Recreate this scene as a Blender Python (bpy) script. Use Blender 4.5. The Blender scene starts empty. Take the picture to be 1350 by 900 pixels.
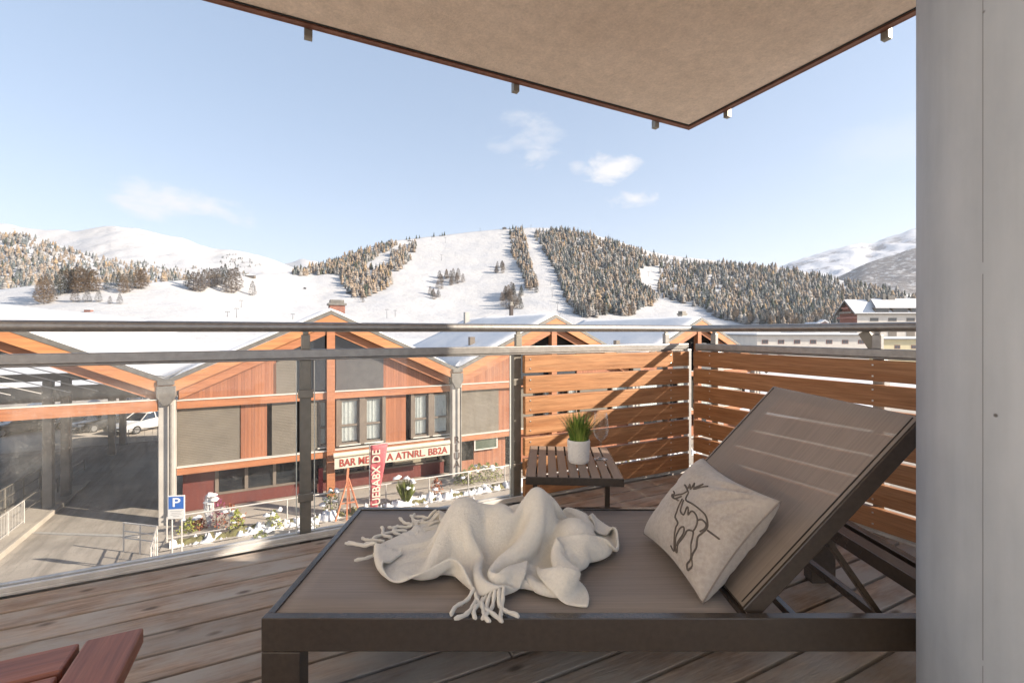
import bpy, math, random
import numpy as np
from mathutils import Vector, Matrix, noise
PI=math.pi
SC=bpy.context.scene; COL=SC.collection
random.seed(7)
R=random.uniform
# ------------------------------------------------------------------ helpers
class MB:
    """collects geometry for ONE mesh object"""
    def __init__(s): s.v=[]; s.f=[]; s.m=[]; s.mi=0; s.sm=[]; s.smooth=False
    def add(s,vs,fs):
        b=len(s.v); s.v+= [tuple(v) for v in vs]
        for f in fs: s.f.append(tuple(b+i for i in f)); s.m.append(s.mi); s.sm.append(s.smooth)
    def box(s,x0,x1,y0,y1,z0,z1,M=None):
        vs=[(x,y,z) for x in (x0,x1) for y in (y0,y1) for z in (z0,z1)]
        if M is not None: vs=[M@Vector(v) for v in vs]
        s.add(vs,[(0,1,3,2),(4,6,7,5),(0,4,5,1),(2,3,7,6),(0,2,6,4),(1,5,7,3)])
    def bar(s,a,b,w,h,up=(0,0,1)):
        a=Vector(a); b=Vector(b); d=(b-a); L=d.length; d.normalize(); u=Vector(up); sx=d.cross(u)
        if sx.length<1e-5: sx=d.cross(Vector((0,1,0)))
        sx.normalize(); u=sx.cross(d)
        vs=[]
        for t in (a,b):
            for i,j in ((-1,-1),(1,-1),(1,1),(-1,1)): vs.append(t+sx*(i*w/2)+u*(j*h/2))
        s.add(vs,[(3,2,1,0),(4,5,6,7),(0,1,5,4),(1,2,6,5),(2,3,7,6),(3,0,4,7)])
    def tube(s,pts,r,n=8,cap=True):
        pts=[Vector(p) for p in pts]; rr=r if isinstance(r,(list,tuple)) else [r]*len(pts)
        vs=[]; up=None
        for i,p in enumerate(pts):
            d=(pts[min(i+1,len(pts)-1)]-pts[max(i-1,0)]).normalized()
            if up is None: up=Vector((0,0,1)) if abs(d.z)<.9 else Vector((1,0,0))
            sx=d.cross(up).normalized(); up=sx.cross(d).normalized()
            for k in range(n):
                a=2*PI*k/n; vs.append(p+sx*(math.cos(a)*rr[i])+up*(math.sin(a)*rr[i]))
        fs=[(i*n+k,(i+1)*n+k,(i+1)*n+(k+1)%n,i*n+(k+1)%n) for i in range(len(pts)-1) for k in range(n)]
        o=s.smooth; s.smooth=True; s.add(vs,fs); s.smooth=o
        if cap:
            m=(len(pts)-1)*n; s.add(vs,[]); b=len(s.v)-len(vs)
            s.f.append(tuple(b+k for k in range(n))); s.m.append(s.mi); s.sm.append(False)
            s.f.append(tuple(b+m+k for k in reversed(range(n)))); s.m.append(s.mi); s.sm.append(False)
    def lathe(s,prof,n=32,c=(0,0,0)):
        vs=[(c[0]+r*math.cos(2*PI*k/n),c[1]+r*math.sin(2*PI*k/n),c[2]+z) for r,z in prof for k in range(n)]
        fs=[(i*n+k,i*n+(k+1)%n,(i+1)*n+(k+1)%n,(i+1)*n+k) for i in range(len(prof)-1) for k in range(n)]
        o=s.smooth; s.smooth=True; s.add(vs,fs); s.smooth=o
    def prism(s,poly,y0,y1,M=None):
        """poly in (x,z), extruded in y"""
        n=len(poly); vs=[(x,y0,z) for x,z in poly]+[(x,y1,z) for x,z in poly]
        if M is not None: vs=[M@Vector(v) for v in vs]
        s.add(vs,[tuple(range(n)),tuple(reversed(range(n,2*n)))]+[(i,n+i,n+(i+1)%n,(i+1)%n) for i in range(n)])
    def slab(s,poly,z0,z1):
        n=len(poly); vs=[(x,y,z0) for x,y in poly]+[(x,y,z1) for x,y in poly]
        s.add(vs,[tuple(reversed(range(n))),tuple(range(n,2*n))]+[(i,(i+1)%n,n+(i+1)%n,n+i) for i in range(n)])
    def build(s,name,mats,parent=None,bevel=0,seg=2,fix=True):
        me=bpy.data.meshes.new(name); me.from_pydata(s.v,[],s.f)
        for m in (mats if isinstance(mats,(list,tuple)) else [mats]): me.materials.append(m)
        me.polygons.foreach_set('material_index',s.m); me.polygons.foreach_set('use_smooth',s.sm)
        if fix:
            import bmesh
            b=bmesh.new(); b.from_mesh(me); bmesh.ops.remove_doubles(b,verts=b.verts,dist=1e-6) if s.smooth else None
            bmesh.ops.recalc_face_normals(b,faces=b.faces); b.to_mesh(me); b.free()
        me.update()
        o=bpy.data.objects.new(name,me); COL.objects.link(o)
        if parent is not None: o.parent=parent
        if bevel:
            bv=o.modifiers.new('b','BEVEL'); bv.width=bevel; bv.segments=seg; bv.limit_method='ANGLE'; bv.angle_limit=.7
        return o
def empty(name,loc=(0,0,0),rz=0,label=None,cat=None,group=None):
    o=bpy.data.objects.new(name,None); COL.objects.link(o); o.location=loc; o.rotation_euler=(0,0,rz); o.empty_display_size=.1
    tag(o,label,cat,group); return o
def tag(o,label=None,cat=None,group=None,kind=None):
    if label: o['label']=label
    if cat: o['category']=cat
    if group: o['group']=group
    if kind: o['kind']=kind
    return o
def copy_tree(o,parent=None):
    c=o.copy(); COL.objects.link(c)
    if parent is not None: c.parent=parent
    for ch in o.children: copy_tree(ch,c)
    return c
# ------------------------------------------------------------------ materials
def newmat(name):
    m=bpy.data.materials.new(name); m.use_nodes=True; nt=m.node_tree; return m,nt,nt.nodes['Principled BSDF']
def mix(nt,fac,a,b,mode='MIX'):
    n=nt.nodes.new('ShaderNodeMix'); n.data_type='RGBA'; n.blend_type=mode
    for i,x in ((0,fac),(6,a),(7,b)):
        if x is None: continue
        if hasattr(x,'is_output'): nt.links.new(x,n.inputs[i])
        else: n.inputs[i].default_value = x if i==0 else (*x[:3],1)
    return n.outputs[2]
def math_(nt,op,a,b=None,clamp=False):
    n=nt.nodes.new('ShaderNodeMath'); n.operation=op; n.use_clamp=clamp
    for i,x in ((0,a),(1,b)):
        if x is None: continue
        if hasattr(x,'is_output'): nt.links.new(x,n.inputs[i])
        else: n.inputs[i].default_value=x
    return n.outputs[0]
def coords(nt,scale=(1,1,1),which='Object',rot=(0,0,0)):
    t=nt.nodes.new('ShaderNodeTexCoord'); m=nt.nodes.new('ShaderNodeMapping'); m.inputs['Scale'].default_value=scale; m.inputs['Rotation'].default_value=rot
    nt.links.new(t.outputs[which],m.inputs[0]); return m.outputs[0]
def noi(nt,vec,scale,detail=4,rough=.55,dist=0):
    n=nt.nodes.new('ShaderNodeTexNoise'); n.inputs['Scale'].default_value=scale; n.inputs['Detail'].default_value=detail; n.inputs['Roughness'].default_value=rough; n.inputs['Distortion'].default_value=dist
    nt.links.new(vec,n.inputs['Vector']); return n.outputs['Fac']
def ramp(nt,fac,stops):
    n=nt.nodes.new('ShaderNodeValToRGB'); e=n.color_ramp.elements
    while len(e)<len(stops): e.new(.5)
    for i,(p,c) in enumerate(stops):
        e[i].position=p; e[i].color=(c,c,c,1) if not isinstance(c,(tuple,list)) else (*c[:3],1)
    nt.links.new(fac,n.inputs[0]); return n.outputs[0]
def bump(nt,bs,h,strength=.3,dist=.01):
    n=nt.nodes.new('ShaderNodeBump'); n.inputs['Strength'].default_value=strength; n.inputs['Distance'].default_value=dist
    nt.links.new(h,n.inputs['Height']); nt.links.new(n.outputs[0],bs.inputs['Normal'])
def pmat(name,c1,c2=None,scale=5,rough=.6,metal=0,bs=0,bscale=None,bdist=.01,stretch=(1,1,1),detail=5,spec=.5,lo=.35,hi=.65):
    m,nt,b=newmat(name); c2=c2 or tuple(x*.8 for x in c1)
    v=coords(nt,stretch); f=noi(nt,v,scale,detail); f=ramp(nt,f,[(lo,0.),(hi,1.)])
    nt.links.new(mix(nt,f,c1,c2),b.inputs['Base Color'])
    b.inputs['Roughness'].default_value=rough; b.inputs['Metallic'].default_value=metal; b.inputs['Specular IOR Level'].default_value=spec
    if bs: bump(nt,b,noi(nt,v,bscale or scale*4,6),bs,bdist)
    return m
def wood(name,c1,c2,c3=None,grain=(1.2,22,22),rough=.6,bs=.25,knots=True,isl=.25,gray=None,spec=.3,bd=.004):
    """wood with the grain along local x"""
    m,nt,b=newmat(name); g=nt.nodes.new('ShaderNodeNewGeometry')
    t=nt.nodes.new('ShaderNodeTexCoord'); off=nt.nodes.new('ShaderNodeVectorMath'); off.operation='MULTIPLY_ADD'
    cmb=nt.nodes.new('ShaderNodeCombineXYZ'); 
    for i in range(3): nt.links.new(g.outputs['Random Per Island'],cmb.inputs[i])
    nt.links.new(cmb.outputs[0],off.inputs[0]); off.inputs[1].default_value=(37,19,53); nt.links.new(t.outputs['Object'],off.inputs[2])
    mp=nt.nodes.new('ShaderNodeMapping'); mp.inputs['Scale'].default_value=grain; nt.links.new(off.outputs[0],mp.inputs[0]); v=mp.outputs[0]
    f=noi(nt,v,1.6,7,.62,.7); f2=ramp(nt,f,[(.3,0.),(.7,1.)])
    col=mix(nt,f2,c1,c2)
    fine=noi(nt,v,6.5,6,.68,.35); fine=ramp(nt,fine,[(.35,.62),(.62,1.10)])
    col=mix(nt,.8,col,fine,'MULTIPLY')
    if gray:
        v3=nt.nodes.new('ShaderNodeMapping'); v3.inputs['Scale'].default_value=(1.5,3,3); nt.links.new(off.outputs[0],v3.inputs[0])
        gg=ramp(nt,noi(nt,v3.outputs[0],2.2,6,.6),[(.38,0.),(.62,1.)]); col=mix(nt,gg,col,gray)
    if knots:
        v2=nt.nodes.new('ShaderNodeMapping'); v2.inputs['Scale'].default_value=(4.5,9.5,9.5); nt.links.new(off.outputs[0],v2.inputs[0])
        vo=nt.nodes.new('ShaderNodeTexVoronoi'); vo.inputs['Scale'].default_value=1.; nt.links.new(v2.outputs[0],vo.inputs['Vector'])
        k=ramp(nt,vo.outputs['Distance'],[(.05,1.),(.15,0.)]); k=math_(nt,'MULTIPLY',k,.8)
        col=mix(nt,k,col,tuple(x*.35 for x in c2))
    br=math_(nt,'MULTIPLY_ADD',g.outputs['Random Per Island'],isl*2); nt.nodes[-1].inputs[2].default_value=1-isl
    cm=nt.nodes.new('ShaderNodeCombineColor')
    for i in range(3): nt.links.new(br,cm.inputs[i])
    col=mix(nt,1.,col,cm.outputs[0],'MULTIPLY')
    nt.links.new(col,b.inputs['Base Color']); b.inputs['Roughness'].default_value=rough; b.inputs['Specular IOR Level'].default_value=spec
    bump(nt,b,math_(nt,'ADD',fine,f2),bs,bd)
    return m
def plain(name,c,rough=.5,metal=0,spec=.5,**k):
    m,nt,b=newmat(name); b.inputs['Base Color'].default_value=(*c,1); b.inputs['Roughness'].default_value=rough; b.inputs['Metallic'].default_value=metal; b.inputs['Specular IOR Level'].default_value=spec
    return m
def text_mesh(name,s,size,mat,parent,M,ext=.004,align='CENTER',sx=1):
    cu=bpy.data.curves.new(name,'FONT'); cu.body=s; cu.size=size; cu.extrude=ext; cu.align_x=align; cu.align_y='CENTER'; cu.resolution_u=3; cu.offset=size*.012
    t=bpy.data.objects.new(name+'_t',cu); COL.objects.link(t); dg=bpy.context.evaluated_depsgraph_get()
    me=bpy.data.meshes.new_from_object(t.evaluated_get(dg)); bpy.data.objects.remove(t); bpy.data.curves.remove(cu)
    me.transform(Matrix.Diagonal((sx,1,1,1))); me.transform(M); me.materials.clear(); me.materials.append(mat); me.name=name
    o=bpy.data.objects.new(name,me); COL.objects.link(o); o.parent=parent; return o
def at(px,py,d): return Vector(((px-675)/600*d, d, 1+(437-py)/600*d))
SUN_E=4.4; SKY_E=.15; EXPO=1.24; SKY_SAT=1.15; SKY_GAM=.5; SKY_TINT=(1.47,1.37,1.38); CLOUD=(3.1,3.0,2.95); SKY_DUST=.7; HAZE=.00005
# ------------------------------------------------------------------ balcony
M={}
M['deck']=wood('deck_wood',(.50,.375,.285),(.25,.175,.13),gray=(.40,.365,.33),isl=.15,rough=.75,bs=.6,grain=(1.7,17,17))
M['slat']=wood('slat_wood',(.49,.255,.125),(.32,.14,.06),isl=.12,rough=.55,bs=.15,grain=(.8,16,16),knots=False)
M['redwood']=wood('red_hardwood',(.32,.12,.07),(.20,.065,.04),isl=.1,rough=.4,bs=.12,grain=(1,16,16),knots=False,spec=.5)
M['steel']=pmat('galvanised_steel',(.35,.335,.32),(.29,.278,.265),30,.42,.75,.06,60)
M['steel_dark']=pmat('weathered_steel',(.27,.25,.215),(.23,.213,.183),22,.5,.55,.1,60)
M['base_alu']=pmat('base_profile_metal',(.72,.69,.65),(.58,.56,.53),14,.4,.2)
M['screw']=plain('screw_steel',(.6,.58,.55),.3,.9)
M['black']=plain('dark_gap',(.012,.011,.010),.8)
def glassmat(name,dirt,tint=(1,1,1),spots=True):
    m,nt,b=newmat(name); out=nt.nodes['Material Output']
    tr=nt.nodes.new('ShaderNodeBsdfTransparent'); tr.inputs[0].default_value=(*tint,1)
    gl=nt.nodes.new('ShaderNodeBsdfGlossy'); gl.inputs['Roughness'].default_value=.02
    lw=nt.nodes.new('ShaderNodeLayerWeight'); lw.inputs['Blend'].default_value=.5; fr_=math_(nt,'MULTIPLY',math_(nt,'POWER',lw.outputs['Facing'],4.),.75); fr_=math_(nt,'ADD',fr_,.03)
    m1=nt.nodes.new('ShaderNodeMixShader'); nt.links.new(fr_,m1.inputs[0]); nt.links.new(tr.outputs[0],m1.inputs[1]); nt.links.new(gl.outputs[0],m1.inputs[2])
    v=coords(nt); f=ramp(nt,noi(nt,v,7,5),[(.35,.25),(.7,1.)])
    v3=coords(nt,(30,30,2.5)); st=ramp(nt,noi(nt,v3,1.5,3),[(.3,.4),(.7,1.)]); f=math_(nt,'MULTIPLY',f,st)
    f=math_(nt,'MULTIPLY',f,dirt)
    if spots:
        vo=nt.nodes.new('ShaderNodeTexVoronoi'); vo.inputs['Scale'].default_value=85; nt.links.new(v,vo.inputs['Vector'])
        k=ramp(nt,vo.outputs['Distance'],[(.10,1.),(.22,0.)]); f=math_(nt,'ADD',f,math_(nt,'MULTIPLY',k,.16))
    df=nt.nodes.new('ShaderNodeBsdfDiffuse'); df.inputs[0].default_value=(.75,.75,.72,1)
    m2=nt.nodes.new('ShaderNodeMixShader'); nt.links.new(f,m2.inputs[0]); nt.links.new(m1.outputs[0],m2.inputs[1]); nt.links.new(df.outputs[0],m2.inputs[2])
    nt.links.new(m2.outputs[0],out.inputs[0]); nt.nodes.remove(b); return m
M['glass']=glassmat('balcony_glass',.085); M['gedge']=plain('glass_edge',(.62,.66,.62),.15,0,.6)
th=math.radians(64)
DL=Vector((math.sin(th),math.cos(th),0)); DR=Vector((math.cos(th),-math.sin(th),0))
C0=Vector((1.315,3.33,0))
RL=math.radians(206); RR=math.radians(-64)
ML=Matrix.Translation(C0)@Matrix.Rotation(RL,4,'Z')      # +x along the glass side, +y inwards
MR=Matrix.Translation(C0)@Matrix.Rotation(RR,4,'Z')      # +x along the slatted side, +y outwards
# deck boards (grain along local x of the left frame)
b=MB(); y=.05; pitch=.124
k=0
while y<4.6:
    w=.1115
    xs=[-.02 if k else 0.03]
    cuts=[] 
    x=-.02+ (R(1.2,3.4)); 
    if k<5: cuts=[]          # front boards run through
    elif k%2==0: cuts=[2.0+R(-.9,.9)+ .4*(k%3)]
    pts=[.03]+cuts+[6.2]
    for a,c in zip(pts,pts[1:]): b.box(a+.002,c-.002,y,y+w,-.045,0)
    y+=pitch; k+=1
deck=b.build('deck',M['deck'],None,.0025,1); deck.matrix_world=ML; tag(deck,kind='structure')
b=MB(); b.slab([(-.12,-.08),(6.4,-.08),(6.4,4.8),(-.12,4.8)],-.34,-.075)
o=b.build('balcony_slab',pmat('gap_shade_concrete',(.03,.027,.025),(.02,.018,.016),6,.9),None); o.matrix_world=ML; tag(o,kind='structure')  # coloured near black to put in the shade between the boards
b=MB(); b.box(-.12,6.4,-.16,-.082,-.30,-.02); b.box(-.16,-.122,-.16,4.8,-.30,-.02)
o=b.build('balcony_edge',pmat('edge_trim',(.55,.52,.48),(.45,.42,.40),8,.6),None,.004); o.matrix_world=ML; tag(o,kind='structure')

def railing(M_,name,label,sgn,length,posts,joint):
    root=empty(name,M_.to_translation(),M_.to_euler().z,label,'railing')
    b=MB(); b.tube([(joint,0,1.022),(length,0,1.022)],.0235,20); b.build('handrail',M['steel'],root)
    b=MB(); b.box(.05,length,-.02,.02,.872,.914); b.box(.05,length,-.014,.014,.862,.873)
    b.build('mid_rail',M['steel'],root,.004)
    b=MB(); b.box(.02,length,-.03,.03,.0,.012); b.box(.02,length,-.026,-.010,.012,.030); b.box(.02,length,.010,.026,.012,.030)
    b.build('base_profile',M['base_alu'],root,.002)
    for p in posts:
        b=MB(); b.box(p-.024,p+.024,-.0 if sgn>0 else .0,.0+.0 if 0 else .0,0,0) if 0 else None
        oy=-.035*sgn
        b.box(p-.025,p+.025,oy-.030,oy+.028,-.03,.862)
        b.box(p-.020,p+.020,-.014,.014,.914,.985); b.box(p-.013,p+.013,-.008,.008,.985,1.002)
        b.build('post',M['steel_dark'] if p>1.3 and sgn>0 else M['steel'],root,.003)
        # clamps
        for z in (.2,.7):
            if sgn>0 and p>1.3: b=MB(); b.box(p-.034,p+.034,-.011,.011,z-.02,z+.02); b.build('glass_clamp',M['steel_dark'],root,.003)
    return root
lr=railing(ML,'glass_railing','steel balcony railing with glass panes and a sunlit section of horizontal wooden slats',1,6.2,[.251,1.423,2.574,3.73,4.88],-.012)
rr=railing(MR,'slatted_railing','shaded steel balcony railing with dark horizontal wooden slats behind the lounger',-1,1.62,[.198,1.173],-.012)
for a,c in ((1.475,2.535),(2.614,3.69),(3.77,4.84)):
    b=MB(); b.box(a,c,-.004,.004,.02,.86); b.build('glass_pane',M['glass'],lr)
    for x in (a,c): b=MB(); b.box(x-.0022,x+.0022,-.006,.006,.02,.86); b.build('pane_edge',M['gedge'],lr)
def slats(root,x0,x1,y0,y1,screws,ys):
    for i in range(7):
        z=.859-i*.1217; b=MB(); b.box(x0,x1+R(-.004,.004),y0,y1,z-.1035,z); o=b.build('slat',M['slat'],root,.003)
        for x in screws:
            for dz in (.024,.079):
                e=.003*(1 if ys>0 else -1); b=MB(); b.box(x-.004,x+.004,min(ys,ys+e),max(ys,ys+e),z-dz-.004,z-dz+.004); b.build('screw',M['screw'],o,.001)
slats(lr,.075,1.40,.014,.046,(.251,1.365),.046)
slats(rr,.055,1.62,-.046,-.012,(.198,1.173),-.046)
b=MB(); b.box(-.02,.02,-.06,-.02,-.03,.87); b.build('corner_post',M['steel'],lr,.003)
# diagonal bracket by the right post
b=MB(); b.bar((1.10,.02,1.0),(1.16,.02,.90),.018,.05,(1,0,0)); b.build('bracket',M['steel_dark'],rr,.002)

# slab over the balcony
plaster,nt,bs=newmat('rough_plaster'); v=coords(nt); c=mix(nt,ramp(nt,noi(nt,v,3.,6),[(.3,0.),(.7,1.)]),(.90,.76,.64),(.81,.675,.56)); c=mix(nt,1,c,ramp(nt,noi(nt,v,70,5,.75),[(.3,.84),(.7,1.08)]),'MULTIPLY'); c=mix(nt,1,c,ramp(nt,noi(nt,v,14,5,.6),[(.3,.9),(.7,1.05)]),'MULTIPLY')
nt.links.new(c,bs.inputs['Base Color']); bs.inputs['Roughness'].default_value=.95; bs.inputs['Specular IOR Level'].default_value=.1; bump(nt,bs,noi(nt,v,120,6,.7),1.,.008)
K=Vector((1.293,3.33,0))
MK=Matrix.Translation(K)@Matrix.Rotation(RL,4,'Z')
b=MB(); b.slab([(0,0),(5,0),(5,2.35),(0,2.35)],2.505,2.75)
o=b.build('ceiling_slab',plaster,None); o.matrix_world=MK; tag(o,kind='structure')
copper=pmat('brown_flashing',(.22,.095,.06),(.15,.06,.04),20,.45,.4)
root=empty('roof_edge_flashing',K,RL,'thin reddish brown metal flashing round the edge of the slab overhead','edge flashing')
b=MB(); b.box(-.02,5,-.030,-.004,2.498,2.53); b.box(-.034,-.004,-.030,2.35,2.497,2.53); b.box(-.036,5,-.040,-.031,2.497,2.78); b.box(-.044,-.035,-.040,2.35,2.496,2.78)
b.build('drip_strip',copper,root)
b=MB(); b.box(.004,5,.006,.013,2.500,2.5045); b.box(.006,.013,.014,2.35,2.4995,2.5045); b.build('shadow_gap_strip',M['black'],root)
for s in (.257,1.383,2.54,3.69): 
    b=MB(); b.box(s-.019,s+.019,-.085,-.048,2.462,2.52); b.box(s-.013,s+.013,-.080,-.053,2.460,2.463); b.build('bracket',M['steel_dark'],root,.003)
for t in (.274,1.197,2.2):
    b=MB(); b.box(-.085,-.048,t-.017,t+.017,2.462,2.52); b.box(-.080,-.053,t-.012,t+.012,2.460,2.463); b.build('bracket',M['steel_dark'],root,.003)

# round concrete column
m,nt,bs=newmat('column_concrete'); v=coords(nt,(1,1,.45)); f=ramp(nt,noi(nt,v,3.2,7,.6),[(.3,(.27,.305,.355)),(.5,(.345,.38,.43)),(.7,(.42,.45,.495))])
v2=coords(nt,(14,14,1.0)); f2=ramp(nt,noi(nt,v2,1,4),[(.35,.90),(.65,1.04)]); col=mix(nt,1,f,f2,'MULTIPLY')
vo=nt.nodes.new('ShaderNodeTexVoronoi'); vo.inputs['Scale'].default_value=10; nt.links.new(coords(nt),vo.inputs['Vector'])
k=ramp(nt,vo.outputs['Distance'],[(.034,1.),(.05,0.)]); k2=ramp(nt,noi(nt,coords(nt),5,2),[(.49,0.),(.51,1.)]); k=math_(nt,'MULTIPLY',k,k2)
nt.links.new(mix(nt,math_(nt,'MULTIPLY',k,.9),col,(.06,.055,.05)),bs.inputs['Base Color']); bs.inputs['Roughness'].default_value=.55
bump(nt,bs,math_(nt,'SUBTRACT',noi(nt,coords(nt),26,5),k),.25,.004)
CX,CY,CR=1.097,.814,.28
col_root=empty('concrete_column',(CX,CY,0),0,'tall round light grey concrete column at the right edge of the balcony','column')
b=MB(); b.lathe([(CR,0),(CR,2.5)],128); b.build('shaft',m,col_root)
# form seam facing the camera
ang=math.atan2(-CY,-CX)
seam_dir=None
for i in range(3600):
    a=2*PI*i/3600; p=Vector((CX+CR*math.cos(a),CY+CR*math.sin(a)))
    if (p.x*math.cos(a)+p.y*math.sin(a))<0 and abs(p.x/p.y-(1297-675)/600)<.002: seam_dir=a; break
b=MB(); a=seam_dir
for (z0,z1) in ((0,.42),(.43,1.1),(1.12,1.9),(1.92,2.49)):
    Mx=Matrix.Rotation(a,4,'Z'); b.box(CR-.0006,CR+.0003,-.0004,.0004,z0,z1,Mx)
b.build('form_seam',plain('seam',(.16,.16,.165),.8),col_root)

# hotel wall beyond the column (what shades the deck)
wallm=pmat('hotel_plaster',(.70,.66,.60),(.62,.58,.53),2,.9,0,.3,60)
hw=empty('hotel_wall',MR.to_translation(),RR,'plastered hotel wall standing behind the concrete column','wall')
b=MB(); b.box(1.66,2.12,-.02,.25,-8,2.50); b.box(2.52,8,-.02,.25,-8,2.50); b.box(2.12,2.52,-.02,.25,-8,1.60); b.box(2.12,2.52,-.02,.25,1.84,2.5); b.build('wall',wallm,hw)
b=MB(); b.box(2.12,2.52,.08,.12,1.60,1.62); b.box(2.12,2.52,.08,.12,1.82,1.84); b.build('window_frame',M['steel_dark'],hw)
# added out-of-view wall with windows, bounces sunlight onto the balcony
wg_=empty('bounce_wall',(-3.3,1.05,-8),math.radians(0),'pale plastered wall with windows, added out of view to bounce sunlight onto the balcony','building')
b=MB(); b.box(-6,0,-14,0,0,16); b.build('wall',pmat('bounce_wall_plaster',(.86,.80,.71),(.82,.76,.67),1.5,.9,0,.2,50),wg_)
for zz in (1.5,4.6,7.7,10.8):
    for yy in (-12,-8.5,-5):
        b=MB(); b.box(.002,.06,yy,yy+1.4,zz,zz+1.5); fo=b.build('window',M['steel_dark'],wg_); b=MB(); b.box(.0605,.07,yy+.1,yy+1.3,zz+.1,zz+1.4); b.build('pane',plain('bounce_wall_pane',(.05,.06,.07),.08,0,.8),fo)

# ------------------------------------------------------------------ sun lounger
alu=pmat('brown_aluminium',(.072,.056,.044),(.058,.046,.037),60,.27,.15,.03,200,spec=1.0)
m,nt,bs=newmat('sling_mesh'); M['sling']=m
def wave(nt,sc,axis):
    w=nt.nodes.new('ShaderNodeTexWave'); w.bands_direction=axis; w.inputs['Scale'].default_value=sc; nt.links.new(coords(nt),w.inputs['Vector']); return w.outputs['Fac']
wf=math_(nt,'MULTIPLY',wave(nt,150,'X'),wave(nt,150,'Y'))
cc=mix(nt,ramp(nt,noi(nt,coords(nt),3,5),[(.3,0.),(.7,1.)]),(.30,.25,.212),(.265,.22,.187))
st=ramp(nt,noi(nt,coords(nt,(3,160,3)),1,3),[(.35,.88),(.65,1.06)]); cc=mix(nt,1,cc,st,'MULTIPLY'); cc=mix(nt,1,cc,ramp(nt,noi(nt,coords(nt,(1,1,1)),1.6,3),[(.35,.92),(.65,1.05)]),'MULTIPLY')
nt.links.new(cc,bs.inputs['Base Color']); bs.inputs['Roughness'].default_value=.6; bs.inputs['Specular IOR Level'].default_value=.35
bump(nt,bs,wf,.25,.0012)
tr=nt.nodes.new('ShaderNodeBsdfTransparent'); ms=nt.nodes.new('ShaderNodeMixShader'); ms.inputs[0].default_value=.13
nt.links.new(bs.outputs[0],ms.inputs[1]); nt.links.new(tr.outputs[0],ms.inputs[2]); nt.links.new(ms.outputs[0],nt.nodes['Material Output'].inputs[0])
seatm=m.copy(); seatm.name='seat_mesh'; seatm.node_tree.nodes['Mix Shader'].inputs[0].default_value=.03
LX0,LX1,LY0,LY1,LZ=-.625,1.285,1.134,1.856,.286
lo=empty('sun_lounger',(0,0,0),0,'dark brown metal and mesh sun lounger with its backrest raised','sun lounger')
b=MB()
b.box(LX0,LX1,LY0,LY0+.024,LZ-.083,LZ); b.box(LX0,LX1,LY1-.024,LY1,LZ-.083,LZ)
b.box(LX0+.001,LX0+.02,LY0+.0245,LY1-.0245,LZ-.083,LZ-.001)
b.build('frame',alu,lo,.0018)
b=MB(); b.box(LX1-.035,LX1-.002,LY0+.0245,LY1-.0245,LZ-.083,LZ-.002); b.box(LX1-.115,LX1-.060,LY0+.0245,LY1-.0245,LZ-.05,LZ-.003); b.build('head_crossbar',alu,lo,.002)
for (x,y) in ((LX0,LY0),(LX0,LY1-.05),(LX1-.096,LY0),(LX1-.096,LY1-.05)):
    b=MB(); b.box(x,x+.096,y,y+.05,0.008,LZ-.0845); b.box(x+.003,x+.093,y+.003,y+.047,0,.008); b.build('leg',alu,lo,.002)
b=MB(); n=24
vs=[];fs=[]
for i in range(n+1):
    for j in range(9):
        x=LX0+.022+(.575-LX0-.022)*i/n; y=LY0+.030+(LY1-LY0-.060)*j/8
        sag=-.006*math.sin(PI*i/n)*math.sin(PI*j/8); vs.append((x,y,LZ-.004+sag))
for i in range(n):
    for j in range(8): a=i*9+j; fs.append((a,a+9,a+10,a+1))
b.smooth=True; b.add(vs,fs); o=b.build('seat',seatm,lo)
so=o.modifiers.new('s','SOLIDIFY'); so.thickness=.003
b=MB(); b.box(LX0+.03,.575,LY0+.025,LY0+.0275,LZ-.02,LZ-.004); b.build('seat_track',M['black'],lo)
b=MB(); b.box(LX0+.03,.575,LY1-.0275,LY1-.025,LZ-.02,LZ-.004); b.build('seat_track',M['black'],lo)
b=MB(); b.box(.583,.603,LY0+.026,LY1-.026,LZ-.03,LZ-.006); b.build('pivot_rod',alu,lo,.004)
# backrest: local x along the rest, y across, z normal
BA=math.atan2(.73,.68)
MB_=Matrix.Translation((.592,0,LZ+.004))@Matrix.Rotation(-BA,4,'Y')
BL=.672
def bbuild(b,name,mat,parent,bev=0):
    o=b.build(name,mat,parent,bev); o.matrix_local=MB_; return o
b=MB(); b.box(0,BL,LY0+.030,LY0+.052,-.042,.0); b.box(0,BL,LY1-.052,LY1-.030,-.042,.0); b.box(BL-.022,BL,LY0+.0525,LY1-.0525,-.04,-.001); b.box(0,.024,LY0+.0525,LY1-.0525,-.03,-.004)
b.box(.30,.325,LY0+.0525,LY1-.0525,-.040,-.018)
bf=bbuild(b,'backrest_frame',alu,lo,.002)
b=MB(); vs=[];fs=[]
for i in range(n+1):
    for j in range(9):
        x=.004+(BL-.008)*i/n; y=LY0+.034+(LY1-LY0-.068)*j/8
        vs.append((x,y,.003-.008*math.sin(PI*i/n)*math.sin(PI*j/8)))
for i in range(n):
    for j in range(8): a=i*9+j; fs.append((a,a+9,a+10,a+1))
b.smooth=True; b.add(vs,fs); bbuild(b,'backrest',M['sling'],lo)
for y_ in (LY0+.046,LY1-.049): b=MB(); b.box(.01,BL-.01,y_,y_+.003,-.006,.0045); bbuild(b,'mesh_piping',M['black'],lo)
b=MB(); 
b.bar((.80,LY0+.075,.50),(.985,LY0+.075,.235),.022,.014,(1,0,0)); b.bar((.80,LY1-.075,.50),(.985,LY1-.075,.235),.022,.014,(1,0,0))
b.bar((.985,LY0+.03,.235),(.985,LY1-.03,.235),.022,.022); b.bar((.765,LY0+.03,.225),(.765,LY1-.03,.225),.02,.02)
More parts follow.
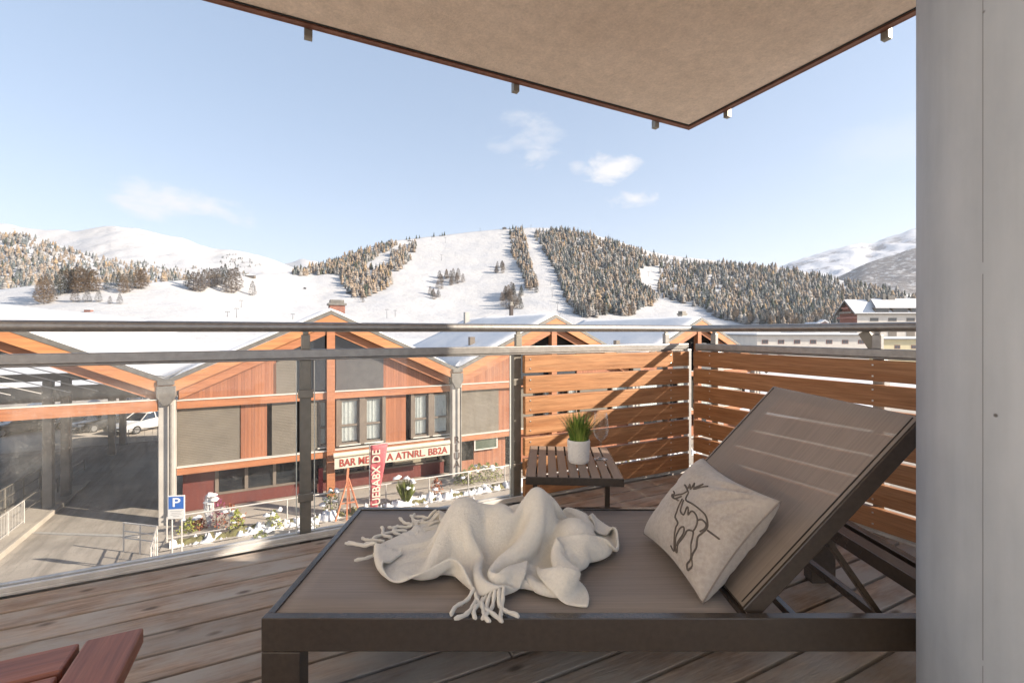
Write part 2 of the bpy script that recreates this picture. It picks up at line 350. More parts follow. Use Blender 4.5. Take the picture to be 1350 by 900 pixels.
b.bar((.745,LY0+.04,.222),(1.15,LY0+.04,.222),.014,.02); b.bar((.745,LY1-.04,.222),(1.15,LY1-.04,.222),.014,.02)
b.build('support_strut',alu,lo,.002)

# ------------------------------------------------------------------ pillow
PU=Vector((0.085,-1,0)).normalized(); PV=Vector((.64,0,.768)); PV=(PV-PU*PV.dot(PU)).normalized(); PN=PV.cross(PU); 
if PN.x>0: PN=-PN
PC=Vector((.585,1.395,.424)); HU,HV=.204,.168
def pil_h(u,v):
    t=max(0,(1-abs(u)**2.4))*max(0,(1-abs(v)**2.4)); h=.078*t**.40
    h+=.012*noise.noise(Vector((u*2.1+3,v*2.1,1)))*t
    e=max(abs(u),abs(v)); h+=.0045*noise.noise(Vector((u*7,v*7,4)))*min(1,t*3)*(e**2)
    # creases spreading from the right hand corner
    cu,cv=u-1.,v-1.; a=math.atan2(cv,cu); r=math.hypot(cu,cv)
    h+=.009*math.sin(a*15+2)*math.exp(-((r-.5)/.35)**2)*min(1,t*3)
    cv=v+1.; a=math.atan2(cv,cu); r=math.hypot(cu,cv); h+=.007*math.sin(a*13)*math.exp(-((r-.45)/.3)**2)*min(1,t*3)
    return h
def pil_pt(u,v,side=1,off=0):
    pin=.085
    x=u*(1-pin*(1-v*v)); y=v*(1-pin*1.2*(1-u*u))
    return PC+PU*(x*HU)+PV*(y*HV)+PN*(side*(pil_h(u,v)+off))
m,nt,bs=newmat('pillow_fabric'); v=coords(nt); c=mix(nt,ramp(nt,noi(nt,v,90,3),[(.35,0.),(.65,1.)]),(.42,.375,.335),(.33,.29,.26)); c=mix(nt,ramp(nt,noi(nt,v,9,4),[(.35,0.),(.65,.5)]),c,(.45,.41,.375))
nt.links.new(c,bs.inputs['Base Color']); bs.inputs['Roughness'].default_value=.95; bs.inputs['Sheen Weight'].default_value=.35; bs.inputs['Specular IOR Level'].default_value=.1
bump(nt,bs,noi(nt,v,260,3),.5,.002)
pr=empty('throw_pillow',(.5,1.4,.29),0,'light grey square pillow with a brown outline deer leaning on the lounger backrest','pillow')
b=MB(); b.smooth=True; N=48
for side in (1,-1):
    vs=[pil_pt(-1+2*i/N,-1+2*j/N,side)-pr.location for j in range(N+1) for i in range(N+1)]
    fs=[(j*(N+1)+i,j*(N+1)+i+1,(j+1)*(N+1)+i+1,(j+1)*(N+1)+i) for j in range(N) for i in range(N)]
    b.add(vs,fs if side>0 else [tuple(reversed(f)) for f in fs])
o=b.build('cover',m,pr,fix=True)
b=MB(); per=[(-1+2*i/30,-1) for i in range(30)]+[(1,-1+2*i/30) for i in range(30)]+[(1-2*i/30,1) for i in range(30)]+[(-1,1-2*i/30) for i in range(31)]
b.tube([pil_pt(u,v)-pr.location for u,v in per],.0022,6,False); b.build('seam_piping',pmat('piping',(.22,.19,.17),None,50,.8),pr)
S=[[(300,255),(290,300),(330,325),(370,355),(400,390),(400,440),(370,480),(345,505),(330,560),(300,600),(260,650),(248,655),(258,630),(285,590),(305,550),(318,500),(322,480),(310,470),(285,468),(270,490),(245,530),(215,555),(190,575),(200,545),(215,500),(240,460),(262,450),(262,480),(240,520),(210,550)],
[(265,290),(245,330),(232,370),(222,400),(232,430),(215,460),(195,520),(180,570),(165,545)],
[(275,300),(262,340),(258,370),(275,385),(300,345),(305,360),(300,385),(325,365),(345,385),(350,420),(335,460),(320,475)],
[(350,415),(375,410),(395,430),(385,455),(360,475)],[(395,460),(440,490),(480,520)],
[(240,300),(225,290),(205,280),(200,260),(218,270),(240,265),(265,260),(290,245)],[(205,240),(215,255),(212,285),(230,285),(260,275)],
[(300,250),(280,215),(275,205),(295,225),(303,200),(310,230),(330,190),(330,220),(385,198),(360,215),(330,230),(415,213)]]
def cat(P,n=5):
    out=[]
    for i in range(len(P)-1):
        p0=P[max(i-1,0)];p1=P[i];p2=P[i+1];p3=P[min(i+2,len(P)-1)]
        for k in range(n):
            t=k/n; out.append(tuple(.5*((2*p1[q])+(-p0[q]+p2[q])*t+(2*p0[q]-5*p1[q]+4*p2[q]-p3[q])*t*t+(-p0[q]+3*p1[q]-3*p2[q]+p3[q])*t**3) for q in range(len(p1))))
    out.append(tuple(P[-1])); return out
def to_uv(px,py):
    r=Vector(((px-675)/600,1,(437-py)/600)); o=Vector((0,0,1)); c=PC+PN*.058; t=(c-o).dot(PN)/r.dot(PN); p=o+r*t-c
    return max(-.9,min(.9,p.dot(PU)/HU)),max(-.9,min(.9,p.dot(PV)/HV))
b=MB()
for s in S:
    pts=[]
    for (x,y) in cat([(840+a/4.09,590+c/4.09) for a,c in s]):
        u,v=to_uv(x,y); pts.append(pil_pt(u,v,1,.0008)-pr.location)
    b.tube(pts,.0026,6)
b.build('deer_embroidery',pmat('embroidery_thread',(.10,.082,.07),None,80,.8),pr)

# ------------------------------------------------------------------ small slatted table, pot, wine glass
tb=pmat('table_composite',(.27,.20,.155),(.23,.17,.13),12,.55,0,.15,80,stretch=(1,.1,1))
TZ=.38
tr_=empty('side_table',(.285,2.20,0),math.radians(-4.2),'small slatted brown side table holding the potted grass','side table')
W2,D2=.205,.262
b=MB(); ns=9; g=.0085; sw=(2*W2-.004-(ns-1)*g)/ns
for i in range(ns):
    x=-W2+.002+i*(sw+g); b.box(x,x+sw,-D2+.002,D2-.002,TZ-.014,TZ)
b.build('tabletop',tb,tr_,.0015)
b=MB(); b.box(-W2,W2,-D2-.003,-D2+.0015,TZ-.035,TZ-.001); b.box(-W2,W2,D2-.0015,D2+.003,TZ-.035,TZ-.001); b.box(-W2-.003,-W2+.0015,-D2,D2,TZ-.035,TZ-.001); b.box(W2-.0015,W2+.003,-D2,D2,TZ-.035,TZ-.001)
b.box(-W2+.01,W2-.01,-.20,-.185,TZ-.03,TZ-.0145); b.box(-W2+.01,W2-.01,.185,.20,TZ-.03,TZ-.0145)
b.build('apron',alu,tr_,.001)
for sx in (-1,1):
    b=MB(); x=sx*(W2-.032); b.box(x-.011,x+.011,-.013,.013,.014,TZ-.036); b.build('leg',alu,tr_,.001)
    b=MB(); b.box(x-.012,x+.012,-D2+.03,D2-.03,0,.0135); b.build('foot_bar',alu,tr_,.001)
pot=empty('potted_grass',(.317,2.165,TZ),0,'artificial green grass in a white patterned pot on the small table','potted plant')
m,nt,bs=newmat('white_ceramic'); bs.inputs['Base Color'].default_value=(.74,.73,.71,1); bs.inputs['Roughness'].default_value=.45
b=MB(); nn=48; H=.108; r0,r1=.046,.052
prof=[]; vs=[]; 
rows=26
for j in range(rows+1):
    z=.002+(H-.002)*j/rows
    for k in range(nn*2):
        a=2*PI*k/(nn*2); r=r0+(r1-r0)*j/rows
        pat=abs(((k/6+j/4.3)%1)-.5)+abs(((k/6-j/4.3)%1)-.5)
        e=1 if 1<j<rows-1 else 0
        vs.append(((r+e*.0045*pat)*math.cos(a),(r+e*.0045*pat)*math.sin(a),z))
n2=nn*2
b.smooth=True; b.add(vs,[(j*n2+k,j*n2+(k+1)%n2,(j+1)*n2+(k+1)%n2,(j+1)*n2+k) for j in range(rows) for k in range(n2)])
b.lathe([(.052,H),(.0495,H+.001),(.047,H-.004),(.045,H-.02),(0,H-.02)],96); b.lathe([(0,0),(.044,0),(.046,.002)],96)
b.build('pot',m,pot)
gm,nt,bs=newmat('grass_blade'); g_=nt.nodes.new('ShaderNodeNewGeometry'); nt.links.new(ramp(nt,g_.outputs['Random Per Island'],[(0.,(.05,.11,.02)),(.5,(.15,.25,.04)),(1.,(.38,.44,.10))]),bs.inputs['Base Color']); bs.inputs['Roughness'].default_value=.45
b=MB(); b.smooth=True
for i in range(330):
    a=R(0,2*PI); r=.040*math.sqrt(random.random()); lean=R(.1,.55)*(.35+r/.04); L=R(.105,.175)*(1-.12*r/.04); wd=R(.0024,.0042)
    bx,by=r*math.cos(a),r*math.sin(a); a2=a+R(-.5,.5); dx,dy=math.cos(a2),math.sin(a2); px,py=-dy,dx
    vs=[]; 
    for t in (0,.35,.7,1):
        q=lean*t*t*L*1.1; zz=H-.02+L*t*(1-.22*lean*t); ww=wd*(1-t)**.6 if t<1 else .0002
        vs+= [(bx+dx*q+px*ww,by+dy*q+py*ww,zz),(bx+dx*q-px*ww,by+dy*q-py*ww,zz)]
    b.add(vs,[(0,1,3,2),(2,3,5,4),(4,5,7,6)])
b.build('grass',gm,pot,fix=False)
m=glassmat('clear_glass',.10,(.93,.95,.95),False); nt=m.node_tree
for n in nt.nodes:
    if n.type=='MATH' and n.operation=='POWER': n.inputs[1].default_value=2.4
e_=math_(nt,'MULTIPLY',math_(nt,'POWER',[n for n in nt.nodes if n.type=='LAYER_WEIGHT'][0].outputs['Facing'],3.),.55); d_=nt.nodes.new('ShaderNodeBsdfDiffuse'); d_.inputs[0].default_value=(.9,.9,.9,1); x_=nt.nodes.new('ShaderNodeMixShader'); o_=nt.nodes['Material Output']; src=o_.inputs[0].links[0].from_socket  # bright rim painted in: white diffuse added where the wall turns edge-on
nt.links.new(e_,x_.inputs[0]); nt.links.new(src,x_.inputs[1]); nt.links.new(d_.outputs[0],x_.inputs[2]); nt.links.new(x_.outputs[0],o_.inputs[0])
prof=[(0,.0),(.033,.0),(.034,.0015),(.02,.004),(.008,.008),(.0038,.02),(.0034,.08),(.005,.090),(.018,.099),(.030,.113),(.0365,.135),(.0375,.155),(.034,.19),(.0305,.225),(.0296,.2252)]
wg=empty('wine_glass',(.432,2.215,TZ),0,'empty clear stemmed wine glass beside the potted grass','wine glass')
b=MB(); b.lathe(prof,40); b.build('glass_body',m,wg)

# ------------------------------------------------------------------ red table corner in the foreground
TZ2=.50; Pc=Vector((-.625,.773,0))
rt=empty('red_wood_table',Pc,RL,'reddish brown slatted hardwood table corner in the left foreground','table')
b=MB(); b.box(-1.2,0,0,.075,TZ2-.028,TZ2); ob=b.build('end_board',M['redwood'],rt,.004); ob.rotation_euler=(0,0,-PI/2); ob.scale=(1,1,1)
b=MB()
for i in range(9): b.box(.082,1.6,.001+i*.078,.001+i*.078+.070,TZ2-.026,TZ2-.001)
b.build('tabletop',M['redwood'],rt,.004)
b=MB(); b.box(.03,1.5,.03,.05,TZ2-.075,TZ2-.029); b.build('apron',M['redwood'],rt,.002)
for x in (.03,1.4):
    for y in (.055,1.05):
        b=MB(); b.box(x,x+.05,y,y+.05,0,TZ2-.03); b.build('leg',M['redwood'],rt,.003)
# x, y, z of the blanket grid in half millimetres: first value of a row, then steps
BGRID=[[[524,-9,-9,-8,-9,-8,-8,-7,-5,-6,-8,-2,10,15,14,13,17,22,22,23,22,21,22,22,23,23,22,22,23,23,25,25,23,18,16,14,13,12,12,11,12,10,8,20,23,21,21,23,23,22,18,16,16,21,18,10,8,12,8,3,3,2,3,1,0,6,13,22,19,-2,-11,-5,-1,2,4,6,6,9,11,14,14,18,16,19,23,23,23,23,23,22],
[503,-9,-9,-8,-9,-8,-9,-6,-5,-7,-5,6,13,12,16,19,23,22,24,22,19,20,23,24,23,24,23,22,22,23,23,24,23,17,15,13,11,10,11,11,9,12,21,22,13,17,19,21,23,20,16,19,20,18,10,10,10,9,7,2,3,3,2,1,4,11,18,23,22,17,-4,-6,-3,0,5,8,7,8,10,12,14,15,17,16,18,23,23,23,23,22],
[482,-9,-9,-8,-9,-9,-7,-5,-8,-6,2,10,13,17,22,22,22,23,23,18,21,24,22,23,24,24,23,22,22,23,22,21,23,19,15,10,6,10,8,11,15,22,21,8,12,14,18,24,21,16,18,20,17,11,12,12,8,8,6,3,3,2,1,3,10,15,23,22,21,23,16,-1,-6,-3,1,7,10,10,10,12,12,16,18,16,10,22,23,22,23,22],
[461,-9,-9,-8,-9,-8,-6,-8,-7,0,8,14,19,22,21,21,22,22,21,21,22,20,22,24,24,24,23,23,22,21,20,20,24,18,11,4,8,9,14,18,22,20,5,8,10,16,22,22,14,13,18,19,14,12,13,10,8,7,7,4,1,1,2,9,13,21,23,22,22,21,22,15,2,-2,-3,2,7,10,13,11,16,16,18,12,10,15,23,23,22,22],
[440,-9,-9,-8,-9,-7,-8,-8,-1,8,15,21,20,21,21,22,21,21,20,22,19,21,22,22,23,24,23,22,20,16,17,25,24,14,5,8,12,18,21,20,21,6,5,5,13,21,21,9,9,12,18,19,15,13,13,11,9,9,3,0,0,2,7,12,18,24,23,22,21,21,22,22,14,3,3,0,3,7,13,14,16,17,17,11,5,10,22,23,22,21],
[419,-9,-9,-8,-7,-9,-8,-2,8,17,21,20,21,20,22,19,22,19,21,21,20,20,21,22,21,20,21,21,14,18,23,20,23,8,12,18,19,19,20,21,13,1,0,10,19,22,10,-1,8,10,19,22,15,14,12,12,10,5,-1,-1,2,6,11,15,23,23,22,22,21,21,22,23,20,12,10,7,2,4,10,14,18,17,16,8,2,9,14,23,22,21],
[398,-9,-8,-7,-10,-8,-2,9,19,20,20,20,21,20,22,19,21,19,21,20,20,20,20,21,15,23,13,20,20,20,19,20,19,21,15,18,19,20,19,17,3,-1,6,16,22,13,-2,-2,6,15,22,15,13,12,13,13,10,0,-1,2,4,9,14,22,23,22,23,21,19,22,21,23,21,20,14,14,10,5,7,14,18,18,12,10,-4,3,9,21,21,21],
[379,-9,-8,-10,-9,-1,10,20,20,20,20,20,20,21,21,21,18,21,19,20,20,21,20,10,18,24,12,17,21,21,21,20,20,21,19,19,19,20,21,8,-2,1,13,21,17,0,-7,-1,14,22,22,1,7,10,10,14,9,2,6,2,6,13,22,22,20,23,19,22,21,17,22,22,22,21,18,17,14,15,11,14,18,17,10,6,-4,-4,6,13,22,19],
[361,-10,-10,-9,-1,12,20,20,20,20,20,20,20,19,21,21,19,21,18,21,20,20,19,6,18,23,19,10,19,22,21,21,21,21,21,19,20,21,17,2,-3,8,19,20,5,-9,-4,8,21,20,22,-5,-6,6,6,15,18,16,6,-5,9,21,20,22,22,14,24,15,20,19,20,22,22,19,18,17,16,20,19,19,18,21,9,2,-3,-6,1,2,20,18],
[340,-10,-8,0,12,20,20,20,20,20,20,20,20,18,21,19,22,19,21,19,21,21,13,5,17,23,22,12,14,21,22,22,21,21,21,20,21,21,9,-1,4,16,20,10,-6,-10,4,19,20,21,16,-9,-12,-1,8,23,8,15,18,1,14,20,19,22,24,21,4,22,14,17,23,22,22,21,19,18,19,21,21,19,18,6,20,7,-2,-6,1,-10,10,17],
[319,-5,0,11,21,19,20,20,20,20,20,20,20,17,21,18,21,21,21,20,21,19,9,4,17,22,23,17,13,18,22,22,21,22,21,21,21,17,3,4,11,20,16,-3,-14,-1,15,20,21,21,8,-13,-13,-3,16,18,5,10,14,20,20,19,19,22,21,29,10,-4,21,17,20,23,23,22,19,19,22,23,19,15,12,2,12,16,6,-4,-4,-5,-4,9],
[306,1,10,20,20,19,20,20,20,19,21,20,20,19,17,21,18,22,21,21,21,16,4,5,16,22,23,20,14,17,21,22,21,22,21,21,20,16,4,8,17,19,4,-14,-9,9,20,20,20,21,1,-15,-14,2,21,14,7,8,13,19,23,22,20,20,23,19,23,7,7,17,18,20,23,23,20,18,22,17,13,12,8,8,4,13,12,4,-4,-4,-3,-3],
[300,10,20,19,19,19,20,19,20,20,20,20,20,21,15,21,18,21,22,21,21,13,2,5,14,22,23,21,16,16,20,22,22,22,21,20,19,19,12,6,20,11,-9,-17,0,20,19,20,20,19,-4,-16,-12,7,22,14,7,5,15,20,22,21,21,21,21,15,22,22,14,13,17,18,19,22,21,16,-2,10,13,9,10,7,10,9,12,9,3,-8,-3,-4],
[303,19,19,19,19,20,19,19,20,20,20,20,20,20,19,15,22,18,23,21,19,11,1,4,13,21,23,22,17,16,21,22,21,22,21,17,16,23,19,13,17,-5,-17,-10,14,19,20,20,20,16,-7,-17,-8,12,20,14,5,10,12,20,22,22,20,21,25,19,20,19,17,17,15,18,19,21,22,14,-11,-12,6,12,8,8,8,11,11,10,9,-1,-18,-7],
[314,20,19,19,19,19,19,20,19,20,19,20,20,20,21,15,18,22,20,23,17,10,0,2,12,19,22,23,18,17,21,22,22,21,18,15,16,21,22,25,3,-12,-16,2,20,19,20,20,20,13,-10,-15,-4,13,20,15,8,4,14,19,22,22,21,23,22,21,20,20,16,20,13,19,19,20,23,16,-13,-17,-15,3,7,8,10,10,12,12,11,-2,-12,-2],
[327,19,19,19,19,18,20,19,19,19,20,20,20,20,20,20,11,20,21,23,19,9,1,-1,9,18,22,23,18,19,21,22,21,21,15,13,19,23,25,14,-5,-11,-7,15,19,20,20,20,20,9,-11,-12,0,14,19,15,6,7,12,18,22,21,22,22,22,21,20,20,20,16,16,19,19,21,22,16,-13,-15,-19,-16,0,4,9,11,12,13,13,3,-10,20],
[340,19,19,18,19,19,16,18,20,20,20,20,21,20,21,20,14,8,24,22,20,11,2,-3,6,16,21,23,19,21,21,21,21,19,12,16,23,23,17,3,-8,-6,9,19,21,19,20,20,20,6,-11,-8,2,14,19,15,10,4,11,16,20,22,22,21,22,21,20,21,19,17,16,19,20,21,22,17,-11,-16,-17,-19,-19,-4,6,11,11,14,15,10,2,17],
[353,19,19,18,19,19,18,16,18,19,20,20,21,21,21,21,15,2,17,24,21,15,4,-4,3,14,20,23,20,21,20,21,22,16,13,20,23,17,5,-3,-2,8,17,20,20,20,20,20,19,4,-8,-6,4,14,18,16,12,5,7,13,19,21,22,21,21,21,21,20,20,17,16,19,20,21,22,16,-5,-19,-17,-19,-16,-19,-7,7,12,14,14,14,12,22],
[367,18,19,19,18,19,18,18,17,17,19,21,19,21,22,22,16,1,6,20,23,19,9,-2,0,11,19,22,22,20,20,21,21,13,18,23,16,6,-2,3,10,16,19,19,20,20,21,20,17,5,-6,-3,5,13,17,17,14,7,3,10,16,21,21,21,21,21,21,20,19,18,15,20,20,21,22,16,-1,-16,-19,-19,-17,-16,-16,-8,6,12,15,17,14,21],
[380,19,18,19,19,18,18,18,18,18,16,19,21,19,23,22,18,6,-3,9,21,21,15,4,-1,7,18,21,22,19,20,21,20,15,22,17,4,3,6,12,16,18,18,19,20,20,21,20,17,7,-4,-2,5,13,16,17,15,7,5,6,12,20,21,20,21,21,21,20,16,21,15,20,19,21,16,14,11,-12,-18,-19,-19,-17,-11,-14,-9,5,11,17,19,20],
[394,18,19,18,19,18,18,19,18,18,18,15,18,20,21,24,20,9,-2,-2,11,21,18,10,5,5,15,20,21,19,20,22,17,20,20,5,6,11,12,14,17,18,18,19,19,20,21,20,18,9,-1,-2,5,11,16,18,15,10,2,6,7,17,21,21,20,21,20,21,16,17,20,18,21,9,-1,20,24,0,-14,-18,-18,-17,-15,-9,-9,-8,3,10,18,20],
[407,19,18,19,18,18,19,18,18,18,19,17,14,15,20,23,22,14,3,-6,0,14,21,11,11,8,13,19,19,20,20,21,19,21,11,11,14,12,12,13,17,18,18,19,19,20,20,21,18,11,2,-2,4,11,16,17,16,12,3,4,3,13,20,21,20,21,20,20,18,17,19,21,1,-6,15,23,18,8,-3,-14,-16,-15,-12,-11,-6,-6,-5,0,8,15],
[421,18,19,18,19,18,18,18,18,19,18,19,17,9,11,20,23,19,6,3,-7,4,17,15,11,12,15,16,19,20,21,21,21,16,16,15,14,12,11,14,18,18,17,18,20,19,20,21,19,13,4,0,3,10,15,17,17,13,6,1,2,7,18,20,21,20,20,20,20,18,21,3,-13,5,24,15,15,18,-4,-19,-6,-11,-8,-4,-1,-6,-4,-4,-1,5],
[433,18,19,18,19,18,18,19,18,19,19,19,19,14,4,7,17,22,10,4,6,-2,10,15,11,13,15,17,19,21,21,22,20,18,17,15,14,12,11,17,18,16,17,19,19,19,20,21,20,15,7,0,2,10,14,18,17,13,8,2,-1,3,13,21,21,20,20,20,20,21,10,-14,-6,18,22,14,5,21,0,-3,6,-10,1,-5,-13,-4,-4,-3,-4,-2],
[444,19,19,18,19,18,19,18,19,19,19,19,20,17,9,-1,3,14,20,6,5,7,6,12,11,13,15,18,19,22,22,21,20,19,17,15,13,12,13,20,16,16,18,19,19,18,20,21,21,16,9,1,2,9,14,17,18,14,9,2,-3,2,9,18,21,21,20,21,20,20,-6,-17,6,21,18,11,2,19,6,14,13,-7,-1,-4,-11,-5,-5,-3,-3,-3],
[457,19,19,18,19,18,18,18,19,19,19,19,20,19,12,4,-3,2,9,17,7,7,8,10,11,14,15,18,20,22,22,21,20,19,16,15,13,11,20,16,16,17,18,19,20,19,18,20,22,18,10,3,1,8,14,18,18,14,9,3,-3,0,6,15,21,21,21,20,22,7,-16,-7,16,21,13,6,9,6,24,21,10,5,-3,-10,-5,-4,-4,-4,-3,-3],
[469,19,19,19,18,16,20,18,19,19,19,19,20,18,13,7,3,-1,1,9,12,7,9,10,12,13,16,18,21,21,22,21,19,18,16,14,12,18,19,14,16,18,19,19,19,19,18,19,22,19,12,4,2,7,14,18,18,15,9,2,-2,-2,4,13,20,21,21,21,18,-6,-12,4,19,18,5,12,18,19,20,18,11,5,-7,-5,-3,-4,-4,-3,-3,-3],
[482,19,18,15,19,20,15,20,19,19,19,20,19,20,12,2,4,5,5,5,7,8,9,11,12,14,16,18,20,22,21,19,19,16,15,14,17,20,16,15,17,17,19,19,19,19,17,18,23,20,13,5,2,7,14,18,18,15,9,3,-2,-3,2,12,18,21,22,21,9,-9,-4,13,18,19,8,12,13,23,20,20,13,4,-3,-4,-4,-3,-4,-3,-3,-3],
[488,19,19,20,18,15,20,20,19,19,19,19,20,19,11,2,4,5,6,6,7,8,9,11,13,14,16,18,20,21,20,18,19,20,12,14,19,19,15,16,16,18,19,18,19,18,17,18,23,20,13,6,2,8,15,18,18,15,9,3,-2,-6,1,12,18,21,22,18,4,-4,3,15,18,17,14,12,11,20,20,21,17,6,0,-4,-4,-4,-3,-3,-3,-3],
[499,20,18,15,19,20,19,19,19,19,19,19,20,20,10,3,4,5,6,6,8,9,9,11,13,14,17,18,19,20,19,17,17,22,18,12,18,18,14,16,17,17,18,18,18,17,15,20,23,20,14,6,3,8,16,18,19,14,9,3,-5,-7,1,12,19,21,22,18,6,-2,5,16,17,17,17,13,8,17,19,21,20,9,3,-2,-4,-3,-3,-4,-2,-3],
[507,17,19,20,19,19,20,19,19,19,19,19,19,20,12,4,4,6,0,9,11,9,10,11,13,14,16,17,19,19,18,16,15,22,21,16,17,15,15,16,17,17,16,17,16,16,16,21,23,20,14,7,3,9,16,19,18,15,9,0,-8,-9,4,15,19,21,21,19,11,-1,4,17,17,18,15,16,7,14,17,19,22,12,3,-2,-8,1,5,-3,-3,-2],
[514,20,20,20,19,19,20,19,19,19,18,19,19,20,16,4,5,-2,5,12,11,10,10,11,13,13,15,17,18,17,18,15,14,21,20,21,17,15,15,17,17,16,15,18,18,16,11,20,23,19,14,7,4,10,17,20,18,14,8,-5,-14,-5,10,16,19,21,20,17,14,8,1,17,18,17,16,15,6,15,11,17,16,15,0,-1,7,4,5,-3,0,-4],
[525,20,20,20,19,19,20,19,18,19,19,19,19,19,19,7,3,-5,11,13,10,10,10,11,12,11,16,16,15,17,16,15,14,22,18,21,20,16,16,17,17,15,15,17,17,22,7,15,23,17,15,9,4,11,18,20,18,14,3,-14,-11,6,14,14,16,22,19,12,14,15,6,16,18,17,16,15,8,13,14,-5,10,18,18,9,6,5,4,-2,-3,-2],
[536,20,20,20,19,19,20,18,19,19,19,18,19,19,20,9,-7,11,12,11,10,11,10,11,5,13,16,16,13,14,16,15,15,21,21,17,21,18,17,18,16,15,13,9,20,19,18,9,23,13,14,13,5,13,18,20,18,13,-5,-17,2,13,11,13,13,22,14,13,14,16,17,14,18,17,16,15,10,13,6,7,2,15,21,13,7,6,3,-3,-2,-3],
[547,20,20,20,19,19,20,18,19,19,18,19,18,19,19,1,11,10,12,11,11,11,11,4,4,15,17,15,10,10,16,14,18,22,20,18,20,19,18,18,16,15,12,10,20,4,23,12,22,12,13,16,7,15,19,20,18,7,-15,-1,11,10,10,11,11,22,12,13,16,16,18,18,17,18,16,16,12,11,11,6,9,11,18,11,8,7,2,-4,-3,2],
[558,20,20,19,20,20,19,19,18,19,19,18,19,18,19,12,5,12,12,12,11,12,6,-3,10,16,16,15,8,5,15,14,21,22,18,19,20,20,19,18,16,14,12,14,18,-2,11,23,20,12,13,15,13,16,20,19,16,-3,-4,10,9,9,8,9,10,21,12,15,16,17,19,19,18,18,17,16,13,12,10,8,8,9,18,16,7,7,1,-5,-1,5],
[570,19,20,19,20,20,19,19,19,19,18,19,18,18,6,17,19,11,14,12,13,8,-3,3,12,16,16,14,6,3,10,17,21,21,19,19,21,20,19,18,16,14,12,21,15,0,-2,18,23,15,12,16,16,18,20,18,12,-3,10,8,8,8,7,7,10,20,13,16,17,18,19,19,20,18,17,16,14,12,10,8,7,7,22,18,9,6,1,-5,1,5],
[584,17,19,20,19,20,19,20,18,19,19,18,19,2,19,20,9,19,17,15,11,2,-1,7,13,16,16,12,6,1,8,16,22,20,19,20,21,20,19,17,16,13,18,21,14,3,-3,6,18,21,13,16,18,20,19,17,9,9,9,7,8,6,6,6,12,18,15,16,18,19,19,20,19,19,17,16,14,12,10,8,6,6,22,21,14,5,1,-4,4,2],
[598,16,18,19,19,20,20,19,19,18,19,18,5,17,17,8,20,19,18,16,12,1,1,9,14,16,15,12,4,-1,6,16,21,20,20,20,21,19,19,17,15,17,20,18,11,6,3,2,13,17,14,17,20,22,18,15,12,11,8,8,6,6,6,5,14,18,16,17,18,19,20,20,19,19,17,16,14,11,10,7,6,5,22,22,19,7,1,-4,8,-7],
[612,17,15,18,19,20,20,19,19,19,17,2,19,19,4,20,19,20,19,18,12,0,4,11,14,16,15,11,3,-2,4,14,21,20,20,20,20,20,18,17,16,20,20,11,6,7,7,9,10,13,15,18,22,22,18,15,12,10,8,8,6,6,5,4,17,18,17,18,18,20,20,19,20,18,17,16,13,11,10,7,5,4,23,22,21,10,-4,10,1,-16],
[627,16,16,15,18,20,20,19,20,15,-1,20,20,3,19,20,20,19,20,19,13,2,8,12,13,15,15,11,3,-4,2,11,20,21,20,20,20,20,18,17,19,20,16,5,6,7,9,9,11,14,16,19,23,21,18,15,12,8,8,7,6,6,4,4,20,19,18,18,20,19,20,20,19,18,17,15,13,11,8,7,5,4,23,22,22,12,1,13,-18,1],
[642,16,15,15,16,19,20,20,14,-4,19,21,3,18,21,20,19,20,19,20,17,7,10,11,12,15,15,11,2,-4,-2,9,19,21,20,21,19,20,18,19,20,18,9,6,6,8,9,10,12,14,17,20,23,20,17,18,15,7,-1,7,6,6,4,6,22,20,18,19,20,20,19,20,19,18,16,14,13,10,8,6,4,7,23,21,22,6,20,-5,2,3],
[652,17,16,15,15,16,20,17,-4,15,22,4,17,20,20,20,20,20,19,20,19,13,12,10,12,14,16,11,2,-5,-4,7,16,21,21,20,20,20,19,20,19,14,6,7,7,8,9,11,12,15,18,20,21,20,17,20,19,11,-6,-4,6,5,5,12,21,21,19,20,19,20,20,19,18,18,16,12,12,10,8,5,3,13,22,21,20,16,10,10,2,-9],
[658,15,14,16,20,17,3,20,7,20,6,14,20,20,20,19,18,23,20,19,19,19,13,12,11,14,16,11,2,-6,-7,6,15,20,21,21,20,21,20,20,17,10,7,7,8,7,9,12,13,15,18,19,20,19,16,21,22,16,1,-10,-7,3,5,17,22,21,20,20,20,19,20,19,18,20,16,6,12,9,7,5,3,20,21,21,21,19,14,8,-7,-4],
[656,16,18,23,18,3,9,17,20,10,14,16,19,20,19,19,20,21,20,20,19,20,16,13,13,14,15,12,-1,-9,-7,7,16,19,21,21,21,20,20,19,14,11,7,8,4,8,13,13,13,13,17,19,18,18,14,21,23,21,9,-6,-10,-7,2,14,23,23,21,20,21,19,19,19,19,21,17,5,4,9,6,5,9,22,22,21,21,20,17,0,-6,-3],
[657,20,22,19,9,10,15,18,20,15,13,14,17,19,20,20,21,19,18,20,20,19,19,15,15,13,15,12,-6,-15,-2,12,16,18,20,21,21,20,19,18,14,10,7,3,9,13,13,13,9,10,19,19,15,16,15,17,23,23,18,2,-9,-9,-4,8,22,23,22,21,20,20,18,18,21,22,18,6,-6,6,6,8,16,22,22,22,21,21,15,-4,-6,-2],
[664,21,19,13,14,16,17,18,19,16,15,14,15,17,19,19,19,20,20,19,20,19,20,18,13,14,18,7,-15,-10,8,13,14,16,18,21,21,20,19,17,13,9,4,8,14,14,13,7,2,16,20,17,12,15,15,14,23,21,24,12,-3,-9,-7,0,18,24,22,21,20,20,19,17,21,22,19,7,-6,-5,7,13,20,23,22,21,22,21,10,-6,-3,-2],
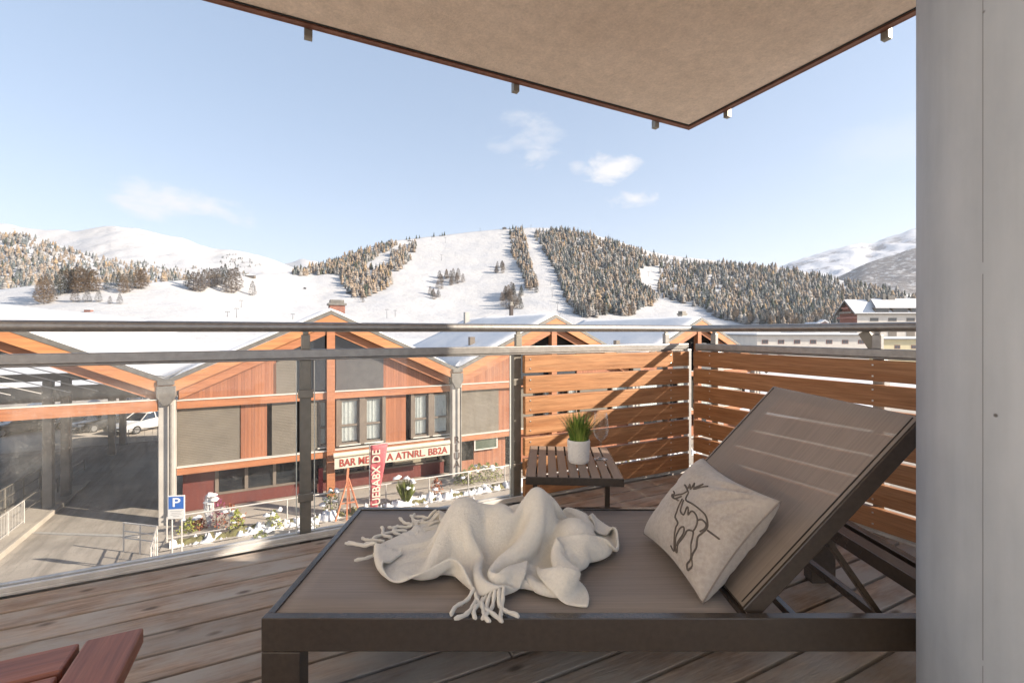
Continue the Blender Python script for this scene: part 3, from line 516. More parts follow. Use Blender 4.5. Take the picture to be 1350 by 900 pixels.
[675,17,17,16,17,17,18,18,19,16,15,15,14,17,16,18,19,19,19,20,20,20,19,19,15,14,18,-1,-18,5,12,13,8,8,22,18,21,21,20,17,13,6,8,14,15,13,6,-2,9,19,19,17,7,14,15,12,23,20,22,21,8,-6,-9,-4,11,23,22,21,21,19,18,20,17,23,18,9,-4,-8,4,16,22,23,22,22,21,21,4,-5,-2,0],
[691,13,16,17,18,18,18,18,18,17,16,14,14,15,17,15,18,19,19,20,19,20,20,19,15,17,14,-16,3,12,11,6,-6,18,15,18,23,21,21,19,13,7,15,15,14,6,-3,4,14,19,19,13,3,12,15,13,21,22,17,23,19,3,-8,-7,4,20,23,21,20,19,20,19,12,23,19,9,-3,-7,3,19,22,23,22,22,21,18,0,-3,-1,0],
[713,9,14,15,18,18,18,18,16,18,17,15,15,14,16,15,16,17,19,19,20,19,19,20,11,21,-2,4,11,10,8,-13,5,19,13,14,22,23,22,19,14,14,17,15,8,-1,-1,8,16,19,19,11,-1,8,15,14,19,23,17,18,23,15,-1,-8,0,14,22,22,20,21,18,7,17,24,19,6,-1,-3,4,22,22,22,22,22,22,13,-3,0,0,-3],
[727,16,12,13,16,18,18,17,17,17,17,15,15,15,16,16,14,16,17,19,19,20,18,20,13,16,3,12,10,10,-4,-11,13,14,17,6,17,23,22,22,17,18,17,12,3,-2,3,11,17,19,17,9,-3,2,14,14,19,22,20,15,19,23,10,-5,-3,11,21,21,21,19,9,8,19,24,17,1,-5,6,12,22,22,22,22,22,21,7,-1,2,-3,-14],
[742,17,15,12,15,18,17,16,17,16,15,17,17,14,17,15,15,15,17,18,18,19,19,18,16,11,13,11,12,0,-17,4,13,17,16,11,8,17,24,21,22,18,17,10,1,1,5,12,18,18,16,7,-4,-3,9,15,19,24,20,16,12,22,20,4,-3,8,20,21,21,13,5,9,21,22,18,2,-3,4,16,23,22,22,22,22,19,2,2,-1,-14,-19],
[756,16,16,15,15,18,16,16,16,14,17,17,13,18,15,18,14,16,15,17,19,19,19,18,17,14,13,11,7,-17,-2,11,13,14,18,14,9,9,16,23,22,20,17,11,3,2,5,13,17,18,14,5,-5,-5,5,14,19,23,22,17,9,16,24,13,0,7,20,22,18,8,4,10,22,23,14,3,-2,5,19,23,23,22,22,22,14,2,0,-12,-19,-12],
[763,18,16,18,18,15,19,17,16,13,17,12,18,14,16,19,15,16,16,16,18,20,19,20,18,15,13,10,-8,-6,7,4,8,17,17,19,13,9,8,16,23,22,18,12,7,1,6,12,17,18,12,1,-6,-7,3,12,18,23,24,19,11,8,19,23,5,8,20,21,16,4,3,13,21,23,12,4,-2,7,22,22,23,22,22,22,8,2,-10,-18,-10,-6],
[773,18,20,19,17,14,18,19,17,14,11,16,14,17,17,18,17,16,17,15,15,19,20,20,19,18,15,4,-7,4,4,-5,11,16,17,18,20,12,7,8,17,23,21,14,9,5,3,10,17,17,9,-2,-9,-6,1,11,17,23,24,22,15,5,10,25,14,9,21,20,12,2,3,14,23,21,10,6,-2,9,23,22,23,22,22,18,5,-7,-17,-8,-7,-10],
[786,19,18,18,17,18,18,18,18,15,11,13,17,16,17,18,17,16,17,16,14,15,20,20,19,19,18,7,-4,4,-12,3,14,15,14,18,19,20,11,5,8,20,24,16,9,5,3,10,18,15,3,-5,-9,-6,1,8,16,24,24,22,20,12,2,17,24,10,22,18,9,-1,4,16,24,21,11,4,-2,11,23,23,22,22,23,11,-3,-16,-8,-9,-11,-12],
[800,18,17,19,19,18,18,18,19,17,12,10,13,16,18,18,18,16,17,17,16,11,17,20,19,19,19,12,4,-6,-18,11,14,15,10,16,16,23,19,9,4,10,23,20,10,1,5,12,19,5,-1,-4,-8,-5,0,6,19,23,22,21,19,18,14,3,24,14,23,15,3,-2,8,19,23,20,11,5,-2,14,23,23,22,23,18,1,-13,-10,-10,-12,-12,-12],
[814,18,18,18,20,18,19,17,19,18,14,12,10,13,17,19,17,18,18,14,18,13,12,17,20,19,20,22,-2,-24,-2,14,14,15,11,13,10,20,23,15,10,4,9,25,13,5,2,15,18,-6,-8,3,-7,-3,3,12,13,20,19,14,16,17,18,17,14,20,21,9,0,-1,13,21,23,18,12,5,-2,19,22,23,22,22,8,-9,-13,-10,-12,-12,-12,-13],
[828,17,19,18,20,18,20,16,19,19,16,12,12,10,16,18,19,17,18,13,19,15,11,14,17,18,15,16,-17,1,8,12,15,15,11,7,9,14,24,18,13,7,-1,15,21,9,4,20,14,-2,-12,-5,-2,4,9,11,2,14,25,14,12,8,14,17,21,21,16,6,0,4,16,24,21,13,8,10,3,21,23,22,23,15,-4,-12,-12,-12,-11,-12,-13,-12],
[844,15,17,20,13,25,22,15,19,19,16,12,14,12,13,18,18,17,17,14,18,16,15,12,16,16,13,4,1,4,5,12,14,15,12,8,9,3,18,23,14,3,-6,8,21,6,21,22,12,-1,-8,-4,2,9,9,9,4,-7,22,16,11,11,13,16,10,22,13,10,0,8,21,23,17,7,3,9,18,23,23,24,18,4,-8,-12,-12,-12,-12,-11,-8,-4],
[863,13,16,16,19,18,22,18,18,19,18,14,12,14,13,16,19,18,15,15,17,17,16,14,15,16,14,7,2,2,4,10,14,15,14,8,6,-4,9,24,19,3,-10,-1,12,23,24,21,13,-3,-1,2,8,9,7,9,-8,-16,12,19,13,10,15,9,10,20,16,8,3,13,24,20,9,4,4,14,23,23,24,21,11,0,-9,-12,-12,-10,-8,-2,-2,-2],
[881,13,16,14,17,19,20,20,18,19,18,13,12,16,14,12,20,19,17,15,15,17,17,15,15,16,14,10,4,2,2,6,16,16,13,7,1,-4,0,20,23,11,-9,-4,3,23,23,22,19,5,2,7,9,7,8,-4,-24,-14,4,19,15,8,9,8,15,20,15,8,7,21,23,13,5,2,9,20,23,24,21,15,10,-1,-9,-12,-9,-5,-5,0,0,-2],
[900,12,14,16,14,17,20,20,19,19,18,13,14,17,14,8,16,22,20,17,14,17,17,16,15,15,15,12,6,3,2,1,18,15,14,-3,-7,-5,2,17,24,20,1,-1,1,2,20,24,23,20,9,6,8,7,-1,-20,-24,-18,1,14,17,7,6,8,17,19,13,8,16,24,16,10,3,4,15,22,22,22,16,15,10,1,-9,-12,0,-2,-8,-4,-4,-3],
[921,9,12,15,17,13,17,21,20,19,19,15,15,17,12,8,12,20,22,19,18,15,17,17,15,16,15,13,5,-3,-5,11,19,19,11,-14,-12,-2,0,14,24,22,16,5,2,0,-2,22,23,24,22,14,8,2,-17,-24,-23,-14,-4,6,15,8,3,9,18,17,11,13,22,18,11,10,5,7,21,22,20,16,15,16,12,0,-7,-11,0,-2,-5,-7,-6,-6]],
[[863,-21,-21,-21,-21,-21,-22,-20,-16,-18,-21,-23,-17,-13,-14,-16,-11,-8,-6,-6,-5,-3,-2,2,6,7,10,9,11,11,13,4,-10,-15,-18,-18,-19,-18,-18,-17,-16,-17,-17,-11,-8,-6,-6,0,4,7,19,16,12,4,9,20,7,10,23,24,24,23,23,25,23,19,7,-4,-13,-21,-23,-25,-26,-25,-25,-24,-24,-24,-23,-20,-18,-12,-12,-11,-9,-6,-6,-5,-5,-5],
[872,-21,-21,-21,-22,-21,-21,-20,-17,-20,-23,-20,-15,-15,-13,-9,-6,-6,-6,-5,-6,-3,-2,-1,-1,3,7,9,9,11,13,8,-8,-17,-17,-18,-19,-18,-17,-17,-17,-15,-10,-8,-12,-9,-8,-5,5,17,9,4,4,10,22,11,7,19,20,24,23,22,24,23,19,12,0,-6,-9,-13,-19,-23,-23,-23,-24,-23,-23,-23,-22,-21,-19,-15,-8,-1,-4,-7,-6,-4,-4,-5],
[880,-21,-21,-21,-21,-21,-22,-18,-20,-23,-20,-18,-14,-11,-7,-6,-6,-7,-5,-7,-4,-4,-7,-8,-3,1,6,7,9,9,14,10,-5,-13,-17,-20,-20,-18,-18,-16,-13,-9,-7,-14,-13,-12,-9,1,10,-2,-4,2,11,22,14,6,14,20,21,23,23,23,23,20,13,5,-6,-7,-9,-9,-10,-16,-19,-22,-23,-23,-22,-22,-22,-21,-22,-17,-6,2,8,-4,-5,-4,-3,-4],
[889,-21,-21,-21,-21,-22,-19,-21,-22,-21,-18,-13,-10,-7,-7,-7,-6,-6,-7,-5,-7,-12,-8,-7,-3,-2,5,6,6,11,11,15,-3,-14,-20,-22,-18,-18,-14,-11,-8,-7,-15,-13,-14,-12,-3,3,-6,-12,-9,6,20,22,7,12,17,17,19,22,24,23,20,13,9,-2,-7,-8,-9,-9,-7,-9,-12,-16,-20,-23,-23,-22,-21,-22,-17,-16,-7,8,8,3,-4,-3,-2,-3],
[898,-21,-21,-21,-22,-20,-21,-22,-20,-17,-13,-9,-9,-8,-7,-7,-6,-7,-5,-8,-11,-8,-7,-7,-5,-3,1,5,9,12,14,6,-7,-19,-21,-19,-15,-12,-8,-9,-7,-12,-14,-15,-12,-7,-2,-11,-15,-13,-7,11,23,9,7,11,14,18,22,25,23,20,15,10,3,-6,-7,-8,-9,-8,-9,-6,-7,-10,-11,-18,-23,-23,-21,-20,-18,-11,-3,6,12,8,-2,-2,-1,-1],
[907,-21,-21,-22,-20,-21,-22,-20,-16,-12,-10,-9,-9,-8,-8,-7,-6,-5,-7,-9,-8,-8,-8,-7,-4,-4,1,4,8,11,5,-12,1,-20,-15,-11,-10,-9,-8,-8,-10,-12,-15,-13,-9,-6,-11,-17,-15,-17,-2,17,7,0,9,8,16,21,25,24,20,17,12,6,-2,-6,-8,-8,-8,-9,-8,-7,-6,-5,-6,-9,-15,-22,-24,-20,-15,-6,-2,8,14,8,4,0,0,1],
[916,-22,-21,-20,-21,-22,-19,-15,-12,-10,-10,-10,-9,-9,-7,-6,-8,-3,-8,-7,-9,-8,-8,-7,-10,-1,6,2,2,0,-3,-4,-4,-4,-12,-9,-10,-8,-9,-8,-12,-13,-13,-11,-8,-11,-15,-18,-15,-10,-1,-1,3,3,1,7,16,26,23,20,18,14,9,1,-2,-4,-6,-10,-11,-9,-8,-7,-6,-4,-5,-3,-6,-11,-22,-21,-12,-7,5,7,16,11,7,1,3,3],
[924,-21,-21,-21,-20,-19,-14,-12,-11,-10,-10,-10,-9,-9,-7,-8,-4,-7,-5,-8,-8,-9,-8,-10,-8,-1,8,5,0,0,-3,-4,-4,-6,-10,-10,-9,-9,-8,-11,-12,-13,-11,-11,-10,-14,-17,-16,-11,-6,-3,-5,-5,-2,-3,0,22,21,16,18,16,12,3,2,-3,-2,-7,-8,-10,-13,-7,-6,-6,-5,-4,-4,-3,-2,-5,-15,-16,-3,8,10,15,13,9,5,4,5],
[933,-21,-21,-19,-18,-14,-11,-12,-11,-11,-10,-10,-9,-10,-5,-8,-4,-7,-5,-8,-8,-9,-9,-9,-9,-3,5,12,3,-2,-3,-4,-5,-7,-9,-9,-10,-9,-9,-11,-13,-12,-11,-12,-12,-16,-15,-13,-9,-7,-4,-5,-7,-5,-9,4,4,8,17,17,16,7,5,6,1,-13,-3,-12,-10,-11,-8,-6,-5,-5,-5,-4,-4,-3,-2,13,-4,-3,7,12,14,14,11,8,6,8],
[941,-19,-19,-17,-14,-11,-12,-12,-11,-11,-10,-10,-10,-8,-8,-4,-8,-3,-8,-6,-8,-10,-9,-9,-8,-4,1,11,9,2,-4,-4,-6,-7,-9,-9,-10,-9,-11,-12,-12,-12,-12,-13,-14,-14,-14,-10,-9,-8,-5,-4,-7,-8,-5,2,-11,-3,6,18,11,5,5,6,5,-3,-18,-5,-16,-14,-7,-6,-4,-4,-4,-4,-3,0,7,8,10,19,8,11,13,14,11,10,9,10],
[952,-17,-17,-13,-12,-12,-12,-12,-11,-11,-10,-11,-10,-7,-9,-3,-7,-6,-4,-8,-8,-9,-9,-9,-9,-5,0,7,11,6,-1,-4,-6,-7,-9,-9,-9,-12,-12,-12,-12,-13,-13,-12,-14,-14,-12,-10,-9,-8,-4,-4,-5,-7,-6,-6,-9,-6,-7,-1,5,8,7,7,5,1,-21,-13,-7,-17,-12,-6,-2,-4,-4,-2,0,6,13,16,18,17,18,14,13,13,13,11,10,11],
[966,-15,-14,-12,-12,-13,-12,-12,-11,-11,-10,-10,-10,-10,-5,-8,-1,-6,-6,-7,-8,-9,-9,-9,-9,-6,-2,5,10,8,1,-3,-5,-7,-8,-9,-11,-12,-13,-12,-12,-14,-12,-12,-13,-13,-11,-10,-9,-8,-4,-3,-4,-7,-9,-8,-6,-6,-5,-7,-7,-3,7,10,4,-12,-9,-23,-7,-13,-15,-11,-6,0,-1,-4,7,16,20,19,20,18,17,18,17,15,14,14,12,7],
[983,-14,-12,-12,-13,-12,-13,-11,-11,-11,-10,-11,-10,-10,-3,-10,0,-5,-6,-7,-8,-10,-8,-10,-9,-7,-2,3,9,9,2,-3,-5,-7,-8,-10,-11,-10,-14,-12,-13,-12,-11,-12,-13,-12,-10,-10,-10,-8,-3,-2,-4,-8,-12,-9,-4,-3,-6,-7,-7,-6,-8,3,8,-24,-10,-3,-16,-3,-15,-13,-12,-9,-3,5,22,16,18,18,19,18,19,18,19,19,18,15,13,8],
[1001,-12,-12,-13,-13,-12,-12,-12,-11,-11,-10,-10,-10,-10,-9,-2,-10,4,-6,-7,-8,-10,-8,-10,-10,-8,-3,2,8,9,2,-4,-5,-6,-9,-13,-15,-3,-11,-15,-9,-10,-12,-12,-11,-12,-10,-10,-10,-8,-3,-1,-4,-11,-13,-9,-2,-4,-4,-7,-8,-7,-5,-4,-9,-10,-10,-10,-4,-11,-9,-12,-11,-10,-9,6,22,17,16,19,18,18,17,19,20,19,21,22,22,-8],
[1021,-12,-13,-13,-13,-13,-11,-12,-11,-10,-10,-10,-10,-10,-10,-3,-7,-6,4,-7,-9,-10,-8,-10,-10,-9,-4,1,8,8,1,-6,-4,-7,-13,-16,-16,-8,-5,-1,-6,-12,-12,-11,-11,-12,-10,-10,-10,-8,-2,-1,-6,-13,-14,-9,-3,1,-5,-7,-8,-7,-7,-7,-7,-10,-9,-9,-6,-11,-8,-12,-11,-10,-7,2,22,18,14,14,16,17,19,19,19,20,20,18,11,21],
[1040,-13,-13,-12,-13,-13,-12,-10,-11,-11,-10,-10,-10,-9,-9,-10,0,-10,3,-3,-9,-10,-8,-9,-11,-10,-6,1,7,7,-2,-7,-4,-9,-16,-19,-12,-5,3,3,-8,-12,-10,-10,-12,-11,-11,-10,-10,-7,-2,-2,-8,-14,-15,-9,0,-1,-2,-7,-9,-8,-7,-8,-8,-8,-9,-8,-10,-7,-9,-12,-10,-10,-6,-1,19,20,16,12,13,14,18,19,19,19,19,15,24,13],
[1059,-13,-13,-13,-13,-13,-12,-13,-12,-5,-9,-11,-10,-9,-10,-9,-5,-3,-6,3,-7,-11,-9,-8,-12,-10,-7,-1,8,3,-7,-6,-3,-13,-19,-16,-7,2,7,-1,-10,-8,-6,-11,-12,-11,-11,-10,-11,-7,-2,-3,-10,-14,-16,-10,-3,3,-2,-4,-9,-8,-8,-8,-7,-9,-8,-8,-9,-8,-9,-11,-11,-9,-6,-2,12,21,18,16,10,12,16,18,18,18,19,18,25,8],
[1077,-13,-13,-13,-14,-13,-14,-9,-12,-13,-9,-2,-10,-9,-10,-9,-7,0,-9,1,-4,-10,-10,-8,-11,-11,-9,-2,7,-5,-8,-5,-3,-16,-19,-11,0,8,4,-6,-4,-4,-8,-11,-12,-10,-11,-11,-10,-8,-3,-4,-11,-16,-15,-12,-6,4,2,-2,-8,-8,-8,-8,-8,-8,-8,-8,-8,-9,-9,-10,-10,-9,-7,-2,6,17,18,15,19,13,13,16,17,17,17,18,18,9],
[1095,-13,-14,-13,-13,-14,-14,-14,-11,-6,-13,-9,0,-8,-9,-9,-9,0,-8,-7,1,-7,-10,-10,-10,-12,-9,-4,4,-9,-8,-5,-5,-19,-15,-4,7,5,0,0,-1,-5,-10,-12,-10,-10,-10,-11,-11,-9,-4,-6,-11,-16,-16,-14,-8,3,8,0,-6,-9,-8,-8,-8,-7,-8,-8,-7,-10,-9,-10,-10,-9,-6,-5,3,15,16,15,17,19,17,15,15,16,15,15,18,11],
[1113,-14,-13,-13,-14,-13,-14,-14,-14,-12,-2,-12,-10,2,-6,-10,-9,-6,0,-10,-5,-1,-8,-12,-9,-12,-10,-6,-1,-10,-8,-5,-10,-18,-7,4,5,3,4,1,-3,-7,-11,-11,-10,-8,-9,-11,-12,-10,-6,-6,-12,-17,-16,-15,-8,3,5,5,-1,-9,-8,-8,-8,-8,-7,-8,-7,-9,-10,-10,-10,-7,-8,-6,2,12,14,15,16,17,21,20,17,14,13,11,13,10],
[1131,-14,-14,-13,-14,-13,-14,-14,-13,-14,-12,1,-11,-10,3,-5,-10,-8,-2,-4,-10,-3,-4,-10,-11,-10,-11,-8,-6,-10,-8,-6,-15,-11,1,5,5,3,3,-1,-4,-8,-11,-11,-9,-7,-8,-10,-12,-12,-7,-7,-13,-16,-17,-15,-10,0,10,3,4,-6,-8,-8,-8,-8,-7,-8,-6,-10,-9,-11,-7,-13,-22,-1,11,13,13,12,15,16,19,21,22,18,14,10,8,7],
[1148,-14,-13,-14,-13,-14,-14,-13,-14,-13,-13,-12,4,-9,-10,4,-6,-9,-7,-1,-6,-9,-2,-9,-9,-11,-11,-9,-10,-10,-9,-8,-13,-4,3,4,0,2,3,0,-4,-9,-12,-12,-6,-5,-6,-10,-12,-13,-10,-7,-13,-16,-17,-16,-10,-2,8,6,7,0,-9,-8,-8,-7,-8,-7,-7,-9,-10,-9,-15,-22,-11,3,1,16,14,14,13,15,17,20,22,21,19,13,8,4],
[1166,-14,-13,-14,-13,-14,-14,-14,-13,-13,-13,-14,-10,7,-6,-9,3,-7,-8,-6,-1,-7,-7,-6,-10,-9,-11,-11,-11,-11,-9,-9,-8,-1,-1,0,0,2,4,1,-6,-12,-14,-11,-4,-2,-4,-9,-12,-13,-12,-8,-13,-16,-18,-15,-11,-3,4,10,9,4,-6,-8,-8,-7,-8,-8,-7,-10,-9,-13,-21,-17,-5,-2,0,11,13,10,17,16,16,20,20,20,21,19,13,6],
[1182,-14,-13,-14,-13,-14,-13,-13,-14,-13,-13,-13,-13,-6,10,-4,-7,0,-7,-6,-6,-3,-7,-7,-9,-10,-10,-12,-12,-11,-10,-8,-6,-3,-3,0,1,2,4,-1,-10,-16,-14,-8,-1,-1,-2,-6,-12,-14,-12,-10,-13,-16,-18,-15,-11,-4,3,8,11,8,-2,-7,-8,-8,-7,-8,-8,-9,-12,-18,-18,-12,-5,-1,-3,10,6,10,2,37,6,11,29,17,20,20,19,12],
[1198,-14,-13,-13,-13,-13,-13,-14,-13,-13,-13,-13,-13,-10,0,11,-3,-7,-2,-6,-5,-5,-6,-7,-9,-9,-11,-12,-12,-12,-10,-9,-6,-5,-2,0,1,3,3,-8,-16,-15,-12,-6,-1,0,1,-3,-10,-14,-14,-11,-13,-17,-17,-16,-10,-5,3,8,11,9,3,-5,-8,-7,-8,-8,-9,-10,-15,-17,-16,-10,-4,-2,0,4,14,11,-6,12,11,21,24,15,18,19,22,18],
[1216,-13,-14,-13,-13,-13,-13,-14,-13,-13,-13,-13,-12,-10,-5,2,9,0,-6,-5,-5,-5,-5,-7,-9,-9,-11,-11,-13,-12,-11,-9,-7,-5,-2,-1,1,3,-4,-17,-15,-13,-10,-6,-2,1,4,1,-7,-14,-14,-13,-13,-17,-17,-16,-10,-5,3,8,11,10,5,-1,-8,-7,-8,-9,-10,-12,-15,-16,-14,-10,-2,-1,0,13,-4,-3,6,-3,18,22,21,13,18,21,17,21],
[1234,-13,-13,-13,-14,-15,-13,-11,-13,-13,-13,-13,-12,-11,-5,0,1,5,3,-5,-5,-5,-5,-7,-8,-9,-10,-11,-13,-12,-12,-10,-8,-5,-3,0,0,-1,-14,-17,-16,-12,-9,-5,-2,2,6,5,-5,-13,-15,-14,-14,-16,-18,-15,-10,-4,3,7,11,10,7,1,-4,-8,-9,-9,-11,-14,-14,-15,-14,-8,-1,0,1,-5,-13,-11,4,12,22,21,16,13,19,20,17,18],
[1252,-13,-13,-16,-13,-12,-13,-12,-13,-12,-13,-13,-12,-11,-4,1,2,1,-1,0,-4,-3,-5,-6,-8,-8,-10,-11,-12,-13,-12,-11,-9,-6,-2,-1,-2,-10,-17,-17,-15,-11,-9,-5,0,3,7,7,-4,-11,-15,-15,-15,-17,-17,-15,-9,-3,2,8,9,11,9,2,-3,-6,-9,-10,-14,-13,-14,-16,-13,-11,3,-1,2,-11,-12,-14,-2,13,19,16,14,18,17,20,17,19],
[1266,-13,-12,-11,-13,-14,-12,-12,-13,-12,-13,-12,-12,-12,-4,2,2,0,0,-1,-2,-4,-4,-6,-7,-8,-9,-11,-12,-12,-13,-11,-11,-8,-1,-2,-8,-13,-17,-16,-15,-11,-8,-5,1,4,8,7,-3,-11,-14,-16,-15,-18,-17,-14,-8,-3,3,8,9,11,9,4,-2,-6,-9,-12,-14,-13,-15,-16,-13,-9,-5,0,5,-9,-13,-14,-7,8,13,15,16,18,18,18,18,17],
[1284,-11,-12,-15,-12,-12,-12,-12,-13,-12,-13,-12,-12,-12,-4,2,1,1,0,0,-3,-3,-4,-6,-6,-8,-9,-10,-12,-12,-13,-13,-11,-7,-8,1,-10,-15,-17,-15,-15,-11,-8,-5,1,6,10,5,-3,-10,-15,-16,-16,-17,-17,-13,-8,-2,4,7,10,10,10,3,-1,-6,-9,-13,-15,-13,-16,-15,-13,-8,-11,-1,8,-4,-14,-13,-10,5,9,14,15,15,18,20,15,19],
[1303,-14,-12,-11,-12,-13,-12,-12,-12,-13,-12,-13,-12,-12,-6,2,1,1,4,-2,-5,-2,-4,-6,-6,-7,-9,-10,-12,-13,-13,-13,-14,-2,-7,-7,-7,-15,-16,-15,-14,-12,-9,-4,1,7,9,4,-4,-10,-14,-16,-16,-18,-16,-13,-6,-1,3,8,10,10,9,3,-3,-5,-10,-13,-17,-12,-15,-16,-13,-11,-5,-8,9,0,-11,-14,-9,2,9,13,17,14,9,18,18,16],
[1320,-12,-11,-12,-12,-12,-13,-12,-12,-13,-12,-13,-12,-12,-9,2,1,6,2,-5,-5,-3,-4,-5,-6,-6,-8,-11,-13,-13,-13,-14,-16,-6,6,-9,-11,-12,-14,-15,-15,-12,-10,-13,-6,9,16,8,-4,-10,-14,-16,-17,-18,-16,-11,-6,-1,5,9,8,11,7,0,-1,-6,-11,-14,-15,-16,-13,-14,-13,-12,-10,-4,10,-5,-21,0,2,0,7,13,9,11,10,18,14,18],
[1339,-11,-12,-12,-12,-12,-12,-13,-12,-13,-12,-13,-12,-12,-13,1,3,9,-3,-10,-1,-3,-4,-5,-4,-2,-9,-12,-16,-13,-14,-15,-16,-8,8,-1,-12,-10,-13,-14,-15,-14,-12,-13,-12,-1,20,15,-2,-12,-13,-16,-17,-18,-14,-10,-6,-1,7,7,9,8,0,3,1,-5,-13,-16,-14,-13,-14,-15,-9,-12,-13,-6,6,-14,-7,11,2,1,-2,7,7,12,10,17,17,17],
[1359,-12,-12,-12,-12,-12,-12,-13,-12,-12,-13,-13,-12,-13,-13,-2,10,0,-15,0,-1,-3,-5,-4,5,-3,-10,-14,-18,-16,-14,-15,-16,-8,3,7,-7,-8,-12,-14,-15,-14,-14,-15,-9,-6,10,19,3,-15,-13,-13,-17,-17,-13,-9,-7,2,7,5,8,-1,1,4,6,-6,-16,-15,-13,-13,-12,-15,-9,-10,-14,-8,1,-10,2,-1,0,8,-3,2,10,7,13,17,17,17],
[1378,-12,-12,-12,-12,-12,-12,-12,-13,-12,-13,-12,-13,-12,-13,1,-1,-18,0,-1,-2,-3,-6,8,6,-5,-12,-15,-19,-19,-14,-16,-13,-6,3,5,-1,-7,-11,-14,-15,-15,-15,-15,-10,0,1,17,3,-14,-13,-11,-17,-15,-12,-9,-6,4,4,7,-2,0,2,4,7,-7,-16,-14,-13,-12,-12,-12,-12,-10,-10,-10,-2,-5,-3,-3,2,7,-10,7,10,6,14,18,17,13],
[1397,-12,-12,-12,-12,-12,-12,-12,-13,-13,-12,-13,-12,-12,-11,-13,-16,-5,1,-1,-3,-5,8,11,3,-7,-12,-18,-19,-20,-16,-16,-11,-2,6,3,-1,-7,-10,-13,-16,-15,-16,-16,-6,5,-2,4,9,-14,-12,-11,-15,-13,-11,-9,-3,3,5,-2,-2,0,2,5,7,-10,-15,-13,-12,-12,-12,-12,-12,-10,-9,-7,-6,-5,-3,-2,2,7,-8,-4,11,7,14,19,15,4],
[1417,-13,-12,-12,-12,-12,-12,-12,-12,-13,-13,-13,-12,-12,-16,-12,-11,-19,-1,-2,-2,6,12,9,1,-8,-13,-19,-20,-19,-19,-15,-9,1,6,3,-3,-6,-10,-14,-15,-16,-17,-13,-3,5,5,-3,4,-10,-11,-12,-12,-12,-10,-8,-3,4,-3,-2,-1,1,2,3,6,-12,-13,-12,-12,-11,-12,-12,-11,-10,-9,-8,-6,-4,-3,-1,1,6,-7,-9,6,9,13,18,11,-7],
[1434,-10,-13,-12,-12,-12,-12,-12,-12,-13,-13,-13,-13,-16,-12,-11,-18,-15,-5,-4,2,11,11,7,-1,-8,-15,-19,-20,-19,-20,-16,-8,4,5,2,-3,-7,-10,-14,-15,-17,-14,-8,-1,3,7,1,-5,-6,-11,-11,-11,-11,-9,-7,-2,-2,-3,-1,-1,0,2,3,3,-12,-11,-12,-11,-11,-12,-12,-11,-10,-9,-7,-6,-4,-3,-1,1,4,-5,-9,-2,8,12,17,3,-17],
[1439,1,-9,-13,-12,-12,-11,-13,-12,-13,-13,-12,-17,-14,-12,-16,-13,-12,-9,-4,2,11,11,4,-2,-9,-15,-20,-20,-18,-19,-17,-9,5,4,1,-4,-7,-11,-14,-16,-15,-10,-2,2,2,3,4,-3,-7,-9,-11,-12,-10,-8,-6,-5,-3,-3,-1,0,0,1,1,0,-10,-10,-11,-10,-12,-11,-12,-11,-10,-8,-8,-5,-5,-3,-1,1,3,-5,-7,-7,5,9,16,-11,-22],
[1440,5,2,-8,-13,-12,-12,-12,-13,-13,-13,-18,-12,-12,-16,-12,-12,-12,-10,-7,1,11,10,2,-3,-9,-15,-20,-20,-18,-19,-18,-9,4,3,0,-5,-8,-11,-14,-16,-11,-3,3,3,3,2,1,-2,-5,-8,-10,-11,-11,-9,-7,-5,-4,-2,-1,0,-1,0,0,-3,-8,-9,-9,-11,-11,-11,-12,-11,-10,-8,-7,-6,-4,-3,-2,1,2,-5,-6,-8,2,10,2,-23,-17],
[1441,5,5,3,-8,-13,-11,-12,-12,-15,-20,-11,-11,-16,-12,-12,-11,-12,-11,-9,-1,11,6,-1,-1,-8,-16,-20,-20,-16,-19,-19,-12,4,2,-2,-6,-8,-12,-13,-12,-5,2,5,3,3,2,1,-2,-4,-6,-9,-11,-12,-10,-8,-5,-4,-2,0,-1,-1,-1,-2,-5,-6,-7,-9,-10,-11,-11,-12,-11,-10,-8,-7,-6,-4,-3,-2,0,1,-4,-6,-6,-2,7,-17,-18,-21],
[1427,10,9,9,5,-6,-12,-11,-16,-21,-13,-8,-16,-12,-11,-12,-11,-11,-11,-10,-7,6,1,0,3,-7,-16,-20,-20,-15,-18,-19,-15,0,1,-3,-7,-5,-13,-11,-7,0,6,5,4,3,2,0,-1,-3,-5,-8,-11,-12,-12,-9,-7,-3,2,-2,0,-2,-2,-4,-6,-5,-6,-8,-9,-11,-11,-12,-11,-10,-8,-7,-5,-4,-3,-2,-1,0,-4,-6,-6,1,-10,-23,-19,-7],
[1406,10,10,11,13,10,0,-13,-21,-17,-7,-12,-12,-11,-12,-12,-11,-11,-10,-9,-10,-3,-1,1,-2,-2,-15,-20,-19,-16,-15,-20,-16,-8,0,-4,-6,-2,-11,-8,-2,3,7,5,4,3,2,0,-1,-2,-5,-8,-11,-13,-11,-9,-7,-7,6,2,-2,-2,-4,-5,-6,-5,-4,-7,-10,-10,-12,-12,-11,-10,-8,-6,-5,-4,-2,-3,-1,-1,-4,-6,-6,-5,-21,-19,-9,-3],
[1385,10,11,11,10,11,20,1,-21,-8,-8,-10,-12,-12,-12,-12,-12,-10,-9,-9,-9,-10,-4,0,-3,-6,-10,-20,-19,-15,-15,-18,-18,-13,-6,-3,-2,-2,-8,-4,1,6,6,6,3,4,1,0,-2,-2,-5,-8,-11,-13,-13,-6,-6,-8,-3,11,2,-3,-5,-6,-4,-8,-3,-6,-9,-10,-12,-12,-11,-9,-8,-6,-5,-3,-3,-2,-3,-1,-4,-6,-8,-12,-18,-13,-7,-6],
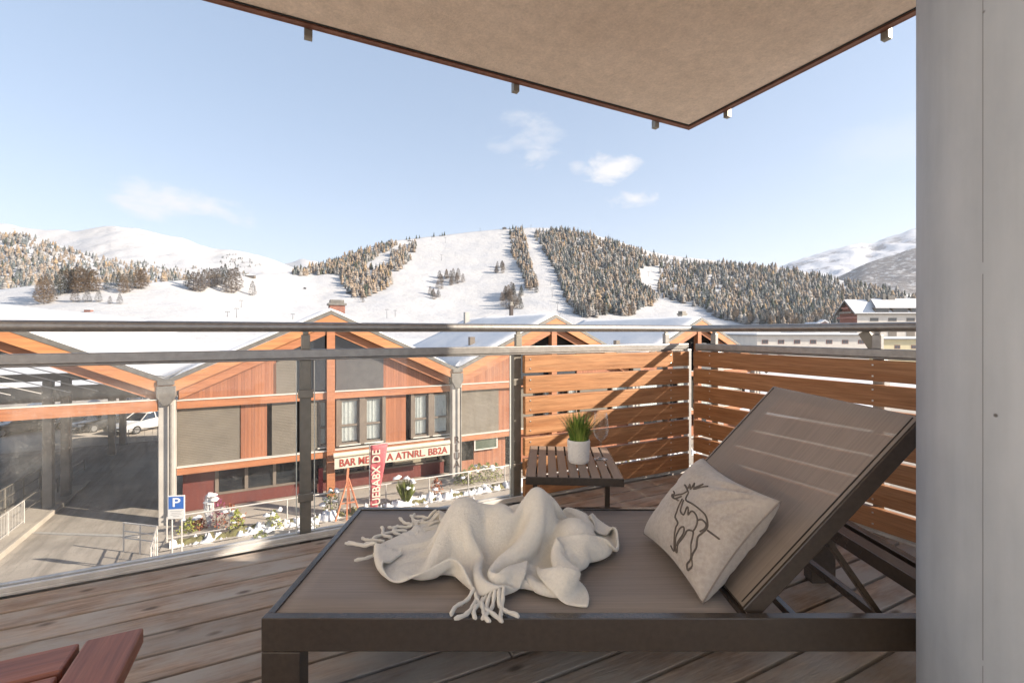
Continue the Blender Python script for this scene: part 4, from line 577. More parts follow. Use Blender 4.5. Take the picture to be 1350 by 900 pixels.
[1367,10,10,8,12,18,18,15,2,-7,-9,-11,-12,-12,-12,-12,-11,-11,-8,-9,-9,-10,-8,-3,-3,-9,-9,-20,-18,-14,-14,-19,-17,-15,-10,-5,-1,-1,-4,-1,3,6,6,5,6,3,-1,-2,-2,-1,-3,-10,-13,-13,-14,-8,1,-6,-9,1,12,2,-5,-9,-7,-4,-2,-5,-9,-10,-12,-12,-11,-7,-8,-5,-4,-4,-3,-3,-2,-2,-5,-6,-9,-13,-16,-11,-7,-7],
[1348,9,8,12,16,16,16,14,13,6,-3,-5,-9,-12,-11,-11,-11,-10,-9,-9,-9,-10,-10,-6,-6,-6,-11,-20,-16,-12,-16,-18,-17,-14,-13,-7,-2,0,-1,0,3,6,6,8,4,-1,-4,0,2,2,-5,-13,-16,-13,-14,-13,5,1,-8,-6,5,10,-1,-10,-9,-3,0,-5,-8,-10,-12,-13,-8,-7,-7,-6,-2,-4,-3,-4,-2,-3,-5,-7,-9,-12,-15,-10,-8,-8],
[1326,9,12,14,14,15,15,15,14,11,8,1,2,-6,-11,-11,-10,-10,-9,-9,-9,-10,-10,-8,-5,-7,-15,-19,-13,-12,-18,-18,-16,-14,-10,-7,-5,-2,0,0,4,6,8,5,-1,-5,0,5,6,0,-9,-15,-18,-14,-14,-15,1,10,-1,-9,-3,8,5,-6,-12,-3,0,-4,-8,-10,-13,-13,-4,-4,-7,-6,-2,-3,-4,-3,-2,-4,-6,-7,-10,-12,-13,-10,-9,-7],
[1305,12,12,14,14,14,15,15,15,15,14,9,6,1,-3,-9,-10,-9,-9,-9,-9,-10,-10,-9,-6,-9,-16,-17,-11,-17,-18,-18,-17,-18,-6,1,-4,-5,-2,0,4,7,6,-1,-7,1,7,7,5,-4,-11,-16,-20,-15,-14,-16,-4,12,10,-4,-8,1,7,-1,-12,-8,1,-4,-8,-10,-12,-12,2,-3,-7,-6,-3,-2,-4,-3,-3,-4,-6,-8,-9,-13,-11,-10,-9,-8],
[1287,10,13,14,14,15,15,14,15,16,16,16,11,11,0,1,-6,-10,-9,-9,-9,-10,-10,-10,-7,-9,-17,-14,-16,-19,-20,-17,-17,-16,0,1,-2,-4,-5,-1,2,7,1,-8,0,7,8,7,1,-6,-12,-19,-20,-17,-13,-16,-8,9,15,8,-7,-5,3,3,-9,-12,-3,-4,-7,-11,-11,-1,1,-2,-6,-6,-4,-2,-3,-3,-4,-5,-6,-8,-10,-12,-11,-10,-9,-8],
[1285,-2,9,13,15,14,15,15,16,16,16,16,14,16,10,3,6,-3,-9,-9,-10,-9,-10,-10,-6,-13,-17,-16,-19,-20,-20,-12,-17,-16,1,4,-1,-3,-6,-3,1,2,-6,-2,5,9,8,4,-1,-8,-15,-19,-20,-19,-13,-16,-9,5,14,16,4,-7,-3,3,-5,-12,-8,-6,-8,-9,-1,0,0,-3,-5,-5,-4,-3,-3,-3,-4,-5,-7,-8,-10,-12,-11,-10,-9,-7],
[1304,-16,-5,6,13,14,16,15,16,15,16,16,16,17,15,9,9,7,1,-6,-11,-9,-10,-12,-6,-16,-16,-19,-19,-22,-14,-13,-18,-17,-7,15,5,-4,-4,-6,-2,-5,-3,1,7,9,7,2,-3,-11,-16,-20,-19,-20,-15,-15,-11,4,12,18,14,-1,-6,-1,-2,-10,-10,-8,-7,-3,-1,0,-1,-3,-5,-5,-5,-2,-3,-3,-4,-6,-7,-8,-11,-11,-11,-9,-9,-7],
[1320,-15,-14,-10,4,14,15,16,16,16,16,16,16,16,15,16,12,10,9,2,-3,-8,-12,-11,-10,-16,-18,-19,-21,-17,-11,-16,-19,-18,-14,8,19,5,-5,-6,-8,-4,-3,3,7,8,6,0,-6,-12,-18,-20,-18,-19,-18,-15,-11,-1,11,18,19,10,-3,-5,-2,-8,-10,-7,-6,-2,-1,-1,-1,-4,-4,-5,-4,-3,-3,-3,-4,-6,-7,-9,-11,-11,-10,-10,-8,-14],
[1339,-15,-14,-14,-14,1,14,16,16,17,16,15,16,15,15,14,13,13,15,10,3,0,-5,-10,-15,-16,-18,-21,-20,-9,-16,-20,-18,-16,-17,-9,19,20,8,-8,-8,-6,-4,3,6,8,5,-1,-8,-14,-19,-20,-18,-17,-19,-17,-11,-3,7,17,21,18,5,-5,-4,-6,-9,-7,-5,-2,-1,-1,-2,-4,-4,-5,-4,-3,-3,-3,-4,-6,-8,-9,-11,-11,-10,-10,-15,-19],
[1355,-14,-14,-13,-11,-16,-1,11,16,16,16,16,15,14,15,13,13,14,15,15,11,2,0,-2,-10,-16,-20,-21,-13,-14,-22,-20,-20,-15,-8,-18,4,23,22,6,-9,-8,-5,1,3,9,4,-2,-9,-15,-20,-19,-17,-17,-19,-17,-13,-5,5,14,21,22,14,-1,-4,-5,-8,-7,-4,-3,-2,-1,-2,-4,-4,-5,-3,-3,-4,-3,-4,-6,-8,-10,-11,-11,-11,-16,-20,-21],
[1371,-14,-12,-12,-13,-15,-13,-5,9,17,14,16,14,14,15,13,14,14,16,13,15,12,0,-2,-1,-10,-18,-20,-13,-20,-21,-16,-20,-14,-9,-12,-14,16,23,22,4,-10,-7,-1,3,4,6,0,-11,-17,-19,-18,-17,-17,-19,-18,-13,-7,4,12,18,23,21,7,-4,-4,-7,-6,-5,-3,-3,-1,-2,-4,-4,-5,-3,-4,-3,-3,-4,-6,-8,-10,-12,-12,-17,-21,-20,-20],
[1389,-13,-13,-12,-13,-14,-14,-14,-7,7,14,17,14,16,13,12,14,15,14,16,11,15,11,0,-3,-4,-9,-22,-14,-24,-9,-18,-18,-12,-9,-14,-13,-2,19,24,20,0,-10,-1,2,4,4,0,-11,-19,-19,-17,-17,-17,-18,-19,-16,-6,6,11,14,19,24,16,-1,-3,-5,-6,-5,-4,-4,-2,-1,-4,-4,-5,-4,-3,-3,-3,-4,-6,-8,-11,-14,-18,-20,-20,-20,-19],
[1408,-14,-12,-13,-14,-13,-13,-15,-13,-5,4,10,20,17,13,9,14,16,13,11,15,10,15,9,-1,-4,0,-16,-25,-12,-4,-18,-18,-16,-3,-15,-12,-10,7,20,23,17,-2,-5,2,6,2,-2,-14,-19,-17,-17,-16,-17,-19,-20,-14,-2,7,11,11,14,17,23,7,-3,-3,-5,-6,-7,-3,-1,-2,-3,-5,-5,-5,-2,-2,-3,-4,-6,-10,-14,-19,-20,-19,-20,-19,-20],
[1425,-13,-13,-14,-14,-14,-13,-11,-14,-12,-2,0,10,19,15,10,13,14,14,6,15,11,11,15,7,-1,2,-11,-17,0,-8,-20,-18,-18,-9,-10,-8,-11,-1,13,17,20,17,0,0,3,3,-5,-17,-16,-17,-17,-16,-17,-19,-18,-15,-8,12,15,14,15,13,13,15,1,-1,-6,-8,-8,-3,0,-1,-3,-6,-6,-6,-1,-1,-2,-4,-7,-13,-19,-21,-19,-20,-20,-19,-20],
[1427,3,-14,-13,-13,-14,-13,-12,-14,-14,-7,-2,-4,8,17,13,10,12,12,6,15,14,9,12,15,9,-13,-1,12,0,-14,-20,-18,-18,-10,-6,-8,-12,-5,9,15,18,19,14,2,0,1,-8,-18,-19,-12,-16,-16,-19,-19,-20,-11,-14,8,18,17,19,16,15,11,7,-2,-9,-10,-7,-1,1,-1,-6,-7,-4,-8,2,0,-2,-4,-10,-19,-22,-19,-20,-20,-19,-19,-20],
[1412,18,5,-13,-10,-13,-17,-13,-14,-13,-11,-4,-8,-7,5,16,12,9,10,8,14,15,13,8,13,17,12,8,2,-6,-9,-18,-18,-18,-14,-7,-10,1,-8,3,14,19,18,16,9,0,2,-12,-19,-19,-14,-14,-18,-20,-20,-23,-14,-1,3,17,19,17,17,14,16,9,-4,-6,-12,-6,1,1,-3,-10,-13,-5,3,4,1,-1,-7,-17,-22,-21,-19,-20,-20,-20,-20,-20],
[1397,18,19,8,-18,-9,-19,-10,-12,-13,-13,-8,-8,-12,-11,5,14,11,7,9,15,14,16,9,12,16,19,14,2,-1,-1,-16,-17,-18,-17,-8,-5,3,-3,-1,10,18,19,17,11,5,-8,-10,-18,-16,-16,-16,-19,-21,-21,-23,-7,0,3,14,18,18,17,16,13,12,-2,-8,-12,-4,4,-1,-9,-13,-13,-2,8,5,3,-4,-13,-21,-22,-20,-19,-21,-20,-21,-21,-22],
[1384,19,14,20,5,-18,-8,-12,-12,-13,-13,-8,-9,-15,-12,-18,4,13,11,8,13,16,15,11,12,17,18,18,11,4,4,-10,-20,-16,-18,-7,0,2,1,-1,5,14,21,19,11,-15,2,-7,-12,-19,-15,-19,-20,-21,-23,-15,-3,-1,3,12,17,18,16,13,17,11,-3,-10,-10,3,4,-6,-14,-15,-9,5,8,7,-1,-11,-15,-21,-21,-20,-21,-21,-21,-21,-21,-22],
[1371,20,12,16,20,6,-14,-9,-12,-13,-13,-9,-11,-15,-17,-23,-13,6,12,12,11,15,16,14,13,15,18,20,14,8,1,0,-3,-22,-16,-1,2,2,0,0,3,8,15,15,13,-11,-20,5,-4,-15,-21,-16,-21,-22,-20,-5,-3,-1,2,8,18,17,14,14,17,8,-5,-12,-1,8,-4,-9,-16,-14,-2,8,8,2,-9,-11,-14,-21,-22,-19,-22,-21,-21,-21,-22,-21],
[1360,17,12,21,12,23,7,-11,-12,-13,-14,-11,-13,-18,-21,-23,-21,-7,7,13,14,13,17,14,14,16,18,20,14,1,-1,0,23,-10,-15,6,1,2,1,0,3,5,7,9,1,2,-22,-14,-4,-1,-8,-19,-23,-23,-8,-3,-3,0,1,4,17,17,14,14,16,2,-9,-4,7,0,-10,-8,-12,-13,7,6,3,-9,-9,-8,-14,-20,-22,-21,-21,-21,-21,-21,-22,-21]],
[[51,0,1,0,1,-1,0,7,17,14,7,-5,-12,-11,-11,-11,-10,-7,1,5,11,13,13,13,11,9,8,7,8,7,7,5,-1,-4,-7,-8,-10,-11,-11,-12,-13,-13,-15,-12,5,12,12,10,10,12,2,-11,-14,-11,-17,9,23,22,1,1,1,4,4,3,-7,-16,-19,-10,8,14,-4,-1,-1,1,3,6,4,2,-5,-7,-8,-13,-12,-11,-6,0,0,0,0,0],
[50,1,0,1,0,0,0,10,16,8,-3,-11,-11,-11,-12,-10,-1,0,1,8,14,12,8,5,4,7,7,8,7,8,6,6,-1,-5,-7,-8,-9,-11,-11,-12,-12,-13,-11,8,16,13,13,11,10,-4,-16,-14,-13,-15,-1,24,21,14,8,-1,2,3,2,-5,-15,-18,-16,-6,0,14,15,3,3,4,0,0,2,2,1,-3,-6,-10,-14,-18,-15,0,0,0,0,0],
[50,0,0,1,0,0,5,13,9,-2,-10,-12,-13,-10,-4,0,0,0,3,13,11,3,-2,0,3,6,7,8,8,7,7,6,0,-5,-7,-9,-9,-10,-11,-12,-12,-5,10,17,14,15,13,8,-7,-19,-14,-14,-16,-5,20,19,20,11,11,0,3,0,-5,-14,-18,-18,-8,-1,0,-1,16,18,12,8,5,0,-1,0,0,-3,-3,-8,-17,-18,-21,-9,0,0,0,0],
[49,0,1,1,1,3,10,8,-2,-11,-13,-12,-8,0,0,0,0,0,10,8,0,-8,-2,1,3,5,6,7,7,8,8,8,0,-7,-7,-7,-9,-11,-11,-9,0,9,18,15,16,14,9,-9,-19,-15,-14,-17,-7,11,20,18,14,14,11,7,-2,-6,-14,-19,-18,-13,0,-1,0,-1,2,18,20,18,13,6,1,-1,-2,-2,-7,-10,-16,-20,-20,-19,-2,0,0,0],
[49,1,1,1,3,8,6,-2,-11,-14,-12,-3,0,0,0,0,0,0,10,-1,-8,-1,0,0,0,2,4,6,9,14,11,-1,-5,-5,-5,-9,-11,-10,0,0,4,20,17,17,15,10,-8,-19,-16,-14,-16,-10,5,20,19,18,16,14,10,-1,-9,-13,-18,-19,-17,-3,0,0,0,0,0,8,18,22,20,16,8,2,-2,-5,-7,-13,-18,-20,-20,-21,-10,0,0,0],
[50,1,1,3,8,5,-3,-12,-16,-10,0,0,0,0,0,9,-1,-8,0,0,0,0,0,0,1,7,-8,1,17,8,0,-2,-2,-4,-10,-8,0,0,0,0,17,19,19,17,10,-5,-19,-15,-16,-14,-13,1,19,19,19,19,16,12,2,-9,-14,-17,-18,-19,-8,0,0,0,0,0,1,4,12,19,21,21,18,11,1,-4,-11,-16,-18,-21,-20,-20,-18,-2,0,0],
[51,1,5,7,3,-4,-13,-16,-7,0,0,0,0,0,0,10,4,-13,-1,0,0,0,0,7,14,-1,-18,-2,0,2,1,-2,-1,0,0,0,0,0,0,10,20,19,19,13,-2,-17,-17,-15,-16,-14,0,17,17,19,19,19,16,5,-10,-15,-16,-17,-18,-12,-2,10,5,-3,-8,-3,3,3,10,11,19,18,21,20,13,-3,-13,-16,-21,-21,-17,-20,-21,-9,0,0],
[61,1,4,2,-7,-14,-16,-4,0,0,0,0,0,0,0,1,14,-4,-11,0,0,0,2,19,12,-3,-17,-13,0,0,0,0,0,0,0,0,0,0,2,20,19,20,16,4,-14,-19,-15,-17,-16,0,0,24,20,20,20,20,9,-12,-15,-14,-16,-16,-9,0,-7,1,14,6,-5,-11,0,5,7,8,15,16,17,16,20,11,-8,-19,-21,-21,-18,-19,-20,-17,-1,0],
[72,0,-3,-9,-15,-15,-3,0,0,0,0,0,0,9,-9,0,11,4,-15,0,0,0,10,20,13,-1,-13,-17,-12,0,0,0,0,0,0,0,0,0,12,21,20,19,8,-8,-20,-15,-17,-18,-2,0,7,23,21,21,20,17,-16,-12,-13,-14,-14,-6,11,4,-4,-17,-3,15,7,-6,-6,3,4,11,13,15,16,11,10,3,12,-8,-22,-20,-19,-17,-20,-21,-6,0],
[79,-7,-12,-16,-15,-2,0,0,0,0,0,0,0,12,-1,-11,0,12,-2,-10,0,0,17,21,13,2,-9,-16,-16,-9,-3,0,0,0,0,0,0,5,19,20,20,13,-1,-18,-18,-14,-20,-6,0,0,15,22,19,22,21,0,-22,-16,-12,-12,-10,9,12,6,2,-7,-23,-3,12,10,-2,-7,4,7,12,14,12,8,5,5,2,13,-7,-20,-19,-18,-20,-17,-17,0],
[75,-14,-17,-15,-2,0,0,0,0,0,0,0,0,14,5,-16,-3,0,8,-8,0,6,19,21,14,4,-6,-14,-15,-13,-7,-3,-2,-1,0,-1,2,11,20,20,17,5,-13,-20,-13,-19,-12,0,0,0,22,19,20,22,16,-14,-22,-20,-18,-8,5,7,8,4,1,3,1,-27,-6,13,5,1,-1,7,12,11,10,3,1,3,7,14,10,-9,-18,-19,-18,-18,-17,-10],
[62,-17,-16,-2,0,0,0,0,0,0,0,0,0,5,16,-5,-16,0,0,0,0,14,20,21,14,5,-3,-11,-15,-13,-9,-5,-2,-2,-1,0,3,11,19,18,11,-6,-20,-14,-17,-18,0,0,0,4,23,19,19,23,8,-19,-22,-21,-19,-14,-1,6,12,2,3,1,8,1,-30,-1,8,6,5,4,9,13,5,-1,2,6,10,12,15,5,-10,-18,-18,-17,-17,-19],
[47,-16,-4,0,0,0,0,0,0,0,0,0,0,0,18,6,-17,-7,0,0,6,16,22,20,15,7,-1,-9,-14,-14,-9,-5,-3,-1,-2,1,4,5,14,20,2,-18,-18,-11,-22,-5,0,0,0,9,23,17,21,21,2,-18,-23,-23,-18,-11,0,0,0,0,0,5,4,9,1,-19,0,0,0,6,10,12,9,11,0,9,8,13,7,10,-1,-11,-17,-17,-18,-19],
[32,-5,0,0,0,0,0,0,0,0,0,0,0,0,6,19,-2,-18,-5,4,10,18,21,21,16,8,1,-7,-13,-13,-9,-4,-3,-2,-1,3,5,2,5,16,-13,-21,-11,-18,-15,0,0,0,0,14,22,17,22,18,-1,-18,-23,-22,-19,-10,0,0,0,0,0,0,0,0,16,-4,-12,0,0,0,0,18,3,12,16,3,12,11,13,8,-2,-7,-9,-11,-25,-21],
[27,0,0,0,0,0,0,0,0,0,0,0,0,0,0,17,12,-7,-13,1,13,18,22,21,17,10,2,-5,-12,-12,-7,-4,-3,-2,2,3,5,3,3,-5,-23,-17,-14,-21,-4,0,0,0,0,18,21,18,23,15,-2,-17,-22,-24,-18,-12,0,0,0,0,0,0,0,0,11,5,-16,0,0,0,0,16,5,-1,14,18,14,13,10,9,2,-4,-5,-15,-29,-11],
[27,0,0,0,0,0,0,0,0,0,0,0,0,0,0,5,21,8,-11,-2,12,19,21,21,19,11,5,-4,-12,-10,-5,-3,-4,0,2,4,3,1,-6,-21,-22,-16,-21,-15,0,0,0,0,0,21,21,20,23,13,-2,-16,-23,-23,-20,-13,-1,0,0,0,0,0,0,0,0,14,-14,0,0,0,0,16,10,-3,1,14,20,18,12,10,6,0,-2,-15,-24,-8],
[27,0,0,0,0,0,11,5,1,-11,-6,0,0,0,0,0,17,23,1,-5,9,18,21,22,19,13,6,-2,-11,-7,-3,-3,-4,1,2,2,0,-6,-17,-24,-20,-21,-22,-8,-1,0,0,0,2,22,21,22,21,13,-2,-15,-21,-23,-20,-16,-4,0,0,0,0,0,0,0,0,12,-12,0,0,0,0,16,19,-2,-2,1,14,22,17,11,10,5,2,-11,-21,-5],
[27,0,0,0,0,0,0,14,9,1,-7,-13,-4,0,0,0,16,24,15,-2,7,15,21,21,21,14,8,-1,-9,-3,-2,-3,-4,1,1,1,-7,-17,-23,-22,-23,-22,-14,-6,-3,-4,0,0,6,22,22,22,20,12,-1,-12,-19,-23,-21,-19,-9,0,0,0,0,0,0,0,0,13,-13,0,0,0,0,17,25,6,0,2,-4,10,21,17,11,9,4,-4,-3,0],
[27,0,0,0,0,0,0,0,10,15,5,-8,-15,-7,0,2,16,24,22,9,4,12,19,21,21,17,9,1,-6,0,-2,-4,-3,1,0,-6,-17,-23,-23,-23,-22,-17,-10,-6,-6,-5,-4,0,10,21,22,22,20,11,1,-10,-17,-22,-22,-21,-15,-1,0,0,0,0,0,0,5,11,-16,0,0,0,0,19,26,13,4,3,-1,-4,5,19,18,12,10,2,-6,4],
[27,0,0,0,0,0,0,0,0,8,18,7,-7,-15,-7,4,13,23,24,20,10,8,16,20,21,18,11,4,-3,1,-2,-4,-3,1,-5,-16,-23,-23,-23,-21,-18,-13,-9,-8,-7,-8,-5,1,9,20,22,22,19,12,1,-7,-16,-22,-21,-22,-19,-6,0,0,0,0,0,0,15,-1,-14,0,0,0,8,15,22,18,7,2,2,2,-4,2,15,19,17,11,3,4],
[27,0,0,0,0,0,0,0,0,0,8,18,10,-5,-12,-2,11,21,24,24,18,10,14,18,19,19,13,6,1,1,-1,-5,-1,-3,-14,-23,-22,-21,-21,-19,-16,-13,-9,-8,-8,-9,-7,0,8,18,22,21,19,12,4,-6,-15,-21,-21,-21,-22,-14,0,0,0,0,0,0,15,-11,-4,0,0,14,11,13,-3,18,14,7,6,5,2,-1,-4,15,20,18,14,8],
[27,0,0,0,0,0,0,0,0,0,0,8,19,14,-1,-7,6,18,23,24,23,17,11,18,18,17,15,8,5,2,-2,-5,-2,-10,-21,-20,-19,-20,-21,-19,-16,-12,-7,-7,-10,-11,-8,-2,6,16,21,21,19,13,4,-5,-13,-20,-21,-21,-21,-20,-5,0,0,0,0,0,12,-12,0,0,17,7,15,-3,-16,15,17,13,10,8,8,5,-5,3,13,19,21,17],
[27,0,0,0,0,0,0,0,0,0,0,0,10,20,19,6,-1,14,21,23,24,22,15,16,18,17,14,11,7,2,-2,-6,-7,-16,-17,-19,-19,-20,-21,-19,-14,-9,-6,-8,-12,-12,-10,-4,5,13,19,22,19,13,5,-4,-12,-19,-22,-20,-21,-21,-14,0,0,0,0,0,7,-7,0,19,4,16,6,-20,-18,7,19,11,13,10,13,8,3,8,7,12,20,21],
[38,0,-1,0,-1,-1,-8,0,0,0,0,0,0,19,22,21,12,7,19,22,21,24,20,16,19,17,15,12,8,3,-3,-7,-12,-15,-17,-19,-20,-20,-21,-17,-10,-6,-7,-10,-12,-13,-11,-6,2,11,18,20,19,14,6,-3,-12,-18,-22,-21,-20,-21,-19,-5,0,0,0,0,0,0,16,8,14,12,-7,-20,-23,0,16,17,19,13,20,13,-9,14,7,9,13,20],
[27,0,0,0,0,0,0,0,0,0,0,0,0,12,23,22,23,17,12,22,21,22,21,20,20,18,16,12,8,3,-3,-8,-12,-16,-18,-19,-21,-20,-21,-11,-5,-7,-8,-11,-13,-12,-13,-8,-1,9,16,20,19,14,6,-2,-11,-18,-21,-22,-19,-22,-20,-14,0,0,0,0,0,8,20,6,17,5,-15,-19,-22,0,0,25,22,18,19,10,-6,15,14,10,8,13],
[27,0,0,0,0,0,0,0,0,0,0,0,0,10,21,24,22,24,20,16,22,22,22,21,20,19,16,14,8,3,-3,-9,-13,-16,-19,-19,-21,-21,-14,-4,-5,-7,-10,-11,-12,-13,-14,-11,-3,7,15,19,18,15,6,-2,-11,-18,-21,-21,-20,-21,-22,-17,-6,0,0,0,0,21,11,17,10,-2,-19,-20,-18,0,0,19,20,24,15,0,9,18,14,9,14,10],
[27,0,0,0,3,9,-2,-10,0,0,0,0,0,10,19,23,24,23,23,22,20,22,22,22,20,19,17,13,9,3,-3,-9,-14,-16,-19,-19,-21,-16,-5,-2,-5,-8,-10,-12,-13,-13,-14,-13,-4,5,13,18,18,14,7,-3,-11,-17,-21,-22,-20,-21,-22,-19,-11,-3,0,0,10,19,15,18,4,-11,-21,-21,-13,0,0,11,22,22,8,9,16,19,12,10,15,14],
[27,2,4,10,1,-3,-14,0,0,0,0,0,0,7,20,24,23,23,23,22,23,23,22,21,21,19,17,13,9,3,-4,-8,-14,-16,-18,-19,-17,-8,0,-1,-5,-8,-11,-13,-13,-14,-15,-13,-5,4,12,17,18,13,7,-3,-11,-18,-21,-22,-21,-20,-22,-20,-14,-8,-2,4,18,18,19,9,-1,-7,-22,-18,-19,-1,0,3,22,20,13,17,18,14,15,11,14,13],
[45,2,2,-2,-7,-13,0,0,0,0,0,0,0,5,21,23,23,23,23,23,22,23,22,21,21,18,17,13,8,2,-3,-8,-10,-10,-20,-18,-11,-3,3,0,-5,-8,-12,-14,-15,-14,-15,-13,-4,4,11,16,17,13,6,-4,-12,-18,-21,-22,-21,-20,-22,-20,-15,-9,-3,7,19,19,17,7,-3,-10,-17,-18,-20,-9,0,0,16,23,20,18,17,15,13,14,13,14],
[52,-4,-5,-12,-4,0,0,0,0,0,0,0,0,2,21,23,23,23,22,23,22,22,22,21,19,18,16,12,7,2,-3,-8,-8,1,-13,-20,-11,4,6,0,-4,-10,-13,-15,-15,-14,-15,-11,-4,4,11,15,16,13,4,-4,-12,-19,-21,-22,-21,-20,-22,-20,-15,-9,-2,7,17,20,16,4,-5,-11,-10,-18,-20,-16,-5,0,9,22,22,20,19,16,15,10,17,13],
[42,-10,-5,0,0,0,0,0,0,0,0,0,0,0,20,23,22,23,23,21,20,22,21,20,19,16,15,11,6,2,-3,-7,-11,7,2,-14,-14,9,7,1,-5,-10,-13,-15,-16,-14,-14,-9,-3,5,11,14,16,11,4,-5,-13,-19,-21,-23,-20,-20,-22,-19,-15,-9,-1,6,13,20,17,1,-3,-8,-15,-13,-20,-18,-12,-4,1,21,23,20,15,18,20,14,13,16],
[27,0,0,0,0,0,0,0,0,0,0,0,0,0,15,22,23,23,22,19,20,20,20,19,18,16,15,9,4,1,-3,-7,-9,2,12,0,-12,12,8,2,-5,-10,-14,-8,-14,-15,-13,-11,-1,6,11,14,14,11,2,-6,-14,-18,-22,-22,-18,-22,-21,-19,-15,-9,1,7,10,14,20,0,-3,-7,-10,-16,-20,-16,-4,-15,-13,13,22,18,20,18,20,13,18,14],
[27,0,0,0,0,0,0,0,0,0,0,0,0,0,8,23,23,22,21,16,20,20,19,18,18,19,13,7,0,0,-4,-6,-9,3,11,10,-2,12,8,3,-5,-9,-11,-7,-6,-13,-11,-11,-2,9,10,13,14,9,1,-7,-14,-19,-23,-19,-19,-22,-20,-19,-17,-8,4,10,10,8,16,1,-8,-6,-5,-14,-20,-9,-15,-22,-17,16,8,22,18,19,19,16,14,16],
[27,0,0,0,0,0,0,0,0,0,0,0,0,0,2,23,23,21,14,19,19,19,18,18,22,17,12,5,-4,-2,-4,-6,-6,2,11,14,7,12,8,3,-4,-9,-12,-16,-1,16,-11,-10,-2,12,10,10,13,8,-1,-8,-13,-21,-22,-17,-21,-21,-20,-19,-19,-7,9,10,9,8,4,6,-8,-8,-3,-13,-19,-13,-20,-19,-25,0,15,19,20,20,19,15,15,15],
[27,0,0,0,0,0,0,0,0,0,0,0,0,0,0,22,19,12,18,18,18,19,18,21,21,17,10,3,-6,-7,-3,-5,-4,5,11,13,12,12,7,3,-3,-7,-12,-14,4,25,4,-11,-1,13,11,8,12,5,-2,-9,-13,-23,-19,-20,-20,-21,-20,-19,-19,-6,12,11,9,6,4,-1,-4,-8,-9,-11,-17,-17,-19,-20,-18,-15,3,22,19,21,19,14,14,19],
[27,0,0,0,0,0,0,0,0,0,0,0,0,0,0,11,13,16,17,18,18,18,21,20,21,15,10,1,-7,-10,-5,-4,-1,7,14,13,11,11,7,2,-2,-6,-11,-11,14,23,20,-1,-4,14,12,8,9,3,-4,-9,-16,-22,-21,-19,-20,-20,-20,-20,-20,0,12,10,9,6,2,-1,-5,-8,-11,-14,-16,-18,-19,-20,-20,-21,0,16,20,20,19,13,18,23],
[27,0,0,0,0,0,0,0,0,0,0,0,0,4,18,8,-2,-5,18,18,18,21,20,21,20,15,8,1,-9,-11,-8,-3,2,10,13,12,11,9,6,3,-2,-5,-10,0,17,23,23,15,-1,13,13,10,6,0,-6,-10,-19,-23,-18,-20,-20,-20,-20,-20,-21,5,12,11,7,6,1,-2,-5,-9,-13,-14,-17,-19,-20,-20,-22,-22,-2,6,21,21,19,14,21,22],
[36,-9,0,0,0,0,0,0,0,0,0,0,3,21,8,-8,-15,0,17,18,20,21,20,21,19,14,8,-1,-9,-13,-9,-3,3,12,12,11,10,8,6,3,-2,-4,-2,8,18,23,22,23,14,9,16,11,4,-3,-8,-14,-21,-19,-20,-20,-20,-20,-20,-21,-21,9,12,10,8,4,1,-3,-6,-10,-12,-16,-17,-20,-20,-21,-22,-23,-4,0,19,21,20,16,23,16],
[54,-16,-11,0,0,0,0,0,0,0,0,4,16,8,-7,-16,-5,3,12,16,20,20,21,20,19,14,8,-2,-10,-14,-11,-4,4,12,12,10,9,8,5,3,-1,-1,4,15,21,22,23,23,20,16,17,14,5,-5,-13,-18,-19,-20,-20,-21,-20,-20,-21,-21,-20,12,12,10,7,4,0,-4,-7,-10,-13,-16,-18,-19,-21,-21,-22,-24,-5,0,10,21,22,19,21,4],
[71,-16,-16,-12,0,0,0,0,0,0,7,17,7,-8,-19,-4,0,0,6,13,19,20,21,20,18,14,8,-3,-11,-15,-12,-5,4,11,11,10,9,7,5,2,1,4,12,20,23,22,22,22,22,22,19,15,6,-6,-15,-19,-20,-21,-21,-21,-20,-21,-21,-22,-17,13,12,10,6,4,-1,-4,-7,-11,-14,-16,-18,-20,-20,-22,-22,-23,-5,0,3,21,21,24,7,-3],
[88,-15,-16,-17,-13,0,0,0,0,9,17,8,-8,-20,-6,0,0,0,0,7,18,20,21,19,18,15,7,-2,-12,-16,-14,-7,3,11,10,9,9,7,4,3,5,10,18,22,23,22,23,23,23,22,20,15,6,-7,-16,-19,-19,-21,-21,-21,-21,-21,-22,-23,-12,12,13,9,6,3,-1,-4,-7,-11,-14,-17,-18,-20,-20,-22,-22,-23,-3,0,0,19,24,11,-5,5],
[100,-13,-13,-16,-17,-14,0,1,12,15,9,-9,-19,-9,0,0,0,0,0,0,12,20,19,19,19,15,8,-2,-12,-17,-15,-9,0,10,9,9,8,8,5,5,9,15,21,23,22,23,23,23,23,22,19,14,4,-7,-15,-15,-16,-22,-21,-21,-22,-21,-22,-23,-10,11,12,9,6,3,0,-5,-8,-11,-14,-16,-18,-20,-20,-21,-22,-23,0,0,0,22,11,-8,8,23],
[101,-12,-12,-11,-8,-12,-5,6,11,11,-10,-20,-12,0,0,0,0,0,0,0,1,18,17,19,18,17,10,-3,-12,-17,-16,-12,-2,7,9,9,8,9,6,8,13,18,23,22,22,23,23,22,22,21,18,12,3,-7,-13,-10,-13,-20,-23,-21,-22,-22,-22,-20,-9,9,11,9,6,2,0,-5,-7,-11,-13,-17,-18,-20,-20,-21,-21,-18,0,0,0,15,-8,7,23,20],
